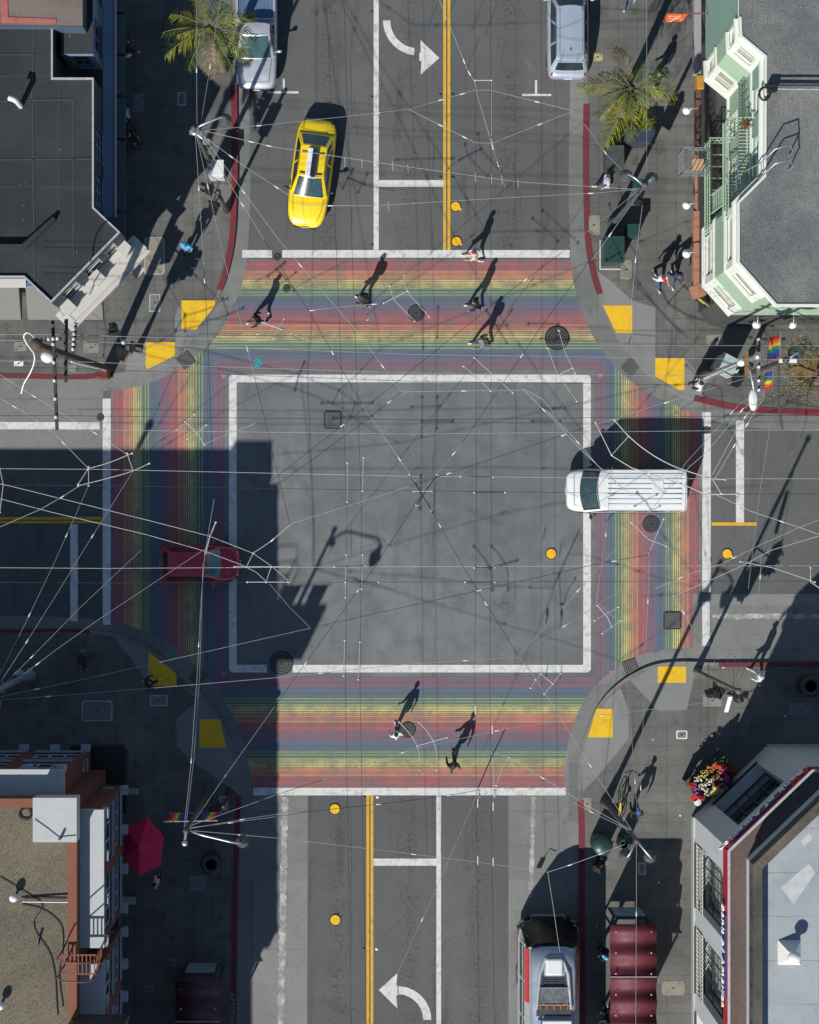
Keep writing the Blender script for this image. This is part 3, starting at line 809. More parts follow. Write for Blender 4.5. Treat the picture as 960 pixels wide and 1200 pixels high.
def brf(i, j):
    x = -.98 + 1.96 * i; y = -.50 - (Lb - .7) * j
    return Vector((x, y + .16 * (abs(x) / .98) ** 2 * -1, 3.05 + .15 * (1 - (x / .98) ** 4)))
m.grid(brf, 14, 12); m.build('roof', BUSG, bus, thick=.05)
m = MB(); m.add([(-1.08, -.10, 1.25), (1.08, -.10, 1.25), (1.0, -.58, 2.85), (-1.0, -.58, 2.85), (-1.08, .06, 1.25), (1.08, .06, 1.25)], [(0, 1, 2, 3)])
m = MB()
def ws(i, j):
    x = (-1.27 + 2.54 * i) * (1 - .09 * j); z = 1.0 + 2.0 * j
    return Vector((x, .16 - .30 * (z - 1.15) - .26 * (abs(2 * i - 1)) ** 3, z))
m.grid(ws, 14, 6, flip=True); w_ = m.build('windscreen', M('black bus windscreen', (.004, .006, .006), .28, 0, .4, 3, 0), bus)
for s in (-.55, .5):
    m = MB(); m.beam((s - .3, .06, 1.28), (s + .3, -.02, 1.6), .025); m.build('wiper', BLACK, bus)
m = MB(); m.box(0, -.50, 2.97, 1.7, .14, .08); m.build('destination_sign', BLACK, bus, bevel=.02)
# bike rack folded on the nose
m = MB()
for z in (.75, 1.0): m.tube([(-.75, .12, z), (-.75, .3, z), (.75, .3, z), (.75, .12, z)], .018, 6)
for x in (-.5, -.25, 0, .25, .5): m.tube([(x, .12, .7), (x, .3, 1.02)], .014, 5)
m.build('bike_rack', STEEL, bus)
m = MB(); m.box(0, .09, .55, 2.1, .16, .35); m.build('bumper', BLACK, bus, bevel=.05)
for s in (-1, 1):
    m = MB(); m.tube([(s * 1.05, -.2, 2.7), (s * 1.3, .05, 2.6), (s * 1.38, .06, 2.2)], .02, 6); m.box(s * 1.38, .06, 2.05, .2, .08, .36)
    m.build('wing_mirror', BLACK, bus)
    # side: red band below the roof and along the skirt at the front, window strip, pillars
    xs = lambda z: (W2 if z < 1.27 else W2 - .05 - .12 * (z - 1.3) / 1.05 if z < 2.36 else W2 - .17 - .19 * (z - 2.35) / .4) + .008
    def strip(nm, y0, y1, z0, z1, mat, extra=.0):
        mm = MB(); mm.add([(s * (xs(z0) + extra), y0, z0), (s * (xs(z0) + extra), y1, z0), (s * (xs(z1) + extra), y1, z1), (s * (xs(z1) + extra), y0, z1)], [(0, 1, 2, 3) if s < 0 else (3, 2, 1, 0)])
        return mm.build(nm, mat, bus)
    strip('red_band', -.75, -3.1, 2.37, 2.74, BUSR); strip('red_skirt', -.25, -2.0, .42, 1.15, BUSR)
    for i in range(7):
        y0 = -.75 - i * 1.62; y1 = y0 - 1.45
        wo = strip('side_window', y0, y1, 1.36, 2.30, GLASS, .004)
        mm = MB(); zz = 2.0; mm.beam((s * (xs(zz) + .012), y0, zz), (s * (xs(zz) + .012), y1, zz), .03, .02); mm.build('window_bar', STEEL, wo)
    if s > 0: strip('door', -.35, -1.45, .45, 2.3, GLASS, .01)
    for y in (-2.4, -8.9):
        wheel(bus, s * (W2 - .13), y, .48, .28)
# roof equipment
m = MB()
for s in (-1, 1):
    m.tube([(s * .36, -1.0, 3.28), (s * .62, -1.7, 3.32), (s * .74, -3.2, 3.30)], [.06, .09, .05], 8)
m.tube([(-.36, -1.0, 3.28), (0, -.92, 3.3), (.36, -1.0, 3.28)], .06, 8); m.build('roof_fairing', BUSS, bus)
m = MB(); m.box(0, -1.35, 3.36, .74, .72, .24); m.build('air_conditioner', WHITEP, bus, bevel=.08)
m = MB()
for i in range(4): m.box(0, -1.86 - i * .1, 3.26, .9, .05, .06)
for s in (-1, 1): m.box(s * .5, -1.9, 3.27, .05, .7, .1)
m.build('roof_rack', DSTEEL, bus)
m = MB(); m.box(0, -2.55, 3.3, 1.2, .62, .12)
gr = m.build('cooling_grille', DSTEEL, bus)
m = MB()
for i in range(24): m.box(-.57 + i * .05, -2.55, 3.372, .018, .58, .02)
m.box(0, -2.25, 3.37, 1.24, .03, .04); m.box(0, -2.86, 3.37, 1.24, .03, .04); m.build('grille_bar', STEEL, gr)
m = MB(); m.box(0, -3.02, 3.32, 1.45, .05, .05)
for i in range(5): m.box(-.6 + .3 * i, -3.12, 3.28, .04, .2, .06)
m.build('pole_hook', M('orange steel', (.35, .15, .04), .5), bus)
m = MB(); m.box(0, -3.3, 3.24, 1.5, .4, .08); m.build('cable_tray', DSTEEL, bus)
m = MB(); m.box(.12, -4.6, 3.36, 1.25, 1.9, .26); m.build('battery_box', WHITEP, bus, bevel=.03)
m = MB(); m.box(-.62, -4.6, 3.30, .12, 1.9, .14); m.build('duct', BUSG, bus)
for s in (-1, 1):
    m = MB(); m.tube([(s * .3, -6.6, 3.4), (s * .3, -11.4, 5.2)], .03, 6); m.build('trolley_pole', DSTEEL, bus)
# ================================================================ people
def capsule(mb, a, b, ra, rb, n=10):
    a = Vector(a); b = Vector(b); d = (b - a); l = d.length
    if l < 1e-6: mb.ell(a, ra, n, 6); return
    d.normalize()
    pts, rs = [], []
    for k in range(5):
        t = math.pi / 2 * k / 4
        pts.append(a - d * ra * math.cos(t) * 1.0); rs.append(max(ra * math.sin(t), 1e-3))
    for k in range(5):
        t = math.pi / 2 * k / 4
        pts.append(b + d * rb * math.sin(t)); rs.append(max(rb * math.cos(t), 1e-3))
    mb.tube(pts, rs, n)
def remesh(mb, voxel, name, extra=None):
    "fuse overlapping volumes into one continuous skin"
    me = mb.mesh(name + '_raw', BLACK)
    o = bpy.data.objects.new(name + '_raw', me); COL.objects.link(o)
    md = o.modifiers.new('r', 'REMESH'); md.mode = 'VOXEL'; md.voxel_size = voxel; md.use_smooth_shade = True
    sm = o.modifiers.new('s', 'SMOOTH'); sm.factor = .5; sm.iterations = 2
    dg = bpy.context.evaluated_depsgraph_get()
    out = bpy.data.meshes.new_from_object(o.evaluated_get(dg)); out.name = name
    bpy.data.objects.remove(o); bpy.data.meshes.remove(me)
    if extra:
        bm = bmesh.new(); bm.from_mesh(out); em = extra.mesh('x', BLACK); bm.from_mesh(em)
        bm.to_mesh(out); bm.free(); bpy.data.meshes.remove(em)
    out.materials.clear(); out.materials.append(BLACK)
    for p_ in out.polygons: p_.use_smooth = True; p_.material_index = 0
    return out
POSES = {}
def pose(kind):
    if kind in POSES: return POSES[kind]
    V = Vector
    stride = {'walk': .30, 'step': .20, 'stand': .0, 'sit': 0, 'lean': .16}[kind]
    lean = {'walk': .05, 'step': .03, 'stand': 0, 'sit': .1, 'lean': .28}[kind]
    zh = .93 - stride * .14; 
    if kind == 'sit': zh = .48
    hip = V((0, 0, zh)); J = {}
    for s, sg in (('l', -1), ('r', 1)):
        J['hip' + s] = hip + V((sg * .09, 0, -.02))
        fy = stride * sg
        if kind == 'stand': fy = .06 * sg
        if kind == 'sit':
            J['kn' + s] = V((sg * .13, .42, .50)); J['an' + s] = V((sg * .14, .46, .09))
        else:
            J['an' + s] = V((sg * .10, fy * 1.25, .09 + (.08 if sg < 0 and stride > .15 else 0)))
            mid = (J['hip' + s] + J['an' + s]) / 2; J['kn' + s] = mid + V((0, .07 + .04 * (sg < 0), .02))
        J['toe' + s] = J['an' + s] + V((0, .16, -.055))
    ch = hip + V((0, lean, .50)); J['chest'] = ch
    neck = ch + V((0, lean * .35, .09)); head = neck + V((0, .03 + lean * .3, .155))
    for s, sg in (('l', -1), ('r', 1)):
        sh = ch + V((sg * .185, 0, .0)); J['sh' + s] = sh
        sw = -sg * stride * .9
        el = sh + V((sg * .06, sw * .5 - .03, -.28)); J['el' + s] = el
        if kind == 'sit': el = sh + V((sg * .06, .12, -.24)); J['el' + s] = el; J['wr' + s] = el + V((-sg * .08, .22, -.05))
        elif kind == 'lean': J['el' + s] = el = sh + V((sg * .08, .16, -.22)); J['wr' + s] = el + V((-sg * .05, .22, .02))
        else: J['wr' + s] = el + V((-sg * .015, sw * .55 + .08, -.235))
    J['head'] = head; J['neck'] = neck; J['hip'] = hip
    # skin body: full figure
    b = MB()
    capsule(b, hip, hip + V((0, lean * .4, .2)), .115, .11); capsule(b, hip + V((0, lean * .4, .2)), ch - V((0, 0, .03)), .11, .125)
    capsule(b, J['shl'], J['shr'], .055, .055); capsule(b, ch, head - V((0, 0, .02)), .058, .052)
    b.ell(head, (.076, .096, .115), 14, 10); b.ell(head + V((0, .045, -.055)), (.05, .055, .055), 10, 8)
    capsule(b, head + V((0, .09, .01)), head + V((0, .112, -.025)), .012, .016, 8)
    b.ell(head + V((0, .093, -.062)), (.024, .012, .01), 8, 6)
    for sg in (-1, 1): b.ell(head + V((sg * .078, -.005, -.005)), (.012, .026, .034), 8, 6)
    for s in 'lr':
        capsule(b, J['hip' + s], J['kn' + s], .08, .052); capsule(b, J['kn' + s], J['an' + s], .052, .036)
        capsule(b, J['an' + s], J['toe' + s] - V((0, .02, 0)), .036, .032)
        capsule(b, J['sh' + s], J['el' + s], .046, .037); capsule(b, J['el' + s], J['wr' + s], .037, .026)
    ex = MB()
    for s, sg in (('l', -1), ('r', 1)):
        w = J['wr' + s]; d = (w - J['el' + s]).normalized(); side = V((0, 1, 0)); side = (side - d * side.dot(d)).normalized(); nrm = d.cross(side)
        palm = w + d * .05
        ex.ell(palm, (.02, .04, .045), 8, 6, rot=Matrix((nrm, side, d)).transposed())
        capsule(b, w, palm, .026, .026)
        for k, (o, ln) in enumerate(((.03, .066), (.011, .075), (-.009, .07), (-.028, .055))):
            base = palm + d * .035 + side * o; k1 = base + d * ln * .55; tip = k1 + (d * .75 + nrm * -sg * .5).normalized() * ln * .5
            capsule(ex, base, k1, .0088, .008, 6); capsule(ex, k1, tip, .008, .0068, 6)
        t0 = palm - d * .015 + side * .03; t1 = t0 + (d * .6 + side * .75).normalized() * .035; capsule(ex, t0, t1, .011, .0095, 6); capsule(ex, t1, t1 + (d * .9 + side * .2).normalized() * .028, .0095, .0075, 6)
    out = {'body': remesh(b, .012, 'person_skin', ex), 'J': J}
    # clothes
    t = MB(); capsule(t, hip + V((0, 0, -.02)), hip + V((0, lean * .4, .2)), .152, .138, 14); capsule(t, hip + V((0, lean * .4, .2)), ch + V((0, 0, -.05)), .142, .155, 14)
    capsule(t, J['shl'] + V((.03, 0, -.02)), J['shr'] - V((.03, 0, .02)), .085, .085, 12); capsule(t, ch, ch + V((0, 0, .05)), .09, .07)
    for s in 'lr': capsule(t, J['sh' + s], J['el' + s], .068, .056); 
    sl = MB(); sl.v, sl.f, sl.m, sl.sm = list(t.v), list(t.f), list(t.m), list(t.sm)
    for s in 'lr': capsule(sl, J['el' + s], J['wr' + s] - (J['wr' + s] - J['el' + s]) * .06, .056, .040)
    out['tee'] = remesh(t, .018, 'tee'); out['jacket'] = remesh(sl, .018, 'jacket')
    tr = MB(); capsule(tr, J['hipl'] + V((.01, 0, .05)), J['hipr'] - V((.01, 0, -.05)), .12, .12, 12)
    sh_ = MB(); sh_.v, sh_.f, sh_.m, sh_.sm = list(tr.v), list(tr.f), list(tr.m), list(tr.sm)
    for s in 'lr':
        capsule(tr, J['hip' + s], J['kn' + s], .102, .07); capsule(tr, J['kn' + s], J['an' + s], .07, .055)
        capsule(sh_, J['hip' + s], J['kn' + s], .106, .084)
    out['trousers'] = remesh(tr, .018, 'trousers'); out['shorts'] = remesh(sh_, .018, 'shorts')
    sho = {}
    for s in 'lr':
        q = MB(); capsule(q, J['an' + s] + V((0, -.045, -.035)), J['toe' + s], .046, .04); capsule(q, J['an' + s], J['an' + s] + V((0, 0, -.03)), .05, .05)
        sho[s] = remesh(q, .014, 'shoe')
    out['shoe'] = sho
    h = MB(); h.ell(head + V((0, -.018, .032)), (.087, .100, .102), 14, 10); out['hair'] = remesh(h, .012, 'hair')
    h = MB(); h.ell(head + V((0, -.018, .032)), (.089, .102, .104), 14, 10); h.ell(head + V((0, -.07, -.10)), (.08, .05, .14), 10, 8); out['long_hair'] = remesh(h, .012, 'long_hair')
    c = MB(); c.ell(head + V((0, -.008, .045)), (.096, .110, .092), 14, 10); c.ell(head + V((0, .115, .035)), (.075, .075, .013), 12, 6); out['cap'] = remesh(c, .011, 'cap')
    ht = MB(); ht.ell(head + V((0, -.01, .06)), (.095, .11, .085), 14, 10); ht.ell(head + V((0, -.005, .035)), (.19, .2, .016), 18, 6); out['hat'] = remesh(ht, .012, 'hat')
    bp = MB(); bp.ell(ch + V((0, -.19, -.12)), (.15, .11, .23), 12, 9)
    for sg in (-1, 1): capsule(bp, ch + V((sg * .11, -.14, .03)), ch + V((sg * .11, .10, .0)), .022, .022); 
    out['backpack'] = remesh(bp, .016, 'backpack')
    sb = MB(); w = J['wrr']; sb.ell(w + V((.06, .02, -.22)), (.06, .16, .17), 12, 8); capsule(sb, w + V((.02, .06, -.0)), w + V((.05, .08, -.14)), .012, .012); capsule(sb, w + V((.02, -.04, -.0)), w + V((.05, -.06, -.14)), .012, .012)
    out['shopping_bag'] = remesh(sb, .014, 'shopping_bag')
    POSES[kind] = out
    return out
def setmat(o, m):
    o.material_slots[0].link = 'OBJECT'; o.material_slots[0].material = m
SKINS = [M('skin tone light', (.45, .27, .19), .5, 0, .1, 8), M('skin tone tan', (.30, .165, .105), .5, 0, .1, 8), M('skin tone brown', (.12, .06, .038), .5, 0, .1, 8)]
def cloth(name, c): return M(name, c, .9, 0, .3, 9, .3, 60)
HAIRM = {'black': M('black hair', (.012, .010, .009), .5), 'brown': M('brown hair', (.06, .032, .018), .5), 'grey': M('grey hair', (.3, .29, .27), .6), 'fair': M('fair hair', (.30, .19, .09), .55), 'red': M('red dyed hair', (.4, .02, .02), .5)}
SHOES = {'white': cloth('white canvas shoes', (.6, .6, .58)), 'black': cloth('black leather shoes', (.015, .015, .016))}
CL = {k: cloth(k + ' cloth', v) for k, v in dict(white=(.62, .63, .64), black=(.013, .013, .016), navy=(.02, .03, .06), denim=(.045, .075, .13), grey=(.16, .165, .17), charcoal=(.035, .036, .04), cream=(.52, .48, .38), red=(.45, .015, .02), blue=(.03, .10, .38), cyan=(.06, .33, .55), lavender=(.42, .40, .60), purple=(.19, .02, .26), khaki=(.24, .19, .11), teal=(.02, .10, .12), skyblue=(.12, .38, .62), yellow=(.48, .36, .12), brown=(.09, .05, .03)).items()}
def person(px, py, face, label, kind='walk', top='black', sleeves=True, bottom='denim', shorts=False, hair='black', long_=False, skin=0, shoe='black', cap=None, hat=None, pack=None, bag=None, h=1.82, z=.131, group='people on foot'):
    P_ = pose(kind); q = G(px, py)
    body = bpy.data.objects.new('person', P_['body']); COL.objects.link(body); setmat(body, SKINS[skin])
    body.location = (q.x, q.y, z); body.rotation_euler = (0, 0, R(face - 90)); s = h / 1.75; body.scale = (s, s, s)
    tag(body, label, 'person', group)
    def kid(nm, me, m):
        o = bpy.data.objects.new(nm, me); COL.objects.link(o); setmat(o, m); o.parent = body; return o
    kid('jacket' if sleeves else 'shirt', P_['jacket' if sleeves else 'tee'], CL[top])
    kid('shorts' if shorts else 'trousers', P_['shorts' if shorts else 'trousers'], CL[bottom])
    for sd in 'lr': kid('shoe', P_['shoe'][sd], SHOES[shoe])
    kid('hair', P_['long_hair' if long_ else 'hair'], HAIRM[hair])
    hd = P_['J']['head']
    for sg in (-1, 1):
        e = MB(); e.ell(hd + Vector((sg * .031, .083, .012)), (.012, .01, .009), 8, 6); e.build('eye', WHITEP, body)
    if cap: kid('cap', P_['cap'], CL[cap])
    if hat: kid('hat', P_['hat'], CL[hat])
    if pack: kid('backpack', P_['backpack'], CL[pack])
    if bag: kid('shopping_bag', P_['shopping_bag'], CL[bag])
    return body
RD = .006   # road level
person(304, 377, 200, 'person in dark jacket walking on the upper crosswalk, nearest its left end', 'walk', 'black', True, 'charcoal', shoe='white', z=RD, skin=1)
person(426, 354, 160, 'person in black with pale shoes on upper crosswalk below the white lane line', 'step', 'charcoal', True, 'black', shoe='white', z=RD, pack='black')
person(555, 303, 175, 'person in cream top and shorts stepping off the white stop line', 'walk', 'cream', False, 'cream', True, hair='red', shoe='white', z=RD, skin=0)
person(556, 360, 185, 'person in black hooded top with wide shoulders on the upper crosswalk', 'step', 'black', True, 'black', shoe='white', z=RD, h=1.85)
person(564, 403, 190, 'person with grey backpack and shopping bag, lowest on the upper crosswalk', 'walk', 'grey', True, 'denim', hair='fair', z=RD, pack='charcoal', bag='cream', shoe='white')
person(768, 330, 300, 'person in white shirt and red cap striding along the right pavement', 'walk', 'white', False, 'denim', cap='red', shoe='white')
person(786, 326, 290, 'person in navy jacket walking beside the red capped person', 'walk', 'navy', True, 'denim', hair='black', shoe='white', skin=1)
person(707, 218, 200, 'person in lavender top near the upper right red kerb', 'step', 'lavender', False, 'black', hair='grey', skin=0, shoe='white')
person(222, 294, 250, 'person in bright blue top and blue cap on the upper left pavement', 'stand', 'cyan', True, 'denim', cap='cyan', shoe='black')
person(813, 453, 180, 'person in white shirt with black hair beside the right yellow pad', 'stand', 'white', True, 'black', hair='black', skin=1, shoe='black')
person(884, 789, 160, 'person in all white walking near the lower right red kerb', 'step', 'white', True, 'white', hair='grey', shoe='white')
person(741, 946, 90, 'person in black with blue cap walking past the lower right lamp', 'walk', 'black', True, 'black', cap='blue', shoe='black', skin=1)
person(829, 925, 60, 'flower buyer with dark hair in a yellow top leaning over flowers', 'lean', 'yellow', False, 'navy', hair='black', skin=1)
person(849, 913, 150, 'person in purple patterned top tending the flower stand', 'lean', 'purple', True, 'black', hair='brown', skin=1)
person(464, 857, 110, 'person in white top and teal shorts by the lower manhole cover', 'step', 'white', False, 'teal', True, hair='black', shoe='white', z=RD)
person(530, 893, 100, 'person in black striding up the lower crosswalk with a long shadow', 'walk', 'black', True, 'charcoal', hair='black', z=RD, skin=1)
person(178, 797, 20, 'person in black standing on the shaded lower left yellow pad', 'step', 'black', True, 'black', shoe='white', skin=0)
person(103, 771, 230, 'person in dark coat with pale bag on the shaded lower left pavement', 'walk', 'black', True, 'charcoal', bag='grey')
person(31, 786, 90, 'person in sky blue top beside the left edge lamp pole', 'stand', 'skyblue', False, 'denim', hair='grey')
person(187, 1026, 0, 'person in patterned dark top just below the magenta parasol', 'stand', 'lavender', False, 'black', hair='black', skin=1)
person(150, 141, 300, 'person in sky blue shirt by the upper left awnings', 'stand', 'skyblue', False, 'white', hair='black')
person(159, 155, 200, 'person in black sitting beside the person in sky blue', 'sit', 'black', True, 'black', hair='black')
person(151, 163, 330, 'person in brown top sitting close under the upper left awning', 'sit', 'brown', True, 'charcoal', hair='brown')
person(153, 63, 20, 'person in black with pale bag farthest up the left pavement', 'step', 'black', True, 'black', shoe='white', bag='white')
person(704, 1110, 150, 'person in blue cap and dark coat waiting left of the maroon shelter', 'stand', 'black', True, 'black', cap='skyblue')
person(709, 1178, 250, 'person in black with pale shoes leaning at the maroon shelter', 'lean', 'black', True, 'black', shoe='white')
person(694, 1014, 40, 'person in black sitting below the round green bin', 'sit', 'black', True, 'black', hair='black')
person(766, 100, 130, 'person with white hair under the right palm fronds', 'step', 'charcoal', True, 'black', hair='grey', shoe='white')
person(733, 4, 90, 'person in cyan top at the upper right picture edge', 'walk', 'skyblue', True, 'denim', hair='black', shoe='white')
person(838, 893, 250, 'person in red top behind the flower stand', 'stand', 'red', True, 'black', hair='black', skin=2)
# ================================================================ buildings
def roofmat(name, c0, c1, seam=None, seamc=None, speck=0, gravel=0.):
    m, nt, b = _new(name); co = coords(nt)
    big = noise(nt, co, .35, 5, .65, .4); mid = noise(nt, co, 2.2, 6, .7); fine = noise(nt, co, 38, 2, .6)
    c = mixc(nt, ramp(nt, big, .3, .7), c0, c1)
    c = mixc(nt, ramp(nt, mid, .5, .8, 0, .35), c, tuple(x * .55 for x in c0))
    if seam:
        sx = N(nt, 'ShaderNodeSeparateXYZ'); nt.links.new(co, sx.inputs[0])
        wob = math_(nt, 'MULTIPLY', math_(nt, 'SUBTRACT', noise(nt, co, 1.2, 2), .5), .1)
        l = None
        for k, j in ((0, seam[0]), (1, seam[1])):
            if not j: continue
            d = math_(nt, 'PINGPONG', math_(nt, 'ADD', math_(nt, 'ADD', sx.outputs[k], wob), 300 * j + .37), j / 2)
            q = ramp(nt, d, .008, .03, 1, 0); l = q if l is None else math_(nt, 'MAXIMUM', l, q)
        l = math_(nt, 'MULTIPLY', l, ramp(nt, noise(nt, co, .6, 3), .35, .6, .3, .8))
        c = mixc(nt, l, c, seamc)
    if speck:
        vo = N(nt, 'ShaderNodeTexVoronoi', i_Scale=1.9); nt.links.new(co, vo.inputs['Vector'])
        s = math_(nt, 'MULTIPLY', ramp(nt, vo.outputs[0], .03, .05, 1, 0), ramp(nt, noise(nt, co, .4, 2), .48, .6))
        c = mixc(nt, math_(nt, 'MULTIPLY', s, speck), c, (.35, .34, .28))
    if gravel: c = mixc(nt, gravel, c, mixc(nt, ramp(nt, fine, .3, .7), (.2, .2, .2), (.85, .85, .85)), 'OVERLAY')
    nt.links.new(c, b.inputs['Base Color']); b.inputs['Roughness'].default_value = .85
    b.inputs['Specular IOR Level'].default_value = .25
    bumpto(nt, b, fine, .3, .012)
    return m
TLROOF = roofmat('dark felt roof', (.022, .026, .030), (.036, .040, .044), (3.1, 4.6), (.05, .054, .058), 1.0, .4)
BROOF = roofmat('brown felt roof', (.13, .10, .085), (.17, .14, .12), (0, 1.4), (.2, .17, .15), 0, .3)
TRROOF = roofmat('grey gravel roof', (.105, .110, .112), (.175, .178, .172), None, None, 0, .75)
BLROOF = roofmat('tan gravel roof', (.105, .092, .068), (.14, .122, .09), None, None, 0, .9)
BRROOF = roofmat('pale grey membrane roof', (.26, .29, .31), (.33, .36, .38), (4.6, 1.75), (.17, .19, .2), 0, .25)
def wallmat(name, c, stain=.35):
    m, nt, b = _new(name); co = coords(nt)
    mp = N(nt, 'ShaderNodeMapping'); mp.inputs['Scale'].default_value = (1, 1, .18); nt.links.new(co, mp.inputs[0])
    streak = noise(nt, mp.outputs[0], 3.2, 6, .7); big = noise(nt, co, .5, 4); fine = noise(nt, co, 30, 3)
    k = mixc(nt, ramp(nt, streak, .48, .8, 0, stain), c, tuple(x * .5 for x in c))
    k = mixc(nt, ramp(nt, big, .35, .75, 0, .25), k, tuple(x * .75 for x in c))
    nt.links.new(k, b.inputs['Base Color']); b.inputs['Roughness'].default_value = .75
    bumpto(nt, b, fine, .2, .006)
    return m
def facade(parent, p0, p1, z0, z1, openings, wallm, framem, depth=.14, glassm=None, mull=(1, 1), nm='wall', fw=.07, sill=True):
    "wall from p0 to p1 (outside on the right hand), openings = (u0,u1,za,zb,arched)"
    p0 = Vector(p0[:2]); p1 = Vector(p1[:2]); d = p1 - p0; Ln = d.length; d.normalize(); n = Vector((d.y, -d.x))
    P = lambda u, z, o=0.: (p0.x + d.x * u + n.x * o, p0.y + d.y * u + n.y * o, z)
    mb = MB(); cur = 0
    for op in sorted(openings):
        u0, u1, za, zb = op[:4]; arch = op[4] if len(op) > 4 else 0
        if u0 > cur: mb.quad(P(cur, z0), P(u0, z0), P(u0, z1), P(cur, z1))
        k = 10 if arch else 1
        us = [u0 + (u1 - u0) * i / k for i in range(k + 1)]
        hw = (u1 - u0) / 2; top = lambda u: zb - arch * hw * (1 - math.sqrt(max(0, 1 - ((u - u0 - hw) / hw) ** 2)))
        for i in range(k):
            a, b = us[i], us[i + 1]
            mb.quad(P(a, z0), P(b, z0), P(b, za), P(a, za)); mb.quad(P(a, top(a)), P(b, top(b)), P(b, z1), P(a, z1))
            mb.quad(P(a, top(a), -depth), P(b, top(b), -depth), P(b, top(b)), P(a, top(a)))
            mb.quad(P(a, za), P(b, za), P(b, za, -depth), P(a, za, -depth))
        mb.quad(P(u0, za, -depth), P(u0, top(u0), -depth), P(u0, top(u0)), P(u0, za))
        mb.quad(P(u1, za), P(u1, top(u1)), P(u1, top(u1), -depth), P(u1, za, -depth))
        cur = u1
        f = MB(); o = -depth * .62
        bar = lambda a, b: f.beam(a, b, fw, .05, up=(n.x, n.y, 0))
        outl = [P(u0 + fw / 2, za + fw / 2, o)] + [P(min(max(u, u0 + fw / 2), u1 - fw / 2), top(u) - fw / 2, o) for u in us] + [P(u1 - fw / 2, za + fw / 2, o)]
        for i in range(len(outl)): bar(outl[i], outl[(i + 1) % len(outl)])
        for i in range(1, mull[0] + 1):
            u = u0 + (u1 - u0) * i / (mull[0] + 1); f.beam(P(u, za + fw, o), P(u, top(u) - fw, o), fw * .7, .04, up=(n.x, n.y, 0))
        for i in range(1, mull[1] + 1):
            z = za + (zb - za) * i / (mull[1] + 1)
            if z < top(u0): f.beam(P(u0 + fw, z, o), P(u1 - fw, z, o), fw * .7, .04, up=(n.x, n.y, 0))
        if sill: f.beam(P(u0 - .06, za - .03, .03), P(u1 + .06, za - .03, .03), .10, .06)
        wo = f.build('window', framem, parent)
        g_ = MB(); vs = [P(u0, za, -depth + .01), P(u1, za, -depth + .01)] + [P(u, top(u), -depth + .01) for u in reversed(us)]
        g_.add(vs, [tuple(range(len(vs)))]); g_.build('pane', glassm or GLASS, wo)
    if cur < Ln: mb.quad(P(cur, z0), P(Ln, z0), P(Ln, z1), P(cur, z1))
    return mb.build(nm, wallm, parent)
def wallring(parent, poly, z0, z1, mat, nm='wall', skip=()):
    "plain walls round a counter-clockwise polygon"
    mb = MB(); n = len(poly)
    for i in range(n):
        if i in skip: continue
        a, b = poly[i], poly[(i + 1) % n]
        mb.quad((a[0], a[1], z0), (b[0], b[1], z0), (b[0], b[1], z1), (a[0], a[1], z1))
    return mb.build(nm, mat, parent)
def edge_trim(parent, pts, w, z0, z1, mat, nm='parapet', inward=1):
    "low kerb that follows a polyline (ccw), standing inside it"
    mb = MB(); inn = offset_line(pts, w * inward)
    # mitre properly
    n = len(pts); inn = []
    for i in range(n):
        p = Vector(pts[i][:2]); ns = []
        if i > 0: t = (p - Vector(pts[i - 1][:2])).normalized(); ns.append(Vector((-t.y, t.x)))
        if i < n - 1: t = (Vector(pts[i + 1][:2]) - p).normalized(); ns.append(Vector((-t.y, t.x)))
        m = sum(ns, Vector((0, 0))); m.normalize(); k = w * inward / max(.35, m.dot(ns[0])); q = p + m * k; inn.append((q.x, q.y))
    for i in range(n - 1):
        a, b, c, d_ = pts[i], pts[i + 1], inn[i + 1], inn[i]
        if inward < 0: a, b, c, d_ = d_, c, b, a
        mb.quad((a[0], a[1], z1), (b[0], b[1], z1), (c[0], c[1], z1), (d_[0], d_[1], z1))
        mb.quad((a[0], a[1], z0), (b[0], b[1], z0), (b[0], b[1], z1), (a[0], a[1], z1))
        mb.quad((c[0], c[1], z0), (d_[0], d_[1], z0), (d_[0], d_[1], z1), (c[0], c[1], z1))
        mb.quad((d_[0], d_[1], z0), (c[0], c[1], z0), (b[0], b[1], z0), (a[0], a[1], z0))
    for i, k in ((0, 0), (n - 1, 1)):
        a, d_ = pts[i], inn[i]; q = [(a[0], a[1], z0), (d_[0], d_[1], z0), (d_[0], d_[1], z1), (a[0], a[1], z1)]
        mb.quad(*q)
    return mb.build(nm, mat, parent)

# ---------------------------------------------------------------- upper left: dark flat-roofed corner shop
H = 6.5
TLW = wallmat('dark slate wall', (.040, .055, .075)); TLT = M('pale blue painted trim', (.17, .24, .34), .55, 0, .15, 4)
EDGE = M('pale metal roof edging', (.40, .41, .41), .5, .2, .2, 4)
CORN = wallmat('weathered white cornice', (.48, .47, .44), .4)
px = [(-260, 325), (28, 325), (60, 355), (141, 272), (110, 243), (110, 91), (62, 91), (62, 28), (-260, 28)]
poly = P2(px, H)
c = G(60, 250); tl = thing('corner_shop_building', 'dark flat-roofed corner building with chamfered corner and awnings, upper left', 'building', (c.x, c.y, 0), world=True)
m = MB(); m.sheet(poly, H - .08); rf = m.build('roof', TLROOF, tl)
edge_trim(rf, poly[:8], .07, H - .10, H + .03, EDGE, 'roof_edging')
zf = 3.4
facade(tl, poly[0], poly[1], 0, H - .1, [(6.0, 7.4, 3.9, 5.7), (8.6, 10.0, 3.9, 5.7)], TLW, TLT, .12, mull=(0, 1))
wallring(tl, [poly[1], poly[2]], 0, H - .1, TLW, skip=(1,))
Lc = (Vector(poly[3]) - Vector(poly[2])).length
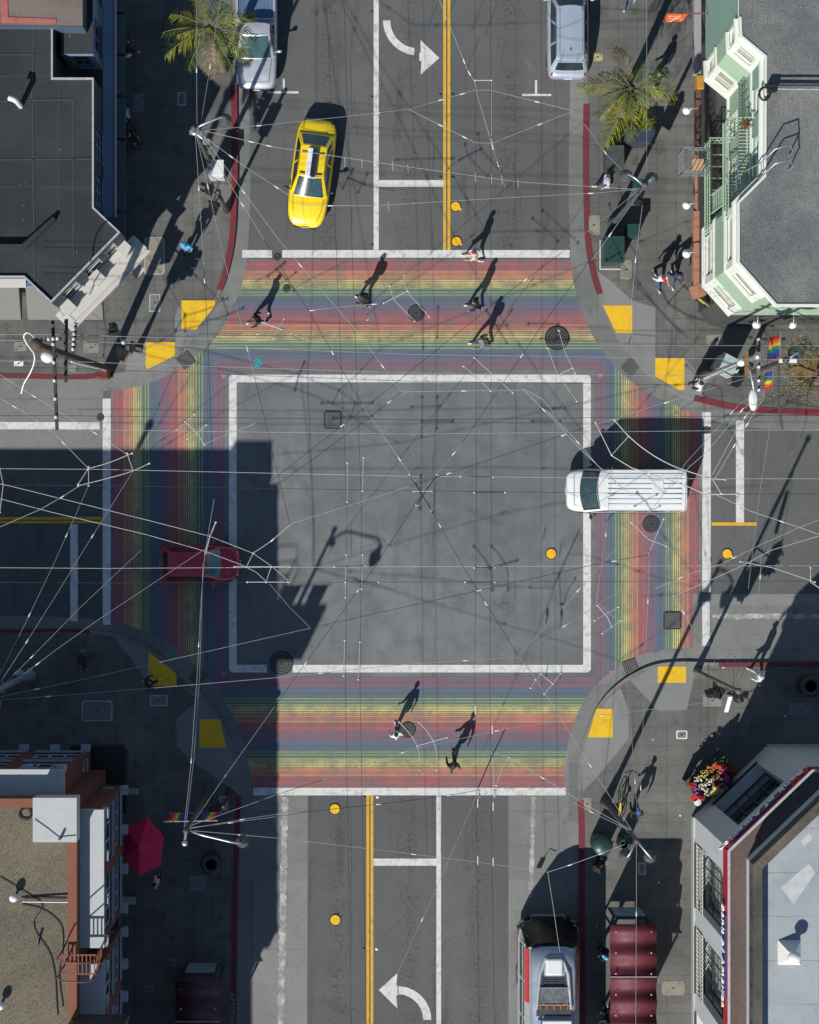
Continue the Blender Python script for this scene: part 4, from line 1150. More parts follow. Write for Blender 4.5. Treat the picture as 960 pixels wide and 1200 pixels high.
facade(tl, poly[2], poly[3], 0, H - .1, [(.45, 1.35, 4.4, 6.0), (1.8, 2.7, 4.4, 6.0), (3.0, 3.6, 4.4, 6.0)] if Lc > 3.8 else [(.4, 1.3, 4.4, 6.0)], TLW, CORN, .12, mull=(0, 1))
wallring(tl, [poly[3], poly[4]], 0, H - .1, TLW, skip=(1,))
Le = (Vector(poly[5]) - Vector(poly[4])).length
facade(tl, poly[4], poly[5], 0, H - .1, [(.3, 1.5, 4.3, 5.9), (2.2, 3.4, 4.3, 5.9)], TLW, TLT, .12, mull=(1, 1), fw=.12)
wallring(tl, [poly[5], poly[6], poly[7], poly[8]], 0, H - .1, TLW, skip=(3,))
# sign ledge along the east side
w = poly[4]; m = MB()
yA, yB = G(0, 243, 0).y * .9167, G(0, -60).y
m.box(w[0] + .28, (poly[4][1] + 24) / 2, 4.12, .5, 24 - poly[4][1], .16); m.build('ledge', TLT, tl)
m = MB(); m.box(w[0] + .56, (poly[4][1] + 24) / 2, 4.16, .05, 24 - poly[4][1], .26); m.build('sign_rail', EDGE, tl)
AWN = M('dark blue grey awning canvas', (.035, .06, .085), .85, 0, .2, 4)
ys = [24.5, 21.6, 19.8, 18.0, 16.15, 13.0, 11.3]
for i in range(len(ys) - 1):
    y1, y0 = ys[i] - .06, ys[i + 1] + .06; x0, x1 = w[0] + .02, w[0] + .80
    m = MB(); m.add([(x0, y0, 3.35), (x1, y0, 2.95), (x1, y1, 2.95), (x0, y1, 3.35), (x1, y0, 2.72), (x1, y1, 2.72), (x0, y0, 2.72), (x0, y1, 2.72)], [(0, 1, 2, 3), (1, 4, 5, 2), (0, 6, 4, 1), (3, 2, 5, 7)])
    m.build('awning', AWN, tl)
AWG = M('grey beige awning canvas', (.17, .168, .158), .85, 0, .14, 4)
for x0, x1 in ((-60, 25), (33, 72), (77, 121)):
    a = G(x0 + (430 - x0) * .037, 0).x; b = G(x1 + (430 - x1) * .037, 0).x
    y0 = poly[0][1] - .02; y1 = y0 - 1.32
    m = MB(); m.add([(a, y1, 2.95), (b, y1, 2.95), (b, y0, 3.45), (a, y0, 3.45), (a, y1, 2.7), (b, y1, 2.7), (a, y0, 2.7), (b, y0, 2.7)], [(0, 1, 2, 3), (4, 5, 1, 0), (6, 4, 0, 3), (1, 5, 7, 2)])
    m.build('awning', AWG, tl)
m = MB(); y0 = poly[0][1]
m.box((poly[0][0] + poly[1][0]) / 2, y0 - .17, 5.95, poly[1][0] - poly[0][0], .34, .22); m.build('cornice', CORN, tl)
m = MB()
for i in range(26): m.box(poly[1][0] - .15 - i * .36, y0 - .14, 5.62, .16, .26, .3)
m.build('bracket_row', M('terracotta brackets', (.25, .10, .055), .8), tl)
# the white ledge across the chamfer with its stub columns
a, b = Vector(poly[2]), Vector(poly[3]); d = (b - a).normalized(); n = Vector((d.y, -d.x))
def cham(u0, u1, o0, o1, z0, z1, mat, nm, par=tl):
    q = [a + d * u0 + n * o0, a + d * u1 + n * o0, a + d * u1 + n * o1, a + d * u0 + n * o1]
    m = MB(); m.prism([(v.x, v.y) for v in q], z0, z1); return m.build(nm, mat, par, bevel=.015)
led = cham(-.35, Lc + .35, .0, 1.0, 3.95, 4.2, CORN, 'ledge')
cham(-.3, Lc + .3, .82, .92, 4.2, 4.27, CORN, 'moulding', led); cham(-.2, Lc + .2, .02, .30, 4.2, 4.34, CORN, 'moulding', led)
for u in (.3, Lc * .5, Lc - .35):
    col = cham(u - .2, u + .2, .02, .48, 4.34, 4.75, CORN, 'stub_column'); cham(u - .26, u + .26, .02, .56, 4.75, 4.86, CORN, 'capital', col)
# lean-to porch below
cham(Lc - .9, Lc - .35, .5, 1.12, 2.7, 2.78, CORN, 'door_hood')
# roof pieces
def roofpipe(parent, px_, py_, z, r=.11, h=.5, elbow=None, mat=None):
    q = G(px_, py_, z); m = MB()
    pts = [(q.x, q.y, z - .1), (q.x, q.y, z + h)]
    if elbow: pts += [(q.x + elbow[0] * .3, q.y + elbow[1] * .3, z + h + .12), (q.x + elbow[0], q.y + elbow[1], z + h + .1)]
    m.tube(pts, r, 12); return m.build('vent_pipe', mat or PORC, parent)
roofpipe(tl, 24, 124, H, .11, .85, (-.28, .1))
m = MB()
for x0, y0, x1, y1 in ((-40, 119, 86, 116), (86, 116, 86, 300), (40, 28, 37, 118), (-40, 64, 40, 63), (-40, 187, 110, 186), (38, 118, 40, 330)):
    m.beam(G(x0, y0, H) + Vector((0, 0, -.07)), G(x1, y1, H) + Vector((0, 0, -.07)), .05, .03)
m.build('roof_seam', M('grey roof flashing', (.042, .046, .05), .8, 0, .4, 3), rf)
m = MB(); q = [G(*p_, H) for p_ in ((-60, 293), (30, 293), (66, 258), (63, 255), (27, 287), (-60, 287))]
m.prism([(v.x, v.y) for v in q], H - .08, H + .22); m.build('roof_upstand', TLROOF, rf)

# ---------------------------------------------------------------- upper left edge: taller brown-roofed house with blue bay
H = 6.95; poly = P2([(-260, 27), (97, 31), (96, -260), (-260, -260)], H)
c = G(40, -40); hb = thing('brown_roofed_house', 'brown-roofed house with pink roof edging and pale blue bay window, top left', 'building', (c.x, c.y, 0), world=True)
BW = wallmat('deep blue boarded wall', (.05, .08, .125))
m = MB(); m.sheet(poly, H - .02); rf = m.build('roof', BROOF, hb)
wallring(hb, poly, 0, H, BW)
PINKR = M('faded pink roof paint', (.33, .10, .09), .85, 0, .35, 3)
q = P2([(2, 27), (66, 28), (66, 22), (10, 20), (6, -60), (-2, -60)], H); m = MB(); m.sheet(q, H + .01); m.build('painted_edge', PINKR, rf)
z0, z1 = 3.4, 5.9; q = [(G(66, 0, H).x, poly[1][1] + .2), (G(66, 0, H).x, poly[1][1] - .85), (poly[1][0] + .25, poly[1][1] - .85), (poly[1][0] + .25, 26)]
bay_ = [q[0], q[1], q[2], q[3]]
for i in range(3):
    A, B = bay_[i], bay_[i + 1]; Lh = (Vector(B) - Vector(A)).length
    ops = [(.25, Lh - .25, 3.8, 5.5)] if i == 1 and Lh > 1 else ([(k * 2.2 + .4, k * 2.2 + 1.7, 3.8, 5.5) for k in range(4)] if i == 2 else [])
    facade(hb, A, B, z0, z1, ops, TLT, TLT, .15, mull=(1, 1), nm='bay_window', fw=.11)
m = MB(); m.sheet(bay_ + [(q[0][0], 26)], z1); m.build('bay_roof', TLROOF, hb); m = MB(); m.sheet(bay_ + [(q[0][0], 26)], z0); m.build('bay_floor', BW, hb)

# ---------------------------------------------------------------- upper right: pale green bay-windowed house
H = 10.7; Zb = 4.05
GREENW = wallmat('pale green wall', (.30, .415, .30), .25); TRIM = wallmat('white painted trim', (.60, .63, .58), .2)
GR2 = wallmat('blue green wall', (.20, .33, .27), .25)
SHOP = wallmat('dark shop front', (.05, .052, .05), .3); BLIND = M('window with pale blinds', (.30, .285, .22), .12, 0, .3, 4, 0, coat=.6)
px = [(866, 20), (867, 43), (896, 67), (895, 206), (864, 237), (864, 308), (909, 359), (1300, 359), (1300, -260), (866, -260)]
poly = P2(px, H)
c = G(870, 180); tr = thing('green_house', 'pale green house with white-trimmed bay windows and grey gravel roof', 'building', (c.x, c.y, 0), world=True)
ov = P2([(x, y + (6 if y == 359 else 0)) for x, y in px], H)
# the south side eave overhangs so the wall stands further back
south = poly[6][1] + .42
wp = list(poly); wp[7] = (wp[7][0], south); f_ = (south - poly[5][1]) / (poly[6][1] - poly[5][1]); wp[6] = (poly[5][0] + (poly[6][0] - poly[5][0]) * f_, south)
m = MB(); m.sheet(poly, H); rf = m.build('roof', TRROOF, tr)
m = MB(); m.sheet(poly, H - .25); m.build('soffit', TRIM, rf)
edge_trim(rf, poly[:8], .09, H - .26, H + .05, TRIM, 'roof_edging')
bands = [(Zb, 6.35, 'lo'), (6.35, 8.5, 'sp'), (8.5, H - .22, 'hi')]
order = list(range(len(wp)))          # px list runs counter-clockwise in plan when read this way?
ar = sum(wp[i][0] * wp[(i + 1) % len(wp)][1] - wp[(i + 1) % len(wp)][0] * wp[i][1] for i in range(len(wp)))
W_ = wp if ar > 0 else list(reversed(wp))
idx = {tuple(p_): i for i, p_ in enumerate(W_)}
def tr_edge(i, j, kind):
    A, B = (wp[i], wp[j]) if ar > 0 else (wp[j], wp[i])
    Lh = (Vector(B) - Vector(A)).length
    for z0, z1, k in bands:
        if k == 'sp': facade(tr, A, B, z0, z1, [], GREENW, TRIM, nm='spandrel')
        elif kind == 'bay':
            mw = min(.30, Lh * .16)
            facade(tr, A, B, z0, z1, [(mw, Lh - mw, z0 + .36, z1 - .34)], TRIM, TRIM, .14, mull=(0, 1), fw=.06, glassm=BLIND)
        elif kind == 'rec':
            ops = [(.9, 1.9, z0 + .35, z1 - .4), (2.8, 3.8, z0 + .35, z1 - .4)]
            facade(tr, A, B, z0, z1, [o for o in ops if o[1] < Lh - .3], GREENW if k == 'lo' else GR2, TRIM, .16, mull=(0, 1), fw=.11, glassm=BLIND)
        else: facade(tr, A, B, z0, z1, [], GREENW, TRIM)
for i, k in ((0, 'bay'), (1, 'bay'), (2, 'rec'), (3, 'plain'), (4, 'bay'), (5, 'bay'), (6, 'plain')): tr_edge(i, i + 1, k)
A, B = (wp[9], wp[0]) if ar > 0 else (wp[0], wp[9]); facade(tr, A, B, Zb, H - .22, [(1.0, 2.1, 4.8, 6.0), (4, 5.1, 4.8, 6.0)], GR2, TRIM, .14)
# moulded courses that step out at each level
mo = MB()
for z, o, h in ((Zb + .05, .10, .2), (6.3, .07, .14), (8.5, .07, .14), (H - .3, .14, .16)):
    pts = W_; 
    seq_ = [wp[i] for i in range(0, 7)] if ar > 0 else [wp[i] for i in range(6, -1, -1)]
    edge_trim(tr, seq_, o, z - h / 2, z + h / 2, TRIM, 'moulding', -1)
# underside of the bays and shop front below
m = MB(); m.sheet(wp, Zb); m.build('soffit', SHOP, tr)
sx = poly[2][0] - .55; shop = [(sx, 26), (sx, wp[6][1] + .55), (wp[6][0] - .1, south), (40, south)]
m = MB()
for i in range(3):
    A, B = shop[i], shop[i + 1]; m.quad((A[0], A[1], 0), (B[0], B[1], 0), (B[0], B[1], Zb), (A[0], A[1], Zb))
m.build('shop_front', SHOP, tr); m = MB(); m.sheet([(sx, 26), shop[1], shop[2], (wp[6][0], wp[6][1]), (40, 26)], Zb - .03); m.build('shop_roof', M('dark shop roof', (.045, .046, .046), .8), tr)
SALM = wallmat('salmon painted sign band', (.36, .16, .10), .4); BROWNB = wallmat('brown sign band', (.11, .055, .04), .4)
def sband(x, y0, y1, z, w, mat, nm='sign_band'):
    a_, b_ = G(x, y0, z), G(x, y1, z); m = MB(); m.box(a_.x + w / 2, (a_.y + b_.y) / 2, z - .25, w, abs(a_.y - b_.y), .5); return m.build(nm, mat, tr, bevel=.02)
sband(813, 247, 344, 3.5, .26, SALM); sband(816, 104, 170, 3.5, .22, BROWNB); sband(815, 172, 245, 3.45, .10, SALM)
sband(814, -30, 86, 3.6, .3, wallmat('grey sign box', (.28, .27, .29)))
sband(817, 88, 104, 3.6, .3, M('amber sign', (.45, .22, .03), .5), 'shop_sign')
m = MB(); m.beam(G(812, 343, 3.5) - Vector((0, 0, .28)), G(826, 338, 3.5) - Vector((0, 0, .28)), .55, .5); m.build('sign_band', SALM, tr)
GOOSE = []
for x, y, x2, y2 in ((805, 129, 818, 127), (805, 240, 818, 238), (805, 297, 818, 295), (887, 380, 888, 366), (929, 380, 930, 366), (796, 28, 0, 0)):
    if x2 == 0: continue
    z = 3.9; A_, B_ = G(x2, y2, z), G(x, y, z - .15)
    m = MB(); m.tube([A_, (A_ + B_) / 2 + Vector((0, 0, .12)), B_ + Vector((0, 0, .12)), B_], .025, 6); lp = m.build('wall_lamp', STEEL, tr)
    m = MB(); m.lathe([(.03, .16), (.17, .05), (.2, -.06), (.17, -.07)], B_, 14); m.build('lamp_shade', PORC, lp)
# fire escape
FE = M('pale green iron', (.34, .46, .34), .5, .1, .15, 5)
x0, x1 = G(0, 0).x, 0
xo = (804 - NX) * PX; xw = poly[2][0] - .02; yA = (600 - 192) * PX; yB = (600 - 296) * PX
FEL = []
for z in (Zb + .35, 8.15):
    fe = MB()
    for k in range(9 if z < 6 else 30):
        y = yB + (yA - yB) * k / (8 if z < 6 else 29); fe.box((xo + xw) / 2, y, z, xw - xo, .03, .03)
    fe.box(xo, (yA + yB) / 2, z, .06, yA - yB, .06); fe.box(xw - .1, (yA + yB) / 2, z, .06, yA - yB, .06)
    lo_ = fe.build('fire_escape_landing', FE, tr); FEL.append(lo_); rl = MB()
    for hh in (.5, 1.0): rl.beam((xo, yB, z + hh), (xo, yA, z + hh), .035); [rl.beam((xo, yy, z + hh), (xw, yy, z + hh), .035) for yy in (yA, yB)]
    for k in range(30): y = yB + (yA - yB) * k / 29; rl.beam((xo, y, z), (xo, y, z + 1), .022)
    for k in range(6):
        for yy in (yA, yB): x = xo + (xw - xo) * k / 6; rl.beam((x, yy, z), (x, yy, z + 1), .022)
    rl.build('railing', FE, lo_)
fo = FEL[1]
st_ = MB()       # short ladder between the two landings
A0, A1 = G(833, 240, 5.0), G(851, 226, 7.9)
for s_ in (-.38, .38): st_.beam(A0 + Vector((0, s_, 0)), A1 + Vector((0, s_, 0)), .05, .07)
for k in range(9): p_ = A0.lerp(A1, (k + .5) / 9); st_.beam(p_ + Vector((0, -.36, 0)), p_ + Vector((0, .36, 0)), .035)
st_.build('ladder', FE, fo)
ld = MB()        # gooseneck ladder to the roof
yl = G(0, 200, H).y
for s in (-.28, .28):
    ld.tube([(xo + .35, yl - .1 + s, 8.2), (xw - .15, yl + s, H + .2), (xw + .2, yl + .35 + s, H + 1.0), (xw + .75, yl + .5 + s, H + 1.05), (xw + .95, yl + .3 + s, H + .75), (xw + .95, yl + .3 + s, H)], .028, 6)
for k in range(8): t = k / 7; p_ = Vector((xo + .35, yl - .1, 8.2)).lerp(Vector((xw - .15, yl, H + .2)), t); ld.beam(p_ + Vector((0, -.28, 0)), p_ + Vector((0, .28, 0)), .025)
ld.build('roof_ladder', STEEL, fo)
cg = MB(); gx0, gx1 = G(796, 0, 4.4).x, xo; gy0, gy1 = G(0, 206, 4.4).y, G(0, 179, 4.4).y
for z in (4.4, 4.95, 5.4):
    cg.beam((gx0, gy0, z), (gx1, gy0, z), .04); cg.beam((gx0, gy1, z), (gx1, gy1, z), .04); cg.beam((gx0, gy0, z), (gx0, gy1, z), .04); cg.beam((gx1, gy0, z), (gx1, gy1, z), .04)
for k in range(7):
    t = k / 6; x = gx0 + (gx1 - gx0) * t; y = gy0 + (gy1 - gy0) * t
    cg.beam((x, gy0, 4.4), (x, gy0, 5.4), .025); cg.beam((x, gy1, 4.4), (x, gy1, 5.4), .025); cg.beam((gx0, y, 4.4), (gx0, y, 5.4), .025)
    cg.beam((x, gy0, 4.38), (x, gy1, 4.38), .03)
cg.build('drop_platform', STEEL, fo)
m = MB(); m.box((gx0 + gx1) / 2 + .18, (gy0 + gy1) / 2 - .05, 4.62, .48, .42, .42); bx_ = tag(m.build('cardboard_box', M('cardboard', (.42, .27, .17), .85, 0, .25, 6), bevel=.01), 'torn cardboard box in the steel cage of the fire escape', 'box')
m = MB(); m.lathe([(.12, 0), (.17, .26), (.19, .28)], G(872, 148, 8.6), 12); pt = m.build('flower_pot', M('terracotta', (.28, .11, .06), .8)); tag(pt, 'small potted plant on the top landing of the green fire escape', 'pot plant')
m = MB(); rg = random.Random(2); q = G(872, 148, 8.6)
for k in range(60):
    a_ = rg.uniform(0, 6.28); r_ = rg.uniform(.02, .26); p_ = q + Vector((r_ * math.cos(a_), r_ * math.sin(a_), rg.uniform(.25, .6))); v = Vector((rg.uniform(-1, 1), rg.uniform(-1, 1), rg.uniform(-.3, 1))).normalized() * .1; s_ = v.cross(Vector((.3, .5, 1))).normalized() * .03
    m.quad(p_ - s_, p_ + v, p_ + s_, p_ - v * .2)
m.build('foliage', M('potted plant leaf', (.05, .05, .015), .6), pt)
# roof pole with black cable coil
m = MB(); m.tube([G(898, 106, H) + Vector((0, 0, .3)), G(1010, 107, H) + Vector((0, 0, .3))], .05, 8); ro = m.build('roof_mast', STEEL, tr)
m = MB(); m.tube([G(897, 103, H) + Vector((0, 0, .4)), G(1010, 103, H) + Vector((0, 0, .4))], .035, 8); m.box(*(G(903, 105, H) + Vector((0, 0, .25))), .35, .3, .3); m.build('cable_sleeve', BLACK, ro)
m = MB(); q = G(895, 111, H); m.tube([(q.x + .2 * math.cos(R(a_)), q.y + .25 * math.sin(R(a_)), H + .15) for a_ in range(0, 361, 20)], .045, 6); m.build('cable_coil', BLACK, ro)

# ---------------------------------------------------------------- lower left: tan-roofed house with red corner
H = 11.6
RED_W = wallmat('dusky red wall', (.110, .036, .032), .35); ORANGE = wallmat('orange roof coping', (.185, .064, .03), .4); PALE = wallmat('pale grey ledge', (.40, .42, .42), .3)
BLT = M('blue grey painted trim', (.30, .36, .42), .55, 0, .15, 4)
k = (CAMH - H) / CAMH
gx = lambda x, z=H: NX + (x - NX) * (CAMH - z) / CAMH
gy = lambda y, z=H: NY + (y - NY) * (CAMH - z) / CAMH
c = G(60, 1000); bl = thing('tan_roofed_house', 'tan gravel roofed house with orange coping, red corner and grey bay ledges', 'building', (c.x, c.y, 0), world=True)
E_, N_ = gx(90), gy(936)       # ground pixel of the outer corner
poly = P2([(-260, N_), (-260, 1425), (E_, 1425), (E_, N_)]); poly = list(poly)
m = MB(); m.sheet(poly, H - .35); rf = m.build('roof', BLROOF, bl)
edge_trim(rf, [poly[2], poly[3], poly[0]], .34, H - .36, H, ORANGE, 'coping')
wl = [poly[0], poly[1], poly[2], poly[3]]
wallring(bl, wl, 0, H - .36, RED_W)
m = MB(); q = P2([(38.5, 935), (90, 935), (90, 987), (38.5, 987)], H + .4)
m.prism(q, H - .34, H + .4); tw = m.build('corner_cap', PALE, bl, bevel=.02)
m = MB(); q0 = G(72, 981, H + .3); m.cyl(q0.x, q0.y, H + .4, H + .68, .055, .055, 10); m.tube([G(41, 960, H + .42), G(55, 970, H + .42), G(69, 981, H + .42), G(89, 979, H + .42)], .012, 5); m.build('cable_stub', DSTEEL, tw)
# lower neighbouring building, unseen beyond the picture, it shades the road
m = MB(); q = P2([(-260, 1425), (-260, 1900), (E_ - 6, 1900), (E_ - 6, 1425)]); m.prism(q, 0, 10.9); m.build('neighbour_building', RED_W, bl)
m = MB(); m.box(G(163, 0).x, G(0, 1108).y, 12.0, 2.15, .18, 2.0); m.build('blade_sign', DSTEEL, bl)
# bays: ledge on top, window face with brackets, floor
def bay_box(u0, u1, axis, zt, zb, out, label_windows):
    "axis 'n': along x on the north wall; 'e': along y on the east wall (ground pixel ranges)"
    if axis == 'n':
        a, b = G(u0, N_), G(u1, N_); yo = a.y + out
        quad = [(a.x, a.y), (b.x, b.y), (b.x, yo), (a.x, yo)]; faces = [(quad[2], quad[3], 1), (quad[1], quad[2], 0)]
    else:
        a, b = G(E_, u0), G(E_, u1); xo_ = a.x + out
        quad = [(a.x, b.y), (xo_, b.y), (xo_, a.y), (a.x, a.y)]; faces = [(quad[1], quad[2], 1), (quad[2], quad[3], 0), (quad[0], quad[1], 0)]
    m = MB(); m.prism([(p_[0], p_[1]) for p_ in quad], zt - .12, zt - .02); m.prism([(p_[0] + (.18 if axis == 'e' and k_ in (1, 2) else 0), p_[1] + (.18 if axis == 'n' and k_ in (2, 3) else 0)) for k_, p_ in enumerate(quad)], zt - .019, zt + .1); lg = m.build('bay_ledge', PALE, bl, bevel=.02)
    for A, B, main in faces:
        Lh = (Vector(B) - Vector(A)).length
        if main:
            nw = max(1, int(Lh / 2.3)); ww = Lh / nw; ops = [(i * ww + .28, (i + 1) * ww - .28, 7.6, zt - .9) for i in range(nw)]
            facade(bl, A, B, 7.0, zt - .12, ops, RED_W, BLT, .16, mull=(2, 1), nm='bay_wall', fw=.09)
            facade(bl, A, B, zb, 7.0, [(o[0], o[1], zb + .5, 6.6) for o in ops], RED_W, BLT, .16, mull=(2, 1), nm='bay_wall', fw=.09)
            d_ = (Vector(B) - Vector(A)).normalized(); n_ = Vector((d_.y, -d_.x))
            for zz, sz in ((zt - .45, .62), (zb + .02, .5)):
                nb = max(2, round(Lh / 1.25)); 
                for i in range(nb):
                    u = .18 + (Lh - .36) * i / (nb - 1); p_ = Vector(A) + d_ * u + n_ * .125
                    bm_ = MB(); bm_.box(p_.x, p_.y, zz, .28, .24, sz, math.atan2(d_.y, d_.x)); bm_.box(p_.x + n_.x * .03, p_.y + n_.y * .03, zz + sz / 2 + .03, .36, .32, .06, math.atan2(d_.y, d_.x)); bm_.build('bracket', BLT, bl)
        else: facade(bl, A, B, zb, zt - .12, [(.2, Lh - .2, zb + 1.2, 6.4)], RED_W, BLT, .12, mull=(0, 1), nm='bay_wall')
    m = MB(); m.sheet([(p_[0], p_[1]) for p_ in quad], zb); m.build('bay_floor', RED_W, bl)
bay_box(-260, gx(75, 10.9), 'n', 10.8, 4.4, .84, 1)
bay_box(gy(949, 10.9), gy(1111, 10.9), 'e', 10.8, 4.8, .76, 1)
bay_box(gy(1130, 10.9), 1420, 'e', 10.8, 4.8, .76, 1)
# black canopy round the corner and dark shop fronts
m = MB(); q = P2([(100, N_ + 1), (100, N_ - 26), (E_ + 16, N_ - 26), (E_ + 22, N_ - 20), (E_ + 22, 935), (E_ + 1, 935), (E_ + 1, N_ + 1)]); m.prism(q, 3.6, 4.1); m.build('canopy', BLACK, bl, bevel=.08)
m = MB(); a_ = G(E_ + .5, 935); b_ = G(E_ + .5, 1400); m.box(a_.x + .25, (a_.y + b_.y) / 2, 3.6, .5, a_.y - b_.y, .8); m.build('sign_band', SHOP, bl)
# roof bits
for x, y in ((18, 1050), (2, 1176)):
    q = G(x, y, H - .3); m = MB(); m.cyl(q.x, q.y, H - .36, H - .05, .05, .05, 10); m.ell((q.x, q.y, H + .02), .17, 14, 10); m.build('roof_vent', PORC, bl)
m = MB(); q = G(42, 1110, H); m.tube([(q.x, q.y, H - .3), (q.x + .05, q.y + .3, H - .15), (q.x + .1, q.y + .4, H - .15)], .05, 8); m.build('roof_vent', DSTEEL, bl)
m = MB()
for pts in (((0, 1028), (30, 1046), (50, 1062), (40, 1080), (60, 1120), (68, 1190)), ((26, 1060), (50, 1066), (72, 1085), (74, 1110), (70, 1140), (74, 1180)), ((25, 1052), (78, 1053))):
    m.tube(smooth_line([G(x, y, H - .33) + Vector((0, 0, .02)) for x, y in pts], 5), .018, 5)
for r_ in (.2, .23, .26): q = G(30, 954, H - .3); m.tube([(q.x + r_ * math.cos(R(t)), q.y + r_ * .95 * math.sin(R(t)), H - .31 + r_ * .1) for t in range(0, 361, 24)], .014, 5)
m.build('roof_cable', BLACK, bl)
m = MB(); m.tube([G(25, 1058, H) + Vector((0, 0, -.2)), G(80, 1058, H) + Vector((0, 0, -.1))], .03, 6); m.build('roof_pipe', EDGE, bl)
# rust-red ladder platform over the coping
RUST = M('rust red iron', (.20, .06, .035), .7, .1, .3, 6)
m = MB(); cx, cy = G(92, 1130, H + .3).xy
for k in range(9): m.box(cx - .62 + k * .155, cy, H + .32, .04, .7, .04)
for s in (-.36, .36): m.beam((cx - .75, cy + s, H + .32), (cx + .75, cy + s, H + .32), .05)
for s in (-.36, .36):
    m.tube([(cx + .7, cy + s, H - 3.2), (cx + .7, cy + s, H + 1.1), (cx + .45, cy + s, H + 1.5), (cx - .3, cy + s, H + 1.45), (cx - .72, cy + s, H + .9), (cx - .72, cy + s, H - .3)], .03, 6)
for k in range(12): m.beam((cx + .7, cy - .36, H - 3 + k * .3), (cx + .7, cy + .36, H - 3 + k * .3), .025)
m.build('roof_ladder', RUST, bl)

# ---------------------------------------------------------------- lower right: white bank with chamfered entrance
BANKW = wallmat('white bank wall', (.52, .55, .56), .2); REDB = M('red sign band', (.42, .012, .03), .5, 0, .15, 4); NAVY = M('navy sign band', (.02, .04, .16), .45, 0, .1, 4)
RUSTL = roofmat('rusty ledge roofing', (.085, .072, .066), (.125, .078, .072), None, None, 0, .5); STONE = roofmat('mossy stone coping', (.05, .047, .042), (.115, .105, .09), None, None, 0, .6)
c = G(880, 1050); br = thing('bank_building', 'white bank with chamfered corner entrance, red sign band and pale grey roof', 'building', (c.x, c.y, 0), world=True)
Pw0, Pw1, Pc, Pn = (812, 1700), (812, 956), (897.5, 874), (1400, 874)
poly = P2([Pw0, Pw1, Pc, Pn, (1400, 1700)]); poly = list(reversed(poly)) if sum(poly[i][0] * poly[(i + 1) % 5][1] - poly[(i + 1) % 5][0] * poly[i][1] for i in range(5)) < 0 else poly
W0, W1, C_, N2 = (Vector(P2([q])[0]) for q in (Pw0, Pw1, Pc, Pn))
Z1 = 8.3
ccw = lambda A, B: (A, B)
uW = lambda py: (G(0, py).y - G(0, 956).y) * -1      # distance down the west wall from the chamfer
def wallseg(A, B, ops, mat, **kw):
    # choose direction so that the outside is away from the building middle
    A = Vector(A); B = Vector(B); d_ = (B - A).normalized(); n_ = Vector((d_.y, -d_.x)); mid = (A + B) / 2
    if n_.dot(mid - G(1000, 1100).xy) < 0:
        Lh = (B - A).length; A, B = B, A; ops = [(Lh - o[1], Lh - o[0]) + tuple(o[2:]) for o in ops]
    return facade(br, A, B, kw.pop('z0', 0), kw.pop('z1', Z1 - 1.0), ops, mat, kw.pop('fm', DSTEEL), **kw)
GRILL = glass('bank window glass', (.075, .085, .072), .1)  # greenish reflection and curtains put into the glass colour
wops = [(uW(y0), uW(y1), .8, 6.9, .5) for y0, y1 in ((985, 1058), (1082, 1157), (1181, 1256), (1280, 1355))]
wallseg(W1, W0, wops, BANKW, depth=.55, glassm=GRILL, mull=(2, 2), fw=.09)
Lc = (C_ - W1).length
# chamfer: tall recessed entrance
wallseg(W1, C_, [(Lc * .22, Lc * .80, 1.15, 6.2)], BANKW, depth=.9, glassm=glass('entrance glass', (.006, .012, .014), .06), mull=(3, 3), fw=.1, sill=True)
wallseg(C_, N2, [(2.2, 4.6, .95, 6.0), (6.5, 9, .95, 6.0)], BANKW, depth=.5, mull=(2, 2))
# stone plinth
m = MB()
for A, B in ((W1, W0), (C_, N2)):
    d_ = (B - A).normalized(); n_ = Vector((d_.y, -d_.x)); n_ = -n_ if n_.dot((A + B) / 2 - G(1000, 1100).xy) < 0 else n_
    m.prism([tuple(A), tuple(B), tuple(B + n_ * .09), tuple(A + n_ * .09)], 0, .55)
m.build('plinth', PALE, br)
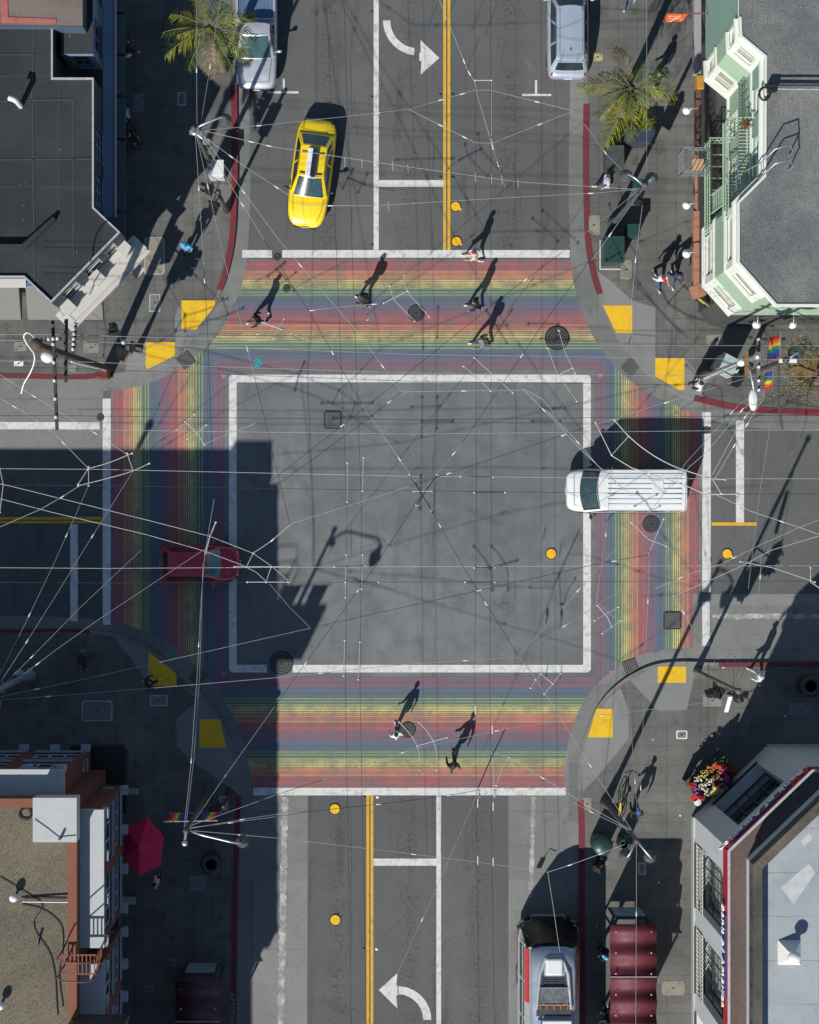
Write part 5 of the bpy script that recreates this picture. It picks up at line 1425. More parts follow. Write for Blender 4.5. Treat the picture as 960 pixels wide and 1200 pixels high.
# red band and the lettered navy panels on it
def band(A, B, o0, o1, z0, z1, mat, nm, par=br):
    A = Vector(A); B = Vector(B); d_ = (B - A).normalized(); n_ = Vector((d_.y, -d_.x)); n_ = -n_ if n_.dot((A + B) / 2 - G(1000, 1100).xy) < 0 else n_
    m = MB(); m.prism([tuple(A + n_ * o0), tuple(B + n_ * o0), tuple(B + n_ * o1), tuple(A + n_ * o1)], z0, z1); return m.build(nm, mat, par)
off = [tuple(W0), tuple(W1), tuple(C_), tuple(N2)]
for A, B in ((W1, W0), (W1, C_), (C_, N2)): band(A, B, -.3, .14, Z1 - 1.0, Z1 - .03, REDB, 'sign_band')
def letter_band(A, B, u0, u1, text, size, flip):
    A = Vector(A); B = Vector(B); d_ = (B - A).normalized(); n_ = Vector((d_.y, -d_.x)); 
    if n_.dot((A + B) / 2 - G(1000, 1100).xy) < 0: n_ = -n_
    pn = band(A + d_ * u0, A + d_ * u1, .14, .20, Z1 - .92, Z1 - .36, NAVY, 'sign_panel')
    right = Vector((-n_.y, n_.x, 0)); right = Vector((n_.y * -1, n_.x, 0))      # reading direction for someone facing the wall
    cu = bpy.data.curves.new('lettering', 'FONT'); cu.body = text; cu.size = size; cu.extrude = .02; cu.offset = .012; cu.align_x = 'CENTER'; cu.align_y = 'CENTER'; cu.space_character = 1.12
    tmp = bpy.data.objects.new('t', cu); COL.objects.link(tmp)
    dg = bpy.context.evaluated_depsgraph_get(); me = bpy.data.meshes.new_from_object(tmp.evaluated_get(dg)); bpy.data.objects.remove(tmp)
    me.materials.clear(); me.materials.append(M('white sign letters', (.8, .8, .8), .5, 0, .02, 4, 0)); me.name = 'lettering'
    mid = A + d_ * (u0 + u1) / 2 + n_ * .235
    up = Vector((0, 0, 1)); nn = Vector((n_.x, n_.y, 0)); rt = up.cross(nn)
    M4 = Matrix((rt, up, nn)).transposed().to_4x4(); M4.translation = Vector((mid.x, mid.y, Z1 - .62))
    me.transform(M4); o = bpy.data.objects.new('lettering', me); COL.objects.link(o); o.parent = pn
    # wave emblem: slanted red and white strips after the words
    em = MB(); base = mid + Vector((rt.x, rt.y)) * ((u1 - u0) / 2 - .18)
    for i in range(3):
        for s in (-1, 1): 
            p_ = Vector((base.x, base.y, Z1 - .56 + s * .09)) + rt * (i - 1) * .10 ; em.beam(p_ - up * .06 - rt * .03 * s, p_ + up * .06 + rt * .03 * s, .05, .03)
    em.build('emblem', PORC, pn)
letter_band(W1, C_, Lc * .10, Lc * .80, 'Bank of America', .62, 0)
letter_band(W1, W0, uW(1025), uW(1112), 'Bank of America', .56, 1)
# ledge, set-back upper wall, coping, roof
def inset(o):
    i = []
    dW = Vector((1, 0)); dc = (C_ - W1).normalized(); nc = Vector((dc.y, -dc.x)); nc = nc if nc.dot(G(1000, 1100).xy - W1) > 0 else -nc
    # intersect offset lines
    xW = W1.x + o; pc = W1 + nc * o; t = (xW - pc.x) / dc.x; A = pc + dc * t
    yN = C_.y - o; t = (yN - pc.y) / dc.y; B = pc + dc * t
    return [(xW, W0.y), tuple(A), tuple(B), (N2.x, yN)]
lo = inset(-.15); li = inset(.62)
m = MB(); ribbon(m, lo, li, Z1); m.build('ledge', RUSTL, br)
cl = inset(-.17); m = MB(); ribbon(m, cl, inset(-.06), Z1 + .05); m.build('ledge_edge', EDGE, br)
m = MB(); u = inset(.6)
for i in range(3): A, B = u[i], u[i + 1]; m.quad((A[0], A[1], Z1 - .02), (B[0], B[1], Z1 - .02), (B[0], B[1], 9.62), (A[0], A[1], 9.62))
uw = m.build('upper_wall', BANKW, br)
m = MB(); rg = random.Random(9)
for i in range(30):
    y = W1.y - .8 - i * .72
    if i % 6 != 5: m.box(u[0][0] - .03, y, 9.35, .08, .12, .1)
m.build('vent_hole', BLACK, uw)
ci, co_ = inset(.92), inset(.55); m = MB(); ribbon(m, co_, ci, 9.70); 
for pl in (co_, ci):
    for i in range(3): A, B = pl[i], pl[i + 1]; m.quad((A[0], A[1], 9.0), (B[0], B[1], 9.0), (B[0], B[1], 9.70), (A[0], A[1], 9.70))
m.build('coping', STONE, br)
m = MB(); m.add([(p_[0], p_[1], 9.03) for p_ in ci] + [(N2.x, W0.y, 9.03)], [(0, 1, 2, 3, 4)]); rf = m.build('roof', BRROOF, br)
m = MB(); m.sheet(P2([(915, 1040), (948, 1012), (956, 1022), (930, 1060)], 9.03), 9.036); m.sheet(P2([(938, 985), (948, 976), (953, 982), (942, 992)], 9.03), 9.036); m.build('roof_patch', M('pale roof patch', (.42, .44, .44), .8), rf)
m = MB(); q = P2([(912, 1102), (939, 1102), (939, 1131), (912, 1131)], 9.1); cx = sum(p_[0] for p_ in q) / 4; cy = sum(p_[1] for p_ in q) / 4
m.add([(p_[0], p_[1], 9.03) for p_ in q] + [(cx + (p_[0] - cx) * .3, cy + (p_[1] - cy) * .3, 9.55) for p_ in q], [(3, 2, 6, 7), (2, 1, 5, 6), (1, 0, 4, 5), (0, 3, 7, 4), (4, 5, 6, 7), (7, 6, 5, 4)])
vt = m.build('roof_vent', PORC, br, merge=True); m = MB(); m.cyl(cx, cy, 9.5, 9.9, .12, .12, 14); m.lathe([(.05, 1.0), (.24, .95), (.26, .86), (.24, .84)], (cx + .0, cy, 9.0), 16); m.build('vent_cap', PORC, vt)
# grilles on the lower half of the west windows, a bracket sign
for y0, y1 in ((985, 1058), (1082, 1157)):
    g0, g1 = G(0, y0).y, G(0, y1).y; m = MB(); x = W1.x - .02; n_ = 16
    for i in range(n_ + 1): yy = g0 + (g1 - g0) * i / n_; m.beam((x, yy, 1.0), (x, yy, 2.35), .03)
    for z in (1.0, 1.3, 2.0, 2.35): m.beam((x, g0, z), (x, g1, z), .035)
    m.build('window_grille', M('cream iron', (.5, .49, .43), .6), br)
m = MB(); q = G(830, 1000, 5); m.beam((W1.x, q.y, 5.0), (W1.x - .7, q.y + .1, 5.3), .03); m.beam((W1.x, q.y + .1, 5.6), (W1.x - .7, q.y + .1, 5.3), .03); m.box(W1.x - .6, q.y + .1, 5.3, .25, .2, .12); m.build('camera_bracket', STEEL, br)
# ================================================================ covers, pads, grates
IRON = M('cast iron cover', (.03, .031, .033), .6, .5, .3, 8)
LID = M('concrete utility lid', (.20, .20, .18), .8, 0, .25, 5)
LIDB = M('beige utility lid', (.22, .205, .165), .8, 0, .25, 5)
LIDG = M('grey steel utility lid', (.16, .175, .185), .6, .2, .25, 5)
PADY = paint('yellow tactile paving', (.70, .43, .02), .16, 2.5, (.25, .17, .05))
def manhole(px, py, r, label, square=False, kind='manhole_cover', z=.0):
    c = G(px, py); t = thing(kind, label, 'manhole cover', (c.x, c.y, z), world=False, group='iron covers in the roadway')
    R_ = r * PX; m = MB()
    if square:
        m.prism([(-R_, -R_ * .8), (-R_ * .8, -R_), (R_ * .8, -R_), (R_, -R_ * .8), (R_, R_ * .8), (R_ * .8, R_), (-R_ * .8, R_), (-R_, R_ * .8)], .0, .022)
        m.build('rim', IRON, t); m = MB(); m.box(0, 0, .022, R_ * 1.72, R_ * 1.72, .01)
        for i in range(7):
            for j in range(7): m.box((i - 3) * R_ * .235, (j - 3) * R_ * .235, .03, R_ * .13, R_ * .13, .012)
        m.build('lid', M('worn iron lid', (.10, .10, .10), .6, .3, .3, 8), t)
    else:
        m.cyl(0, 0, 0, .02, R_, R_, 28); m.build('rim', IRON, t); m = MB(); m.cyl(0, 0, .02, .026, R_ * .9, R_ * .9, 28)
        for k in (.3, .55, .8):
            n = int(10 * k / .3)
            for j in range(n):
                a = 2 * math.pi * j / n; m.box(R_ * k * math.cos(a), R_ * k * math.sin(a), .03, R_ * .15, R_ * .11, .014, a, 1)
        m.cyl(0, 0, .026, .036, R_ * .1, R_ * .1, 10)
        m.build('lid', [M('dark iron lid', (.035, .036, .038), .6, .3, .3, 8), M('worn iron lid', (.10, .10, .10), .6, .3, .3, 8)], t)
    return t
manhole(488, 367, 10, 'round iron manhole cover on the upper crosswalk, middle of the road')
manhole(653, 396, 14.5, 'large black manhole cover on the right of the upper crosswalk')
manhole(390, 492, 10.5, 'dark manhole cover inside the white box, upper left', True)
manhole(330, 777, 14, 'manhole cover breaking the bottom white line of the box')
manhole(763, 614, 10, 'round iron manhole cover just below the white van')
manhole(788, 727, 10.5, 'square iron cover low on the right crosswalk', True)
manhole(478, 855, 9.5, 'round iron manhole cover on the lower crosswalk by a walker')
manhole(336, 338, 4.5, 'small round cover on the upper crosswalk, left side')
manhole(325, 301, 4.2, 'small round cover in the gap of the upper stop line')
manhole(828, 504, 4.5, 'small brass-coloured cover in the right stop line gap')
manhole(118, 489, 4.5, 'small round cover at the end of the left white line')
def grate(px, py, rot, label):
    c = G(px, py); t = thing('drain_grate', label, 'drain', (c.x, c.y, .004), R(rot), 'corner drain grates')
    m = MB(); s = .62
    m.box(0, 0, .012, s, s, .02); m.build('frame', IRON, t); m = MB()
    for i in range(6): m.box((i - 2.5) * .10, 0, .028, .035, s * .95, .02); m.box(0, (i - 2.5) * .10, .031, s * .95, .03, .016)
    m.build('bar', M('worn grate bars', (.15, .145, .135), .7, .2, .3, 8), t)
grate(218, 422, 35, 'iron drain grate in the upper left corner gutter'); grate(739, 430, -40, 'iron drain grate in the upper right corner gutter')
grate(739, 781, 20, 'iron drain grate in the lower right corner gutter'); grate(233, 793, -35, 'iron drain grate in the shaded lower left gutter')
def yellow_disc(px, py, r, label, ears=False):
    c = G(px, py); m = MB(); m.cyl(c.x, c.y, .0, .035, r * PX, r * PX * .95, 22)
    if ears: a = R(-30); m.cyl(c.x + 1.1 * r * PX * math.cos(a), c.y + 1.1 * r * PX * math.sin(a), 0, .03, .07, .06, 10)
    vo_ = m.build('valve_cover', DISC); m = MB(); m.cyl(c.x, c.y, 0, .028, r * PX * 1.14, r * PX * 1.12, 22); m.build('rim', IRON, vo_)
    m = MB(); m.cyl(c.x, c.y, .034, .040, r * PX * .2, r * PX * .2, 10); m.box(c.x + r * PX * .5, c.y, .037, .04, .1, .008); m.build('lift_slot', DISC, vo_)
    tag(vo_, label, 'valve cover', 'yellow painted valve covers in the road')
yellow_disc(534, 242, 5.6, 'yellow round valve cover beside the double yellow line, upper one', True); yellow_disc(535, 283, 5.6, 'yellow round valve cover just above the upper stop line', True)
yellow_disc(646, 649, 6, 'yellow round valve cover inside the white box'); yellow_disc(852, 649, 5.6, 'yellow round valve cover on the right street', True)
yellow_disc(392.5, 948, 6, 'yellow round valve cover just below the lower stop line'); yellow_disc(393, 1078, 6, 'yellow round valve cover farther down the lower street')
for x, y in ((516, 111), (530.5, 111), (516, 208), (530.5, 208), (427, 934), (442.5, 934), (426.5, 1112), (441.5, 1112), (436, 114), (436.5, 287), (436, 14)):
    c = G(x, y); m = MB(); m.lathe([(.07, 0), (.06, .012), (.03, .022), (.005, .025)], (c.x, c.y, .012), 12); tag(m.build('road_stud', PORC if x > 440 and y > 900 else DSTEEL), 'small raised road stud beside a painted lane line', 'road stud', 'raised studs beside the lane lines')
def pad(pts, label):
    m = MB(); poly = P2(pts, .13); m.prism(poly, .12, .140)
    xs_ = [p[0] for p in poly]; ys_ = [p[1] for p in poly]
    def inside(x, y):
        c = False
        for i in range(len(poly)):
            a, b = poly[i], poly[i - 1]
            if (a[1] > y) != (b[1] > y) and x < (b[0] - a[0]) * (y - a[1]) / (b[1] - a[1]) + a[0]: c = not c
        return c
    s = .062; y = min(ys_) + s / 2
    while y < max(ys_):
        x = min(xs_) + s / 2
        while x < max(xs_):
            if inside(x, y): m.add([(x - .013, y, .1402), (x, y - .013, .1402), (x + .013, y, .1402), (x, y + .013, .1402), (x, y, .147)], [(0, 1, 4), (1, 2, 4), (2, 3, 4), (3, 0, 4)])
            x += s
        y += s
    tag(m.build('tactile_pad', PADY), label, 'tactile paving', 'yellow tactile pads at the kerb ramps')
pad([(213, 352), (252, 352), (252, 358), (230, 386), (213, 386)], 'yellow tactile pad at upper left corner facing the upper crosswalk')
pad([(171, 401), (205, 401), (205, 417), (174, 432), (171, 432)], 'yellow tactile pad at upper left corner facing the left crosswalk')
pad([(707, 358), (741, 358), (741, 390), (722, 390)], 'yellow tactile pad at upper right corner facing the upper crosswalk')
pad([(768, 419.5), (802, 419.5), (802, 457), (796, 457), (768, 441)], 'yellow tactile pad at upper right corner facing the right crosswalk')
pad([(174, 764), (207, 790), (207, 804), (174, 804)], 'shaded yellow tactile pad at lower left corner facing the left crosswalk')
pad([(234, 843), (258, 843), (265, 876), (234, 876)], 'shaded yellow tactile pad at lower left corner facing the lower crosswalk')
pad([(699, 830.5), (718, 830.5), (718, 864), (689, 864)], 'yellow tactile pad at lower right corner facing the lower crosswalk')
pad([(771, 781), (804, 781), (804, 800), (771, 800)], 'yellow tactile pad at lower right corner, part in shadow')
def lid(px, py, w, h, label, mat=LID, frame=None, rnd=2.5, handle=True):
    c = G(px, py, .13); t = thing('utility_cover', label, 'utility cover', (c.x, c.y, .13), 0, 'utility lids set in the pavement')
    W, Hh, r = w * PX / 2, h * PX / 2, rnd * PX
    def rr(W, Hh): return [(cx + r * math.cos(R(a)), cy + r * math.sin(R(a))) for cx, cy, a0 in ((W - r, Hh - r, 0), (-W + r, Hh - r, 90), (-W + r, -Hh + r, 180), (W - r, -Hh + r, 270)) for a in (a0, a0 + 30, a0 + 60, a0 + 90)]
    m = MB(); m.prism(rr(W, Hh), -.01, .010); m.build('frame', frame or mat, t)
    m = MB(); k = .05; m.prism(rr(W - k, Hh - k), .0, .014); l = m.build('lid', mat, t)
    if handle:
        m = MB(); m.box(0, 0, .017, .10, .05, .008); m.box(-W * .55, -Hh * .6, .017, .06, .03, .006); m.box(W * .55, Hh * .6, .017, .06, .03, .006); m.build('lift_slot', IRON, l)
lid(181, 300, 24, 44, 'tall beige utility lid with rounded corners, upper left pavement', LIDB, EDGE, 4)
lid(181.5, 355, 13, 21, 'grey steel utility lid beside an upper left yellow pad', LIDG, EDGE, 1)
lid(107, 407.5, 18, 12, 'pale utility lid right of the leaning utility pole', LID); lid(24, 406, 15, 11, 'pale utility lid left of the leaning utility pole', LID); lid(22, 426, 11, 6, 'small white utility lid near the left edge', PORC, None, 1)
lid(213, 116, 10, 16, 'shaded steel utility lid below the left palm', LIDG, EDGE, 2); lid(162, 121, 13, 22, 'dark double lid set close to the left awnings', LIDG)
lid(696, 264, 14, 24, 'pale utility lid touching the upper right red kerb', LIDB, LID); lid(734, 316, 13, 23, 'pale utility lid below the green cabinet', LIDB)
lid(700.5, 67, 12, 9, 'small yellowish lid between minivan and palm', M('yellowish lid', (.36, .31, .17), .8)); lid(838, 398, 20, 12, 'pale utility lid crossed by pole shadows, right pavement', LID)
lid(114, 833, 36, 24, 'large shaded utility lid on the lower left pavement', LIDG, EDGE, 3); lid(186, 821, 21, 13, 'pale shaded lid below a lower left yellow pad', LIDG, EDGE, 1.5)
lid(262, 941.5, 10, 17, 'shaded steel lid beside the lower left red kerb', LIDG, EDGE, 1.5); lid(203, 1128, 7, 11, 'small shaded lid above the lower left shelter', LIDG, None, 1); lid(175, 1159, 11, 8, 'small shaded lid left of the lower left shelter', LIDG, None, 1)
lid(688, 942, 10, 15, 'pale lid just right of the lower red kerb end', LIDB, LID, 1); lid(835, 821, 22, 14, 'pale concrete lid under the signal pole, lower right', LID, None, 1)
lid(799, 861, 13, 10, 'white framed square lid on the lower right pavement', LIDG, PORC, 2); lid(938, 831, 28, 14, 'shaded pale lid near the right edge', LIDG, None, 1)
lid(789, 1158, 27, 17, 'tan rounded lid right of the maroon shelter', LIDB, LIDB, 4); lid(752.5, 1018, 9, 14, 'shaded steel lid below the twin lamp pole', LIDG, EDGE, 1.5); lid(729, 1064, 12, 6, 'small white lid above the maroon shelter', LID, None, 1)
lid(232, 1035, 20, 18, 'faint dark lid in the shaded lower left pavement', LIDG, None, 1)

# ================================================================ poles, lamps, signals
POLEM = M('dull grey steel pole', (.07, .076, .08), .65, .1, .35, 6)
def pole(name, label, px, py, h, mat=POLEM, r0=.12, r1=.065, lean=(0, 0), base=True, cat='lamp post', group=None):
    q = G(px, py); t = thing(name, label, cat, (q.x, q.y, .13), 0, group)
    m = MB(); m.tube([(lean[0] * k, lean[1] * k, h * k) for k in (0, .33, .66, 1)], [r0 + (r1 - r0) * k for k in (0, .33, .66, 1)], 12)
    pm = m.build('pole', mat, t)
    if base: m = MB(); m.lathe([(r0 * 2.1, 0), (r0 * 2.1, .12), (r0 * 1.5, .5), (r0 * 1.25, 1.0), (r0, 1.15)], (0, 0, 0), 12); m.build('pole_base', mat, pm)
    m = MB(); m.ell((lean[0], lean[1], h + .03), r1 * 1.9, 10, 6); m.build('finial', mat, pm)
    return t
def off(t, px, py, z): return G(px, py, z) - Vector(t.location) + Vector((0, 0, .0))
def pendant(t, px, py, z, topz, arm_from=(0, 0), r=.26):
    "teardrop street lamp on a curved arm, seen at photo pixel px,py"
    c = off(t, px, py, z); c.z = z - .13
    a = MB(); a.tube(smooth_line([(arm_from[0], arm_from[1], topz - .6), (arm_from[0] + (c.x - arm_from[0]) * .15, arm_from[1] + (c.y - arm_from[1]) * .15, topz - .05), (c.x * .6 + arm_from[0] * .4, c.y * .6 + arm_from[1] * .4, topz + .08), (c.x * .95, c.y * .95, topz - .02), (c.x, c.y, topz - .2)], 5), .045, 8); ao = a.build('lamp_arm', STEEL, t)
    l = MB(); l.lathe([(.05, .42), (.10, .36), (.11, .2), (r * .55, .14), (r, .0), (r * 1.02, -.03), (r * .8, -.05)], c, 18); lo = l.build('lamp_head', M('grey lamp housing', (.10, .115, .13), .3, .4, .3, 9), ao)
    g_ = MB(); g_.lathe([(r * .85, -.04), (r * .75, -.2), (r * .4, -.36), (.04, -.42)], c, 16); g_.build('globe', LAMPGLASS, lo)
def bracket_head(t, pts, px, py, z, ang, n=3, w=.30):
    pass
def signal(t, x, y, z, ang, lights=3):
    "three-lamp traffic signal head with visors, facing ang (deg), local to its pole"
    q = Matrix.Rotation(R(ang), 3, 'Z'); m = MB(); P = lambda a, b, c: Vector((x, y, z)) + q @ Vector((a, b, c))
    m.box(*P(0, 0, 0), .24, .34, .34 * lights, R(ang)); m.box(*P(-.1, 0, 0), .02, .50, .34 * lights + .16, R(ang))
    so = m.build('signal_head', BLACK, t)
    for i in range(lights):
        zz = .34 * ((lights - 1) / 2 - i); v = MB()
        n = 8; vs = []
        for k in range(n + 1):
            a = R(-10 + 200 * k / n); 
            for d in (.12, .36): p = P(d, .14 * math.cos(a), zz + .14 * math.sin(a)); vs.append(p)
        v.add(vs, [(2 * k, 2 * k + 1, 2 * k + 3, 2 * k + 2) for k in range(n)]); v.build('visor', BLACK, so, thick=.006)
        l = MB(); pts = [P(.128, .11 * math.cos(R(a)), zz + .11 * math.sin(R(a))) for a in range(0, 360, 30)]; l.add(pts, [tuple(range(12))])
        l.build('lens', (M('dark red lens', (.10, .006, .006), .2), M('dark amber lens', (.10, .05, .004), .2), M('dark green lens', (.004, .06, .04), .2))[i % 3], so)
    b = MB(); d = Vector((x, y, 0)); b.beam((0, 0, z), (x, y, z), .05); b.build('signal_bracket', DSTEEL, t)
def banner(t, dx, dy, o0, o1, z0, z1, colors, nm='flag'):
    d = Vector((dx, dy, 0)).normalized(); m = MB(); n = len(colors)
    for zz in (z0, z1):
        m = MB(); m.beam(d * .05 + Vector((0, 0, zz)), d * (o1 + .12) + Vector((0, 0, zz)), .03); br_ = m.build('banner_arm', STEEL, t); side = Vector((-d.y, d.x, 0))
    f = MB(); k = 6
    for i in range(n):
        for s in range(k):
            for v in range(8):
                def pt(i_, v_): o = o0 + (o1 - o0) * i_ / (n * k); zz = z0 + (z1 - z0) * v_ / 8; return d * o + side * (.07 * math.sin(v_ * .8 + o * 5)) * math.sin(math.pi * v_ / 8) + Vector((0, 0, zz))
                f.quad(pt(i * k + s, v), pt(i * k + s + 1, v), pt(i * k + s + 1, v + 1), pt(i * k + s, v + 1), i, True)
    f.build('flag', [FLAGM[c] for c in colors], br_, thick=.012, merge=True)
FLAGM = {k: M('flag %s' % k, v, .75, 0, .08, 5, .1) for k, v in dict(red=(.60, .012, .015), orange=(.72, .16, .01), yellow=(.72, .47, .03), green=(.02, .19, .07), blue=(.012, .05, .30), violet=(.09, .015, .20)).items()}
RAIN = ['violet', 'blue', 'green', 'yellow', 'orange', 'red']
# upper left lamp post
t = pole('lamp_post', 'steel lamp post with one hanging lamp beside the upper left red kerb', 251, 203, 9.0, group='steel lamp posts holding the wires')
pendant(t, 264, 140, 8.6, 9.0); m = MB(); m.box(0, 0, 8.2, .5, .12, .3); m.tube([(.0, 0, 8.0), (.35, -.25, 7.9)], .05, 8); m.box(.4, -.3, 7.9, .3, .2, .2); m.build('wire_clamp', STEEL, t)
m = MB(); m.lathe([(.2, 0), (.2, .04), (.13, .08)], (0, 0, 8.5), 12); m.build('pole_collar', STEEL, t)
# upper right twin lamp post
t = pole('lamp_post', 'twin steel lamp post beside the upper right red kerb near the palm', 718, 262, 9.0, group='steel lamp posts holding the wires')
pendant(t, 734, 206, 8.6, 8.9); pendant(t, 764, 209, 8.6, 8.9); m = MB(); m.box(-.1, .25, 8.1, .5, .35, .12); m.build('wire_clamp', GREENP, t)
signal(t, .45, .35, 4.0, 60); 
# lower right twin lamp post
t = pole('lamp_post', 'twin steel lamp post above the maroon shelter, lower right', 709, 940, 9.0, group='steel lamp posts holding the wires')
pendant(t, 733, 1002, 8.5, 8.9); pendant(t, 762, 1004, 8.5, 8.9); m = MB(); m.box(-.05, -.2, 7.9, .5, .3, .12); m.build('wire_clamp', GREENP, t)
# lower left lamp with flags
t = pole('lamp_post', 'steel lamp post with two rainbow banners on the shaded lower left pavement', 245, 926, 9.8, group='steel lamp posts holding the wires')
pendant(t, 284, 986, 9.4, 9.8); banner(t, -1, -.02, .28, 1.02, 5.7, 7.7, RAIN); banner(t, 1, .02, .28, .95, 5.7, 7.7, RAIN)
m = MB(); m.tube([(0, 0, 9.7), (-.05, -.45, 9.75)], .06, 8); m.ell((-.05, -.5, 9.75), .13, 10, 8); m.build('wire_clamp', STEEL, t)
# left edge lamp post
t = pole('lamp_post', 'pale lamp post leaning out of the picture at the left edge', 34, 791, 9.4, M('pale blue grey steel', (.36, .42, .46), .45, .4, .15, 5), .16, .1, group='steel lamp posts holding the wires')
banner(t, -.25, 1, .3, 1.05, 5.2, 7.2, RAIN); banner(t, -.2, -1, .3, 1.05, 5.2, 7.2, RAIN)
# right corner: utility pole with crossarms, cobra lamp; banner pole with globe lamp
t = pole('utility_pole', 'pale steel utility pole with dark crossarms and a hanging street lamp, right', 826, 442, 10.4, STEEL, .14, .09, cat='utility pole')
m = MB(); a_, b_ = off(t, 889, 396, 9.9), off(t, 888.5, 458, 9.9); a_.z = b_.z = 9.75; m.beam(a_, b_, .13, .16); a_, b_ = off(t, 874.5, 412, 9.2), off(t, 875, 441, 9.2); a_.z = b_.z = 9.1; ca = m.build('crossarm', M('grey weathered timber', (.13, .12, .11), .85, 0, .3, 5), t)
m = MB(); m.beam(a_, b_, .15, .15); m.build('crossarm', M('brown timber', (.20, .115, .05), .85, 0, .3, 5), t)
m = MB()
for y in (398, 414, 430, 446, 457): p = off(t, 889, y, 10); p.z = 9.85; m.lathe([(.05, 0), (.07, .06), (.04, .14)], p, 8)
m.build('insulator', PORC, ca)
m = MB(); p0 = Vector((0, 0, 8.6)); p1 = off(t, 880, 472, 8.2); p1.z = 8.5; m.tube([p0, (p0 + p1) / 2 + Vector((0, 0, .35)), p1 + Vector((0, .5, .1))], .05, 8); la = m.build('lamp_arm', STEEL, t)
m = MB(); m.ell(p1 + Vector((0, .1, 0)), (.19, .46, .12), 14, 8); m.build('lamp_head', PORC, la)
m = MB(); p2 = off(t, 868, 425, 8); p2.z = 8; m.ell(p2, (.17, .17, .3), 12, 8); m.build('transformer', PORC, t)
signal(t, .7, -.35, 3.6, 250); signal(t, .9, .25, 3.6, 340); 
m = MB(); m.beam((0, 0, 7.6), off(t, 825, 444, 7.2) - Vector((0, 0, 0)), .06); m.build('cable_arm', STEEL, t)
t = pole('banner_pole', 'dark pole with two rainbow banners and a white globe lamp, right edge', 866, 442, 8.6, DSTEEL, .12, .08, cat='lamp post', group='steel lamp posts holding the wires')
banner(t, .03, 1, .25, 1.15, 5.4, 7.6, RAIN); banner(t, -.02, -1, .25, .95, 4.9, 6.4, RAIN)
pendant(t, 933, 414, 8.2, 8.5, r=.33); m = MB(); m.tube([(0, 0, 7.4), off(t, 912, 470, 7.2) * 1, off(t, 917, 503, 7.0)], .045, 8); m.build('wire_bracket', DSTEEL, t)
m = MB(); m.box(.15, .0, 8.3, .7, .16, .14); m.build('crossarm', PORC, t)
# leaning timber utility pole, left
t = pole('utility_pole', 'leaning dark timber utility pole with crossarms, left of the left crosswalk', 127, 434, 13.0, WOOD, .19, .13, lean=((108 - 127) * PX, -.1), base=False, cat='utility pole')
tp = Vector(((108 - 127) * PX, -.1, 13))
arms = [((62, 376), (67, 504), 12.0), ((78, 374), (77, 448), 11.2), ((89, 378), (86, 414), 10.4), ((40, 399), (72, 397), 12.3)]
for (xa, ya), (xb, yb), z in arms:
    a_, b_ = off(t, xa, ya, z), off(t, xb, yb, z); m = MB(); m.beam(a_, b_, .11, .14); cr = m.build('crossarm', M('dark timber', (.045, .038, .034), .9, 0, .3, 6), t)
    m = MB(); n = 6
    for i in range(n): p = a_.lerp(b_, (i + .3) / n); m.lathe([(.05, .08), (.075, .15), (.04, .26)], p, 8)
    m.build('insulator', PORC if xa != 78 else DSTEEL, cr)
m = MB()
for zz, xx in ((10.2, 66), (9.0, 78)): a_ = off(t, xx, 420, zz); b_ = Vector((tp.x * .7, 0, zz - .6)); m.beam(a_, b_, .05)
m.build('arm_brace', DSTEEL, t)
m = MB(); p = off(t, 56, 418, 11); m.ell(p, (.28, .25, .25), 12, 8); m.build('transformer', PORC, t)
m = MB(); p = off(t, 86, 431, 9.5); m.cyl(p.x, p.y, p.z - .35, p.z + .3, .17, .17, 12); m.build('transformer', STEEL, t)
m = MB(); pts = [(44, 402), (38, 393), (31, 390), (28, 395), (33, 405), (40, 415), (40, 425), (35, 438), (28, 450), (25, 461)]; m.tube(smooth_line([off(t, x, y, 11.5 - 3.5 * i / 9) for i, (x, y) in enumerate(pts)], 4), .03, 6); m.build('riser_cable', PORC, t)
m = MB(); m.tube([off(t, 84, 424, 10.5), off(t, 104, 429, 8.5), off(t, 124, 434, 6.8)], .035, 6); m.build('conduit', PORC, t)
m = MB(); m.box(-.1, -.25, .6, .5, .35, 1.1); m.build('meter_box', M('dark red box', (.14, .02, .02), .6), t, bevel=.02)
# traffic signal posts
def sigpost(px, py, h, label, heads, **kw):
    t = pole('traffic_signal', label, px, py, h, kw.get('mat', DSTEEL), .085, .07, cat='traffic light', group='traffic lights on corner posts')
    for hd in heads: signal(t, *hd)
    return t
sigpost(266, 247, 4.4, 'black traffic light on a post beside the upper left red kerb', [(-.45, .25, 3.7, 160), (-.25, -.45, 3.7, 260)])
sigpost(161, 412, 4.2, 'traffic light with white-backed head beside the upper left yellow pad', [(-.5, .5, 3.6, 100), (.35, -.15, 3.5, 350), (-.15, -.35, 3.5, 250)], mat=STEEL)
t = sigpost(816, 786, 8.7, 'tall traffic light post with wires at the lower right corner', [(.25, -.45, 3.7, 250), (.05, -.6, 3.7, 190), (.75, -.55, 4.6, 300)], mat=M('mossy timber pole', (.11, .10, .07), .85, 0, .35, 6))
m = MB(); p = off(t, 851, 834, 6.2); q2 = off(t, 856, 816, 7.2); m.beam(p, q2, .16, .06); m.build('sign_blade', PORC, t)
sigpost(270, 928, 3.6, 'short dark traffic light post at the lower left corner', [(-.3, -.2, 3.1, 200)])
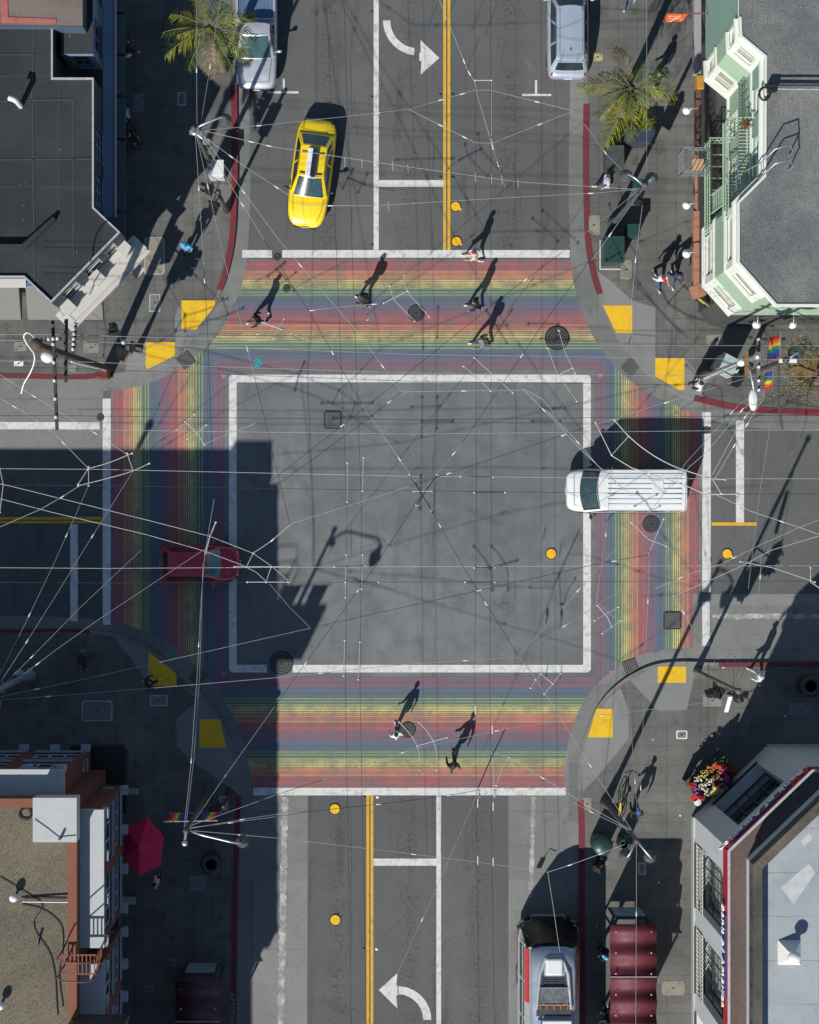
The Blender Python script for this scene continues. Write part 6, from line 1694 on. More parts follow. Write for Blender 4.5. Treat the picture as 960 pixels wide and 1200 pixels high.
# ================================================================ cabinets, bins, boxes
def cabinet(px, py, w, d, h, label, mat, rz=0, topmat=None, trim=None):
    q = G(px, py); t = thing('utility_cabinet', label, 'utility cabinet', (q.x, q.y, .13), R(rz), 'kerbside utility cabinets')
    m = MB(); m.box(0, 0, h / 2, w, d, h); b = m.build('body', mat, t, bevel=.02)
    m = MB(); m.box(0, 0, h + .025, w + .06, d + .06, .05); m.build('lid', topmat or mat, t, bevel=.015)
    m = MB(); m.box(0, -d / 2 - .008, h * .5, w * .86, .016, h * .82); dr = m.build('door', mat, b); m = MB(); m.box(w * .3, -d / 2 - .03, h * .55, .05, .04, .14); m.build('handle', CHROME, dr)
    if trim: m = MB(); m.box(-w / 2 - .06, -.05, .01, .04, d + .2, .03); m.box(0, -d / 2 - .13, .01, w + .1, .04, .03); m.build('plinth', PORC, t)
    return t
cabinet(715, 298, .82, 1.12, 1.3, 'dark green cabinet between pale lids on the upper right pavement', GREENP, 0, trim=1)
cabinet(716, 192, .74, 1.05, 1.2, 'grey cabinet under the fronds of the right palm', M('grey green enamel', (.055, .065, .062), .45), 0)
cabinet(745, 166, 1.3, .62, 1.0, 'low blue grey box half under the right palm', M('dark blue enamel', (.03, .045, .07), .45), 0)
cabinet(256, 204, .66, .66, 1.25, 'cabinet with a bright white top beside the upper left lamp post', WHITEP, 0)
cabinet(845, 431, .9, .66, 1.75, 'pale blue grey signal cabinet among the poles at the right', M('pale blue grey enamel', (.34, .42, .43), .45), -28)
cabinet(738, 275, .5, .5, 1.1, 'small dark green box behind the twin lamp post, upper right', GREENP, 0)
def bin_(px, py, r, h, label, mat, dome=False):
    q = G(px, py); t = thing('litter_bin', label, 'bin', (q.x, q.y, .13), 0, 'round litter bins')
    m = MB(); m.lathe([(r * .9, 0), (r, .08), (r, h * .85)], (0, 0, 0), 20); b = m.build('body', mat, t)
    for k in range(14): pass
    m = MB(); m.lathe([(r * 1.05, h * .85), (r * 1.05, h * .9), (r * .85, h), (r * .3, h + .06), (.01, h + .07)] if dome else [(r * 1.05, h * .85), (r * 1.05, h * .95), (r * .6, h * .95), (r * .55, h * .8), (.01, h * .78)], (0, 0, 0), 20); m.build('lid', mat, t)
    m = MB()
    for k in range(16): a = 2 * math.pi * k / 16; m.box(r * 1.005 * math.cos(a), r * 1.005 * math.sin(a), h * .45, .02, .05, h * .7, a)
    m.build('slat', mat, b)
bin_(702, 985, .44, 1.15, 'round dark green kiosk bin beside the lower right red kerb', GREENP, True)
bin_(249, 1008, .42, 1.0, 'round dark bin on the shaded lower left pavement', M('dark blue grey enamel', (.02, .035, .05), .45))
bin_(728, 985, .26, .95, 'small green bin under the twin lamp post, lower right', GREENP)
bin_(944, 802, .45, 1.0, 'dark round planter bin in the shade near the right edge', DSTEEL)
# bicycle (yellow) leaning near the lower right lamp
def bicycle(px, py, rz, label, mat):
    q = G(px, py); t = thing('bicycle', label, 'bicycle', (q.x, q.y, .13), R(rz))
    for y in (-.52, .52):
        m = MB(); m.tube([(0, y + .33 * math.cos(R(a)), .34 + .33 * math.sin(R(a))) for a in range(0, 361, 15)], .02, 6); w = m.build('wheel', RUBBER, t)
        m = MB()
        for k in range(8): a = R(45 * k); m.beam((0, y, .34), (0, y + .32 * math.cos(a), .34 + .32 * math.sin(a)), .006)
        m.build('spoke', CHROME, w)
    m = MB(); A, B, C_, D = (0, -.52, .34), (0, -.12, .30), (0, -.2, .82), (0, .42, .84)
    for a, b in ((A, B), (A, C_), (B, C_), (B, D), (C_, D), (D, (0, .52, .34))): m.tube([a, b], .028, 8)
    m.build('frame', mat, t)
    m = MB(); m.ell((0, -.24, .93), (.07, .14, .04), 10, 6); m.tube([(0, -.2, .8), (0, -.22, .93)], .018, 6); m.build('saddle', BLACK, t)
    m = MB(); m.tube([(-.28, .36, 1.02), (-.1, .42, 1.05), (.1, .42, 1.05), (.28, .36, 1.02)], .018, 6); m.tube([(0, .42, .84), (0, .42, 1.05)], .02, 6); m.build('handlebar', BLACK, t)
YB = M('yellow bicycle frame', (.75, .48, .06), .35)
bicycle(724, 946, 0, 'yellow framed bicycle parked beside the walker in blue cap', YB)
# ================================================================ shelters
def shelter(px, py, w, l, label, roofm, ripples, flip=1):
    q = G(px, py, 2.9); t = thing('bus_shelter', label, 'bus shelter', (q.x, q.y, .13), 0, 'maroon wave-roofed shelters')
    m = MB(); hz = 2.75
    m.grid(lambda i, j: Vector((w * (i - .5), l * (j - .5), hz + .10 * math.cos(2 * math.pi * ripples * j + .5))), 2, 60); ro = m.build('roof', roofm, t, thick=.04)
    m = MB()
    for i in range(2):
        for j in range(int(ripples) + 1):
            m.ell((w * (-.38 + .76 * i), -l / 2 + l * (j + .45) / (ripples + .6), hz + .07), .035, 8, 6)
    m.build('roof_bolt', PORC, ro)
    m = MB(); m.beam((-w / 2, -.02 * l, hz + .09), (w / 2, -.02 * l, hz + .09), .03); m.build('roof_joint', EDGE, ro)
    for sx_ in (-1, 1):
        for sy_ in (-1, 1):
            m = MB(); m.cyl(sx_ * (w / 2 - .1), sy_ * (l / 2 - .15), 0, hz - .02, .05, .05, 10); m.build('post', DSTEEL, t)
    m = MB(); m.box(flip * (w / 2 - .1), 0, 1.25, .02, l - .5, 1.9); m.build('back_panel', glass('shelter glass', (.02, .03, .035), .06), t)
    m = MB(); m.box(flip * (w / 2 - .45), -.1, .46, .4, l * .6, .05); m.build('seat', BLACK, t, bevel=.015)
    m = MB(); m.box(0, l / 2 + .12, 1.2, w * .75, .12, 1.9); pn = m.build('advert_panel', DSTEEL, t, bevel=.02); m = MB(); m.box(0, l / 2 + .19, 1.2, w * .65, .02, 1.6); m.build('poster', M('dim poster', (.2, .3, .36), .4), pn)
    return t
MAR = M('maroon shelter roof', (.095, .010, .022), .65, 0, .16, 3, .1)
shelter(742.5, 1142, 2.02, 4.35, 'maroon wave-roofed bus shelter in the sun beside the bus', MAR, 4.2)
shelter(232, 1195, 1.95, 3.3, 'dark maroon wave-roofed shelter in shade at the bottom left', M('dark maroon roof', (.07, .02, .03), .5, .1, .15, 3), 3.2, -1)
# magenta parasol
q = G(167, 994, 2.6); t = thing('parasol', 'magenta parasol over the pavement at the lower left', 'parasol', (q.x, q.y, .13))
PAR = M('magenta canvas', (.62, .013, .085), .75, 0, .12, 4)
m = MB(); n = 6; ap = Vector((-.12, .05, 2.72)); rim = [Vector((.95 * math.cos(R(20 + 60 * k)), 1.28 * math.sin(R(20 + 60 * k)), 2.2)) for k in range(n)]
for k in range(n): m.add([ap, rim[k], rim[(k + 1) % n], rim[(k + 1) % n] - Vector((0, 0, .18)), rim[k] - Vector((0, 0, .18))], [(0, 1, 2), (1, 4, 3, 2)])
m.build('canopy', PAR, t); m = MB()
for k in range(n): m.beam(ap - Vector((0, 0, .03)), rim[k] - Vector((0, 0, .03)), .02)
m.build('rib', STEEL, t); m = MB(); m.cyl(ap.x, ap.y, 0, 2.75, .025, .025, 8); m.cyl(ap.x, ap.y, 0, .08, .28, .24, 14); m.build('pole', STEEL, t)
# low benches / boards along the lower left wall
for x, y, w, h, lb in ((150, 1052, 22, 9, 'pale topped bench against the lower left shop front'), (152, 925, 26, 7, 'pale topped low table by the dark corner canopy')):
    q = G(x, y); t = thing('bench', lb, 'bench', (q.x, q.y, .13)); m = MB(); m.box(0, 0, .45, w * PX, h * PX, .05); m.build('seat', M('pale bench top', (.30, .34, .38), .5), t, bevel=.01)
    for s in (-1, 1): m = MB(); m.box(s * w * PX * .42, 0, .21, .05, h * PX * .9, .42); m.build('leg', DSTEEL, t)
q = G(229, 1143); t = thing('signboard', 'tilted signboard with two pale panels above the dark shelter', 'signboard', (q.x, q.y, .13)); m = MB()
m.box(0, 0, .55, .8, .06, 1.1, 0, 0, R(-38)); b = m.build('frame', DSTEEL, t); m = MB(); m.box(0, .33, .80, .62, .03, .4, 0, 0, R(-38)); m.box(0, .05, .43, .62, .03, .4, 0, 0, R(-38)); m.build('panel', M('pale signboard panel', (.40, .46, .5), .5), b)
# sign hung from the upper right shop, menu board on the chamfer
a1 = G(806, 17, 4.5); t = thing('hanging_sign', 'orange and red shop sign hanging over the upper right pavement', 'sign', (a1.x - .45, a1.y, 0)); 
m = MB(); m.box(0, 0, 4.0, .86, .07, 1.15); b = m.build('board', M('orange sign board', (.58, .10, .03), .5, 0, .25, 4), t, bevel=.01)
m = MB(); rg = random.Random(4)
for s in (-1, 1):
    for k in range(3):
        zz = 4.35 - k * .32; m.tube([(-.32 + .08 * i, s * .042, zz + .09 * math.sin(i * 1.3 + k)) for i in range(9)], .022, 5)
m.build('scroll_pattern', M('cream sign pattern', (.62, .42, .22), .5), b)
m = MB(); m.beam((-.5, 0, 4.66), (1.6, 0, 4.66), .05); m.build('bracket', M('brown iron', (.13, .07, .05), .6), t)
q = G(826, 353, 2.6); t = thing('menu_board', 'black menu board with small coloured writing on the green house corner', 'sign', (q.x, q.y, 0), R(-38)); m = MB(); m.box(0, 0, 2.3, .8, .10, 1.0); b = m.build('board', BLACK, t, bevel=.01)
m = MB(); m.box(.0, -.06, 2.55, .55, .02, .09); m.box(-.1, -.06, 2.35, .35, .02, .06); m.build('stripe', M('yellow green stripe', (.45, .45, .06), .5), b); m = MB(); m.box(.45, .02, 2.4, .06, .16, .9); m.build('frame_edge', PORC, b)
# ================================================================ flower stand
ang = 38; q = G(829, 908); t = thing('flower_stand', 'tiered dark flower stand in front of the bank corner', 'flower stall', (q.x, q.y, .13), R(ang))
for i, (y, z) in enumerate(((-.42, .45), (0, .68), (.42, .9))):
    m = MB(); m.box(0, y, z, 2.1, .42, .04); sh = m.build('shelf', WOOD, t); m = MB()
    for sx_ in (-1, 1): m.box(sx_ * 1.0, y, z / 2, .05, .36, z)
    m.build('support', WOOD, sh)
fl = dict(white=(.62, .6, .5), red=(.45, .01, .02), orange=(.6, .16, .02), yellow=(.6, .42, .05), pink=(.6, .14, .2), purple=(.22, .06, .36), green=(.05, .14, .02))
FM = {k: M('%s petals' % k, v, .6, 0, .3, 20, 0) for k, v in fl.items()}; LEAF = M('bouquet leaf', (.03, .075, .018), .55, 0, .4, 12, 0)
rg = random.Random(12); rows = [['red', 'white', 'white', 'red', 'pink', 'red'], ['purple', 'white', 'white', 'yellow', 'orange', 'red'], ['red', 'white', 'yellow', 'orange', 'orange', 'green']]
rot = Matrix.Rotation(R(ang), 3, 'Z')
for i, (y, z) in enumerate(((-.42, .47), (0, .70), (.42, .92))):
    for k, colr in enumerate(rows[i]):
        p = Vector(t.location) + rot @ Vector((-.88 + .35 * k + rg.uniform(-.04, .04), y + rg.uniform(-.06, .06), z))
        b = thing('bouquet', '%s bunch of flowers in a black bucket on the flower stand' % ('leafy green' if colr == 'green' else colr), 'flowers', tuple(p), rg.uniform(0, 6), 'bunches on the flower stand, %s' % colr)
        m = MB(); m.lathe([(.09, 0), (.12, .24), (.11, .24), (.10, .2)], (0, 0, 0), 12); m.build('bucket', BLACK, b)
        m = MB(); lf = MB()
        for s in range(16):
            a = rg.uniform(0, 6.28); rr_ = .17 * math.sqrt(rg.random()); h = .42 + .12 * rg.random() - rr_ * .5
            m.ell((rr_ * math.cos(a), rr_ * math.sin(a), h), (rg.uniform(.028, .05),) * 2 + (.025,), 7, 4)
        for s in range(22):
            a = rg.uniform(0, 6.28); c = Vector((math.cos(a), math.sin(a), 0)); s_ = Vector((-c.y, c.x, 0)) * .028; r1 = rg.uniform(.08, .2)
            lf.quad(c * .03 + Vector((0, 0, .2)), c * r1 * .6 + s_ + Vector((0, 0, .36)), c * (r1 + .04) + Vector((0, 0, .40)), c * r1 * .6 - s_ + Vector((0, 0, .36)))
        m.build('bloom', FM[colr], b); lf.build('leaf', LEAF, b)
for i, cc in enumerate(('red', 'white')):
    m = MB(); p = Vector(t.location) + rot @ Vector((-1.15, -.2 - .25 * i, .55)); m.lathe([(.02, 0), (.14, .2), (.17, .34), (.16, .34)], p, 10)
    tag(m.build('wrapped_bunch', CL[cc]), '%s paper-wrapped bunch at the left end of the flower stand' % cc, 'flowers')
# ================================================================ trees
def leafmat(name, c0, c1):
    m, nt, b = _new(name); co = coords(nt)
    n = noise(nt, co, 1.3, 3); n2 = noise(nt, co, 9, 2)
    c = mixc(nt, ramp(nt, math_(nt, 'ADD', math_(nt, 'MULTIPLY', n, .6), math_(nt, 'MULTIPLY', n2, .4)), .36, .64), c0, c1)
    nt.links.new(c, b.inputs['Base Color']); b.inputs['Roughness'].default_value = .6; b.inputs['Specular IOR Level'].default_value = .2
    tr_ = N(nt, 'ShaderNodeBsdfTranslucent'); nt.links.new(c, tr_.inputs[0]); mx = N(nt, 'ShaderNodeMixShader'); mx.inputs[0].default_value = .25
    out = nt.nodes['Material Output']; L(nt, b, 0, mx, 1); L(nt, tr_, 0, mx, 2); L(nt, mx, 0, out, 0); return m
PALMY = leafmat('yellow green palm leaf', (.11, .135, .008), (.25, .26, .018)); PALMG = leafmat('deep green palm leaf', (.02, .05, .008), (.075, .13, .012)); PALMB = leafmat('dry palm leaf', (.20, .15, .07), (.32, .25, .13))
BARK = M('palm bark', (.14, .11, .08), .9, 0, .4, 6)
def frond(mb, L_, droop, seed, wid=.44):
    rg = random.Random(seed); n = 15; pts = []
    for i in range(n + 1):
        s = i / n; pts.append(Vector((L_ * (s - .12 * s ** 3 * droop), 0, .55 * s * (1 - s) * L_ * .9 + .1 * s - droop * L_ * .42 * s ** 2.2)))
    mb.tube(pts, [.028 * (1 - .8 * i / n) + .005 for i in range(n + 1)], 5, 1)
    for i in range(int(L_ * 16)):
        s = .1 + .9 * (i + .5) / (L_ * 16); k = s * n; a = int(min(k, n - 1)); p = pts[a].lerp(pts[a + 1], k - a); d = (pts[a + 1] - pts[a]).normalized()
        ln = wid * L_ * .62 * (math.sin(math.pi * min(1, s * .8 + .14)) ** .7) * rg.uniform(.6, 1.25)
        for sd in (-1, 1):
            if rg.random() < .14: continue
            out = (d * rg.uniform(.55, 1.25) + Vector((0, sd * 1.0, rg.uniform(-.3, .35)))).normalized(); tip = p + out * ln + Vector((0, 0, -ln * rg.uniform(.3, .6))); mid = p + out * ln * .5 + Vector((0, 0, -.02)); w = Vector((-out.y, out.x, 0)).normalized() * .017 + Vector((0, 0, .008))
            mb.add([p - w * .4, p + w * .4, mid + w, mid - w, tip], [(0, 1, 2, 3), (3, 2, 4)], 0)
def palm(px, py, h, label, spec, cut=None):
    q = G(px, py); t = thing('palm_tree', label, 'palm tree', (q.x, q.y, .13)); top = Vector((0, 0, h))
    m = MB(); k = 10; m.tube([(.06 * math.sin(i * .5), .04 * math.cos(i * .4), h * i / k) for i in range(k + 1)], [.2 - .06 * i / k + .012 * (i % 2) for i in range(k + 1)], 12); m.build('trunk', BARK, t)
    m = MB(); m.ell((0, 0, h), (.22, .22, .4), 10, 8); m.build('crown_shaft', PALMG, t)
    for i, (az, ln, dr, mt) in enumerate(spec):
        m = MB(); frond(m, ln, dr, i * 7 + int(px)); o = m.build('frond', [mt, BARK], t); o.scale = (.9, .9, .9); o.location = (.05 * math.cos(R(az)), .05 * math.sin(R(az)), h + .1 + .25 * (1 - dr)); o.rotation_euler = (0, R(-18 * (1 - dr)), R(az))
Y_, G_, B_ = PALMY, PALMG, PALMB
palm(262, 84, 6.6, 'palm with yellow green fronds at the upper left kerb beside the pickup', [(208, 2.5, .75, Y_), (182, 2.3, .7, G_), (155, 2.2, .9, Y_), (238, 2.2, 1.0, G_), (272, 2.3, 1.05, B_), (302, 2.1, .9, G_), (325, 2.5, .8, Y_), (352, 2.3, .8, G_), (20, 2.3, .75, Y_), (70, 2.1, .7, G_), (112, 2.2, .75, Y_), (195, 1.5, .3, Y_), (310, 1.4, .3, G_), (45, 1.4, .3, G_)])
palm(716, 141, 5.6, 'palm with drooping yellow green fronds on the upper right pavement', [(176, 2.5, .7, Y_), (106, 2.4, .9, B_), (28, 2.2, .8, G_), (352, 2.4, .75, Y_), (302, 2.2, .95, Y_), (272, 2.5, .95, Y_), (246, 2.9, .9, Y_), (222, 2.0, .9, Y_), (150, 1.7, .8, G_), (200, 1.5, .5, G_), (325, 1.5, .5, G_), (65, 1.5, .6, G_), (262, 1.4, .3, G_), (130, 1.2, .5, G_)])
# small bare street tree in a soil bed, right edge
q = G(958, 432); t = thing('street_tree', 'nearly bare street tree with yellow leaves in a soil bed, right edge', 'tree', (q.x, q.y, .13)); rg = random.Random(21)
br_, lv = MB(), MB()
def grow(p, d, l, r, lev):
    e = p + d * l; md = (p + e) / 2 + Vector((rg.uniform(-1, 1), rg.uniform(-1, 1), rg.uniform(-.5, .5))) * l * .07
    br_.tube([p, md, e], [r, r * .85, r * .68], 6 if lev < 2 else 4)
    if lev >= 4 or r < .008:
        for _ in range(3):
            if rg.random() < .55:
                c = e + Vector((rg.uniform(-1, 1), rg.uniform(-1, 1), rg.uniform(-1, 1))) * .16; v = Vector((rg.uniform(-1, 1), rg.uniform(-1, 1), rg.uniform(-.4, .4))).normalized() * rg.uniform(.05, .085); s = v.cross(Vector((.2, .4, 1))).normalized() * v.length * .55
                lv.quad(c - v, c + s, c + v, c - s)
        return
    for k in range(3 if lev < 3 else 2):
        nd = (d + Vector((rg.uniform(-1, 1), rg.uniform(-1, 1), rg.uniform(-.35, .6))) * .85).normalized(); grow(p + d * l * rg.uniform(.65, 1), nd, l * rg.uniform(.62, .85), r * .66, lev + 1)
br_.tube([(0, 0, 0), (.03, .02, 1.9)], [.10, .075], 9); tk = br_.build('trunk', M('dark brown bark', (.028, .022, .019), .9, 0, .4, 8), t); br_ = MB()
for k in range(5): a = R(72 * k + 140); grow(Vector((.03, .02, 1.85)), Vector((math.cos(a) * .8, math.sin(a) * .8, .75)).normalized(), 1.1, .06, 0)
br_.build('branches', M('dark brown bark', (.028, .022, .019)), t); lv.build('crown', leafmat('yellow autumn leaf', (.20, .15, .03), (.38, .31, .10)), t)
m = MB(); m.prism(P2([(927, 419), (985, 412), (985, 443), (927, 443)], .13), .12, .145); structure(m.build('soil_bed', M('brown soil with leaf litter', (.14, .095, .045), .95, 0, .5, 5, .6, 30)))
m = MB(); rg = random.Random(33)
for k in range(420):
    x = rg.gauss(942, 22); y = rg.gauss(446, 18)
    if not (875 < x < 985 and 380 < y < 474): continue
    c = G(x, y, .15); a = rg.uniform(0, 3.14); l = rg.uniform(.03, .06); u = Vector((math.cos(a), math.sin(a), rg.uniform(-.2, .2))) * l; v = Vector((-math.sin(a), math.cos(a), 0)) * l * .55; c.z = .15 + rg.uniform(0, .015); m.quad(c - u, c + v, c + u, c - v)
o = m.build('leaf_litter', leafmat('fallen yellow leaf', (.22, .16, .05), (.42, .33, .13))); o['kind'] = 'stuff'; tag(o, 'fallen yellow leaves scattered around the soil bed at the right edge', 'leaves')
# kerb lettering, lower left
cu = bpy.data.curves.new('kerb_lettering', 'FONT'); cu.body = 'STOP - TOWAWAY'; cu.size = .34; cu.extrude = .001; cu.align_x = 'RIGHT'; tmp = bpy.data.objects.new('t', cu); COL.objects.link(tmp); dg = bpy.context.evaluated_depsgraph_get(); me = bpy.data.meshes.new_from_object(tmp.evaluated_get(dg)); bpy.data.objects.remove(tmp)
me.materials.clear(); me.materials.append(WORN); o = bpy.data.objects.new('kerb_lettering', me); COL.objects.link(o); q = G(276, 1163, .15); o.location = (q.x, q.y, .148); o.rotation_euler = (0, 0, R(90)); structure(o)
# ================================================================ overhead wires and trolley fittings
WIRE = M('grey span wire', (.30, .31, .32), .5, .3, .12, 3, 0); COPPER_OR_SHADE = M('dark trolley wire and span wire shade', (.035, .033, .032), .4, .6, .2, 3, 0); INS = M('white strain insulator', (.55, .56, .55), .35, 0, .05, 5, 0); FIT = M('trolley wire fitting', (.42, .42, .40), .5, .2, .15, 5, 0)
def wire(label, pts, z0=7.6, z1=6.6, r=.0105, mat=None, ins=(), name='span_wire', group='overhead span wires', cat='wire', zs=None, curve=False, dark=None):
    n = len(pts); W = []
    tot = [0]
    for i in range(1, n): tot.append(tot[-1] + math.hypot(pts[i][0] - pts[i - 1][0], pts[i][1] - pts[i - 1][1]))
    for i, p in enumerate(pts):
        z = zs[i] if zs else z0 + (z1 - z0) * tot[i] / max(tot[-1], 1e-6); W.append(G(p[0], p[1], z))
    line = smooth_line(W, 5) if curve else []
    if not curve:
        for i in range(n - 1):
            a, b = W[i], W[i + 1]; k = max(1, int((b - a).length / 3)); sag = (b - a).length ** 2 * .00035
            for j in range(k): t = j / k; p = a.lerp(b, t); p.z -= sag * 4 * t * (1 - t); line.append(p)
        line.append(W[-1])
    m = MB(); m.tube(line, r, 5)
    if dark:  # dark stretch: shading of the sunlit steel painted onto the wire
        nf = len(line) - 1
        for i in range(nf):
            if dark[0] <= (i + .5) / nf <= dark[1]:
                for j in range(5): m.m[i * 5 + j] = 1
    o = m.build(name, [mat or WIRE, COPPER_OR_SHADE]); tag(o, label, cat, group)
    seg = [0]
    for i in range(1, len(line)): seg.append(seg[-1] + (line[i] - line[i - 1]).length)
    for t in ins:
        d = t * seg[-1]; i = max(k for k in range(len(seg)) if seg[k] <= d); i = min(i, len(line) - 2); u = (d - seg[i]) / (seg[i + 1] - seg[i]); p = line[i].lerp(line[i + 1], u); dr = (line[i + 1] - line[i]).normalized()
        q = MB(); q.tube([p - dr * .11, p - dr * .09, p + dr * .09, p + dr * .11], [.014, .028, .028, .014], 8); q.build('insulator', INS, o)
    return o
A = dict(tl='the upper left lamp post', tr='the upper right twin lamp post', br='the lower right twin lamp post', bl='the lower left banner post', le='the left edge lamp post', rp='the right utility pole', rs='the lower right signal post')
wire('span wire from %s to the fork at the box left side' % A['tl'], [(229, 152), (262, 300), (298, 440), (340, 614)], 8.2, 6.7, ins=(.14, .55), dark=(0.42, 0.93))
wire('span wire from %s to mid intersection' % A['tl'], [(233, 156), (309, 280), (361, 363), (425, 475), (487, 565)], 8.2, 6.7, ins=(.2, .62, .93), dark=(0.28, 0.86))
wire('span wire from %s to the box top line' % A['tl'], [(235, 155), (326, 280), (418, 388), (471, 459)], 8.2, 6.7, ins=(.22, .5, .9), dark=(0.55, 0.82))
wire('span wire from mid intersection down right to %s' % A['br'], [(487, 565), (544, 666), (608, 769), (627, 794), (707, 921), (745, 980)], 6.7, 8.0, ins=(.12, .34, .8), dark=(0.02, 0.45))
wire('span wire from %s to mid intersection' % A['tr'], [(750, 225), (635, 382), (542, 519), (500, 570)], 8.0, 6.7, ins=(.55, .88), dark=(0.08, 0.8))
wire('span wire from %s over the box top' % A['tr'], [(747, 224), (657, 297), (590, 347), (460, 452), (425, 480), (316, 565)], 8.0, 6.7, ins=(.3, .8), dark=(0.3, 1))
wire('short dark span wire from the fork above the box top line to its left half', [(471, 459), (421, 499), (321, 571)], 6.7, 6.7, ins=(.1,), dark=(0.2, 1))
wire('long span wire crossing the box from left fork to %s' % A['rp'], [(340, 614), (480, 570), (684, 502), (756, 479), (881, 441)], 6.7, 8.6, ins=(.35, .6, .82), dark=(0.25, 0.6))
wire('dark span wire from lower left of the box rising to the right crosswalk', [(364, 736), (480, 710), (700, 661), (760, 650)], 6.7, 6.7, ins=(.5, .9), dark=(0, 1))
wire('span wire from %s up to mid intersection' % A['bl'], [(219, 975), (260, 915), (322, 828), (391, 731), (439, 665), (492, 582)], 8.6, 6.7, ins=(.16, .5, .72), dark=(0.42, 0.98))
wire('double heavy wire rising from %s, left strand' % A['bl'], [(216, 970), (224, 895), (231, 795), (236, 700), (240, 650), (251, 585)], 8.6, 6.7, .014, ins=(.2, .55))
wire('double heavy wire rising from %s, right strand' % A['bl'], [(218, 968), (227, 892), (234, 795), (238, 660)], 8.6, 6.7, .012)
wire('long wire from %s to the lower right of the box' % A['le'], [(-6, 821), (47, 817), (231, 802), (324, 794), (480, 778), (606, 770)], 8.2, 6.7, ins=(.1, .62, .9))
wire('wire from %s to lower left of the box' % A['le'], [(-6, 818), (103, 795), (364, 736)], 8.2, 6.7, ins=(.13,))
wire('steepest fan wire from %s up to the left street fork' % A['le'], [(-6, 802), (31, 728), (64, 659), (104, 569)], 8.2, 6.7, ins=(.35, .75))
wire('second steepest fan wire from %s up to the crosswalk fork' % A['le'], [(-5, 808), (27, 759), (68, 694), (93, 653), (156, 552)], 8.2, 6.7, ins=(.22, .7))
wire('fan wire from %s up across the left crosswalk' % A['le'], [(-5, 812), (48, 759), (96, 710), (165, 645)], 8.2, 6.7, ins=(.25,))
wire('lowest steep fan wire from %s toward the red hatchback' % A['le'], [(-5, 815), (69, 759), (117, 725), (245, 640)], 8.2, 6.7, ins=(.2,))
wire('span wire across the top street carrying small hangers', [(234, 152), (320, 172), (440, 190), (519, 201), (607, 213), (748, 222)], 8.2, 8.0, ins=(.12, .16, .9, .93))
wire('span wire from %s to the left tip of the wire diamond' % A['tl'], [(234, 153), (305, 147), (400, 137), (479, 128)], 8.2, 6.8, ins=(.28, .85))
wire('upper side of the wire diamond over the top street', [(479, 128), (557, 105.5), (575, 105.5), (672, 130)], 6.8, 6.8, ins=(.2, .33, .78))
wire('lower side of the wire diamond over the top street', [(479, 128), (557, 167), (576, 168), (672, 130)], 6.8, 6.8, ins=(.2, .35, .8))
wire('tail wire from the wire diamond to %s' % A['tr'], [(672, 130), (690, 152), (712, 182), (745, 215)], 6.8, 8.0, ins=(.55,))
wire('span wire over the taxi bonnet from %s' % A['tl'], [(236, 158), (287, 195), (336, 227), (355, 241), (437, 241), (606, 231), (700, 226), (746, 222)], 8.2, 8.0, ins=(.08, .2, .33, .9))
wire('thin wire from %s down to the left crosswalk' % A['tl'], [(229, 155), (233, 217), (239, 314), (244, 401), (248, 520), (251, 584)], 8.2, 6.7, ins=(.15, .4), dark=(0.5, 0.9))
wire('vertical wire running up from %s' % A['tl'], [(231, 150), (230.5, 70), (230, -20)], 8.2, 8.4, ins=(.4,))
wire('slanting wire up through the left palm from %s' % A['tl'], [(235, 148), (246, 80), (258, 0), (262, -20)], 8.2, 8.4, ins=(.42,))
wire('slanting wire down the double yellow line to the wire diamond', [(505, -25), (528, 32), (548, 82), (557, 97)], 8, 6.8, ins=(.78, .9))
wire('vertical wire running up from %s' % A['tr'], [(758, 218), (758, 100), (758, -20)], 8.0, 8.4)
wire('vertical wire down from %s to the kerb ramp' % A['tr'], [(753, 240), (745, 304), (735, 409)], 8.0, 6.8, ins=(.38,))
wire('bent wire from %s along the red kerb' % A['tr'], [(748, 228), (713, 278), (693, 305)], 8.0, 6.9, ins=(.6,))
wire('upper fan wire from %s over the right stop line' % A['rp'], [(893, 458), (868, 472), (805, 541), (772, 587), (684, 685), (608, 768)], 8.6, 6.7, ins=(.1, .75))
wire('second fan wire from %s toward the van rear' % A['rp'], [(894, 460), (870, 480), (828, 530), (808, 547), (786, 572)], 8.6, 6.7, ins=(.2,))
wire('third fan wire from %s to the right street fork' % A['rp'], [(896, 461), (868, 495), (835, 556)], 8.6, 6.7, ins=(.3,))
wire('last fan wire from %s to the right street fork' % A['rp'], [(897, 463), (880, 490), (862, 520), (838, 561)], 8.6, 6.7, ins=(.35, .6))
wire('thin span wire from lower right of the box to the right crosswalk', [(620, 760), (684, 719), (760, 670)], 6.7, 6.7, ins=(.3,))
wire('slanting wire down the right crosswalk left stripes', [(718, 547), (710, 627), (699, 705), (728, 731)], 6.8, 6.7, ins=(.4,))
wire('wire from %s across the whole lower crosswalk' % A['bl'], [(222, 968), (322, 932), (377, 914), (480, 879), (592, 854), (692, 840), (829, 823)], 8.6, 7.6, ins=(.42, .6, .8), dark=(0.15, 0.36))
wire('wire from %s just above the lower stop line' % A['bl'], [(222, 970), (262, 965), (323, 957), (363, 951), (456, 941), (526, 932), (560, 926)], 8.6, 6.8, ins=(.14, .65, .9), dark=(0.3, 1))
wire('wire from %s passing under the lower stop line' % A['bl'], [(222, 971), (285, 960), (345, 951)], 8.6, 7.4, ins=(.5,))
wire('wire from %s across the lower street to the bus front' % A['bl'], [(222, 973), (325, 982), (428, 994), (560, 1010), (642, 1022)], 8.6, 6.9, ins=(.14, .62))
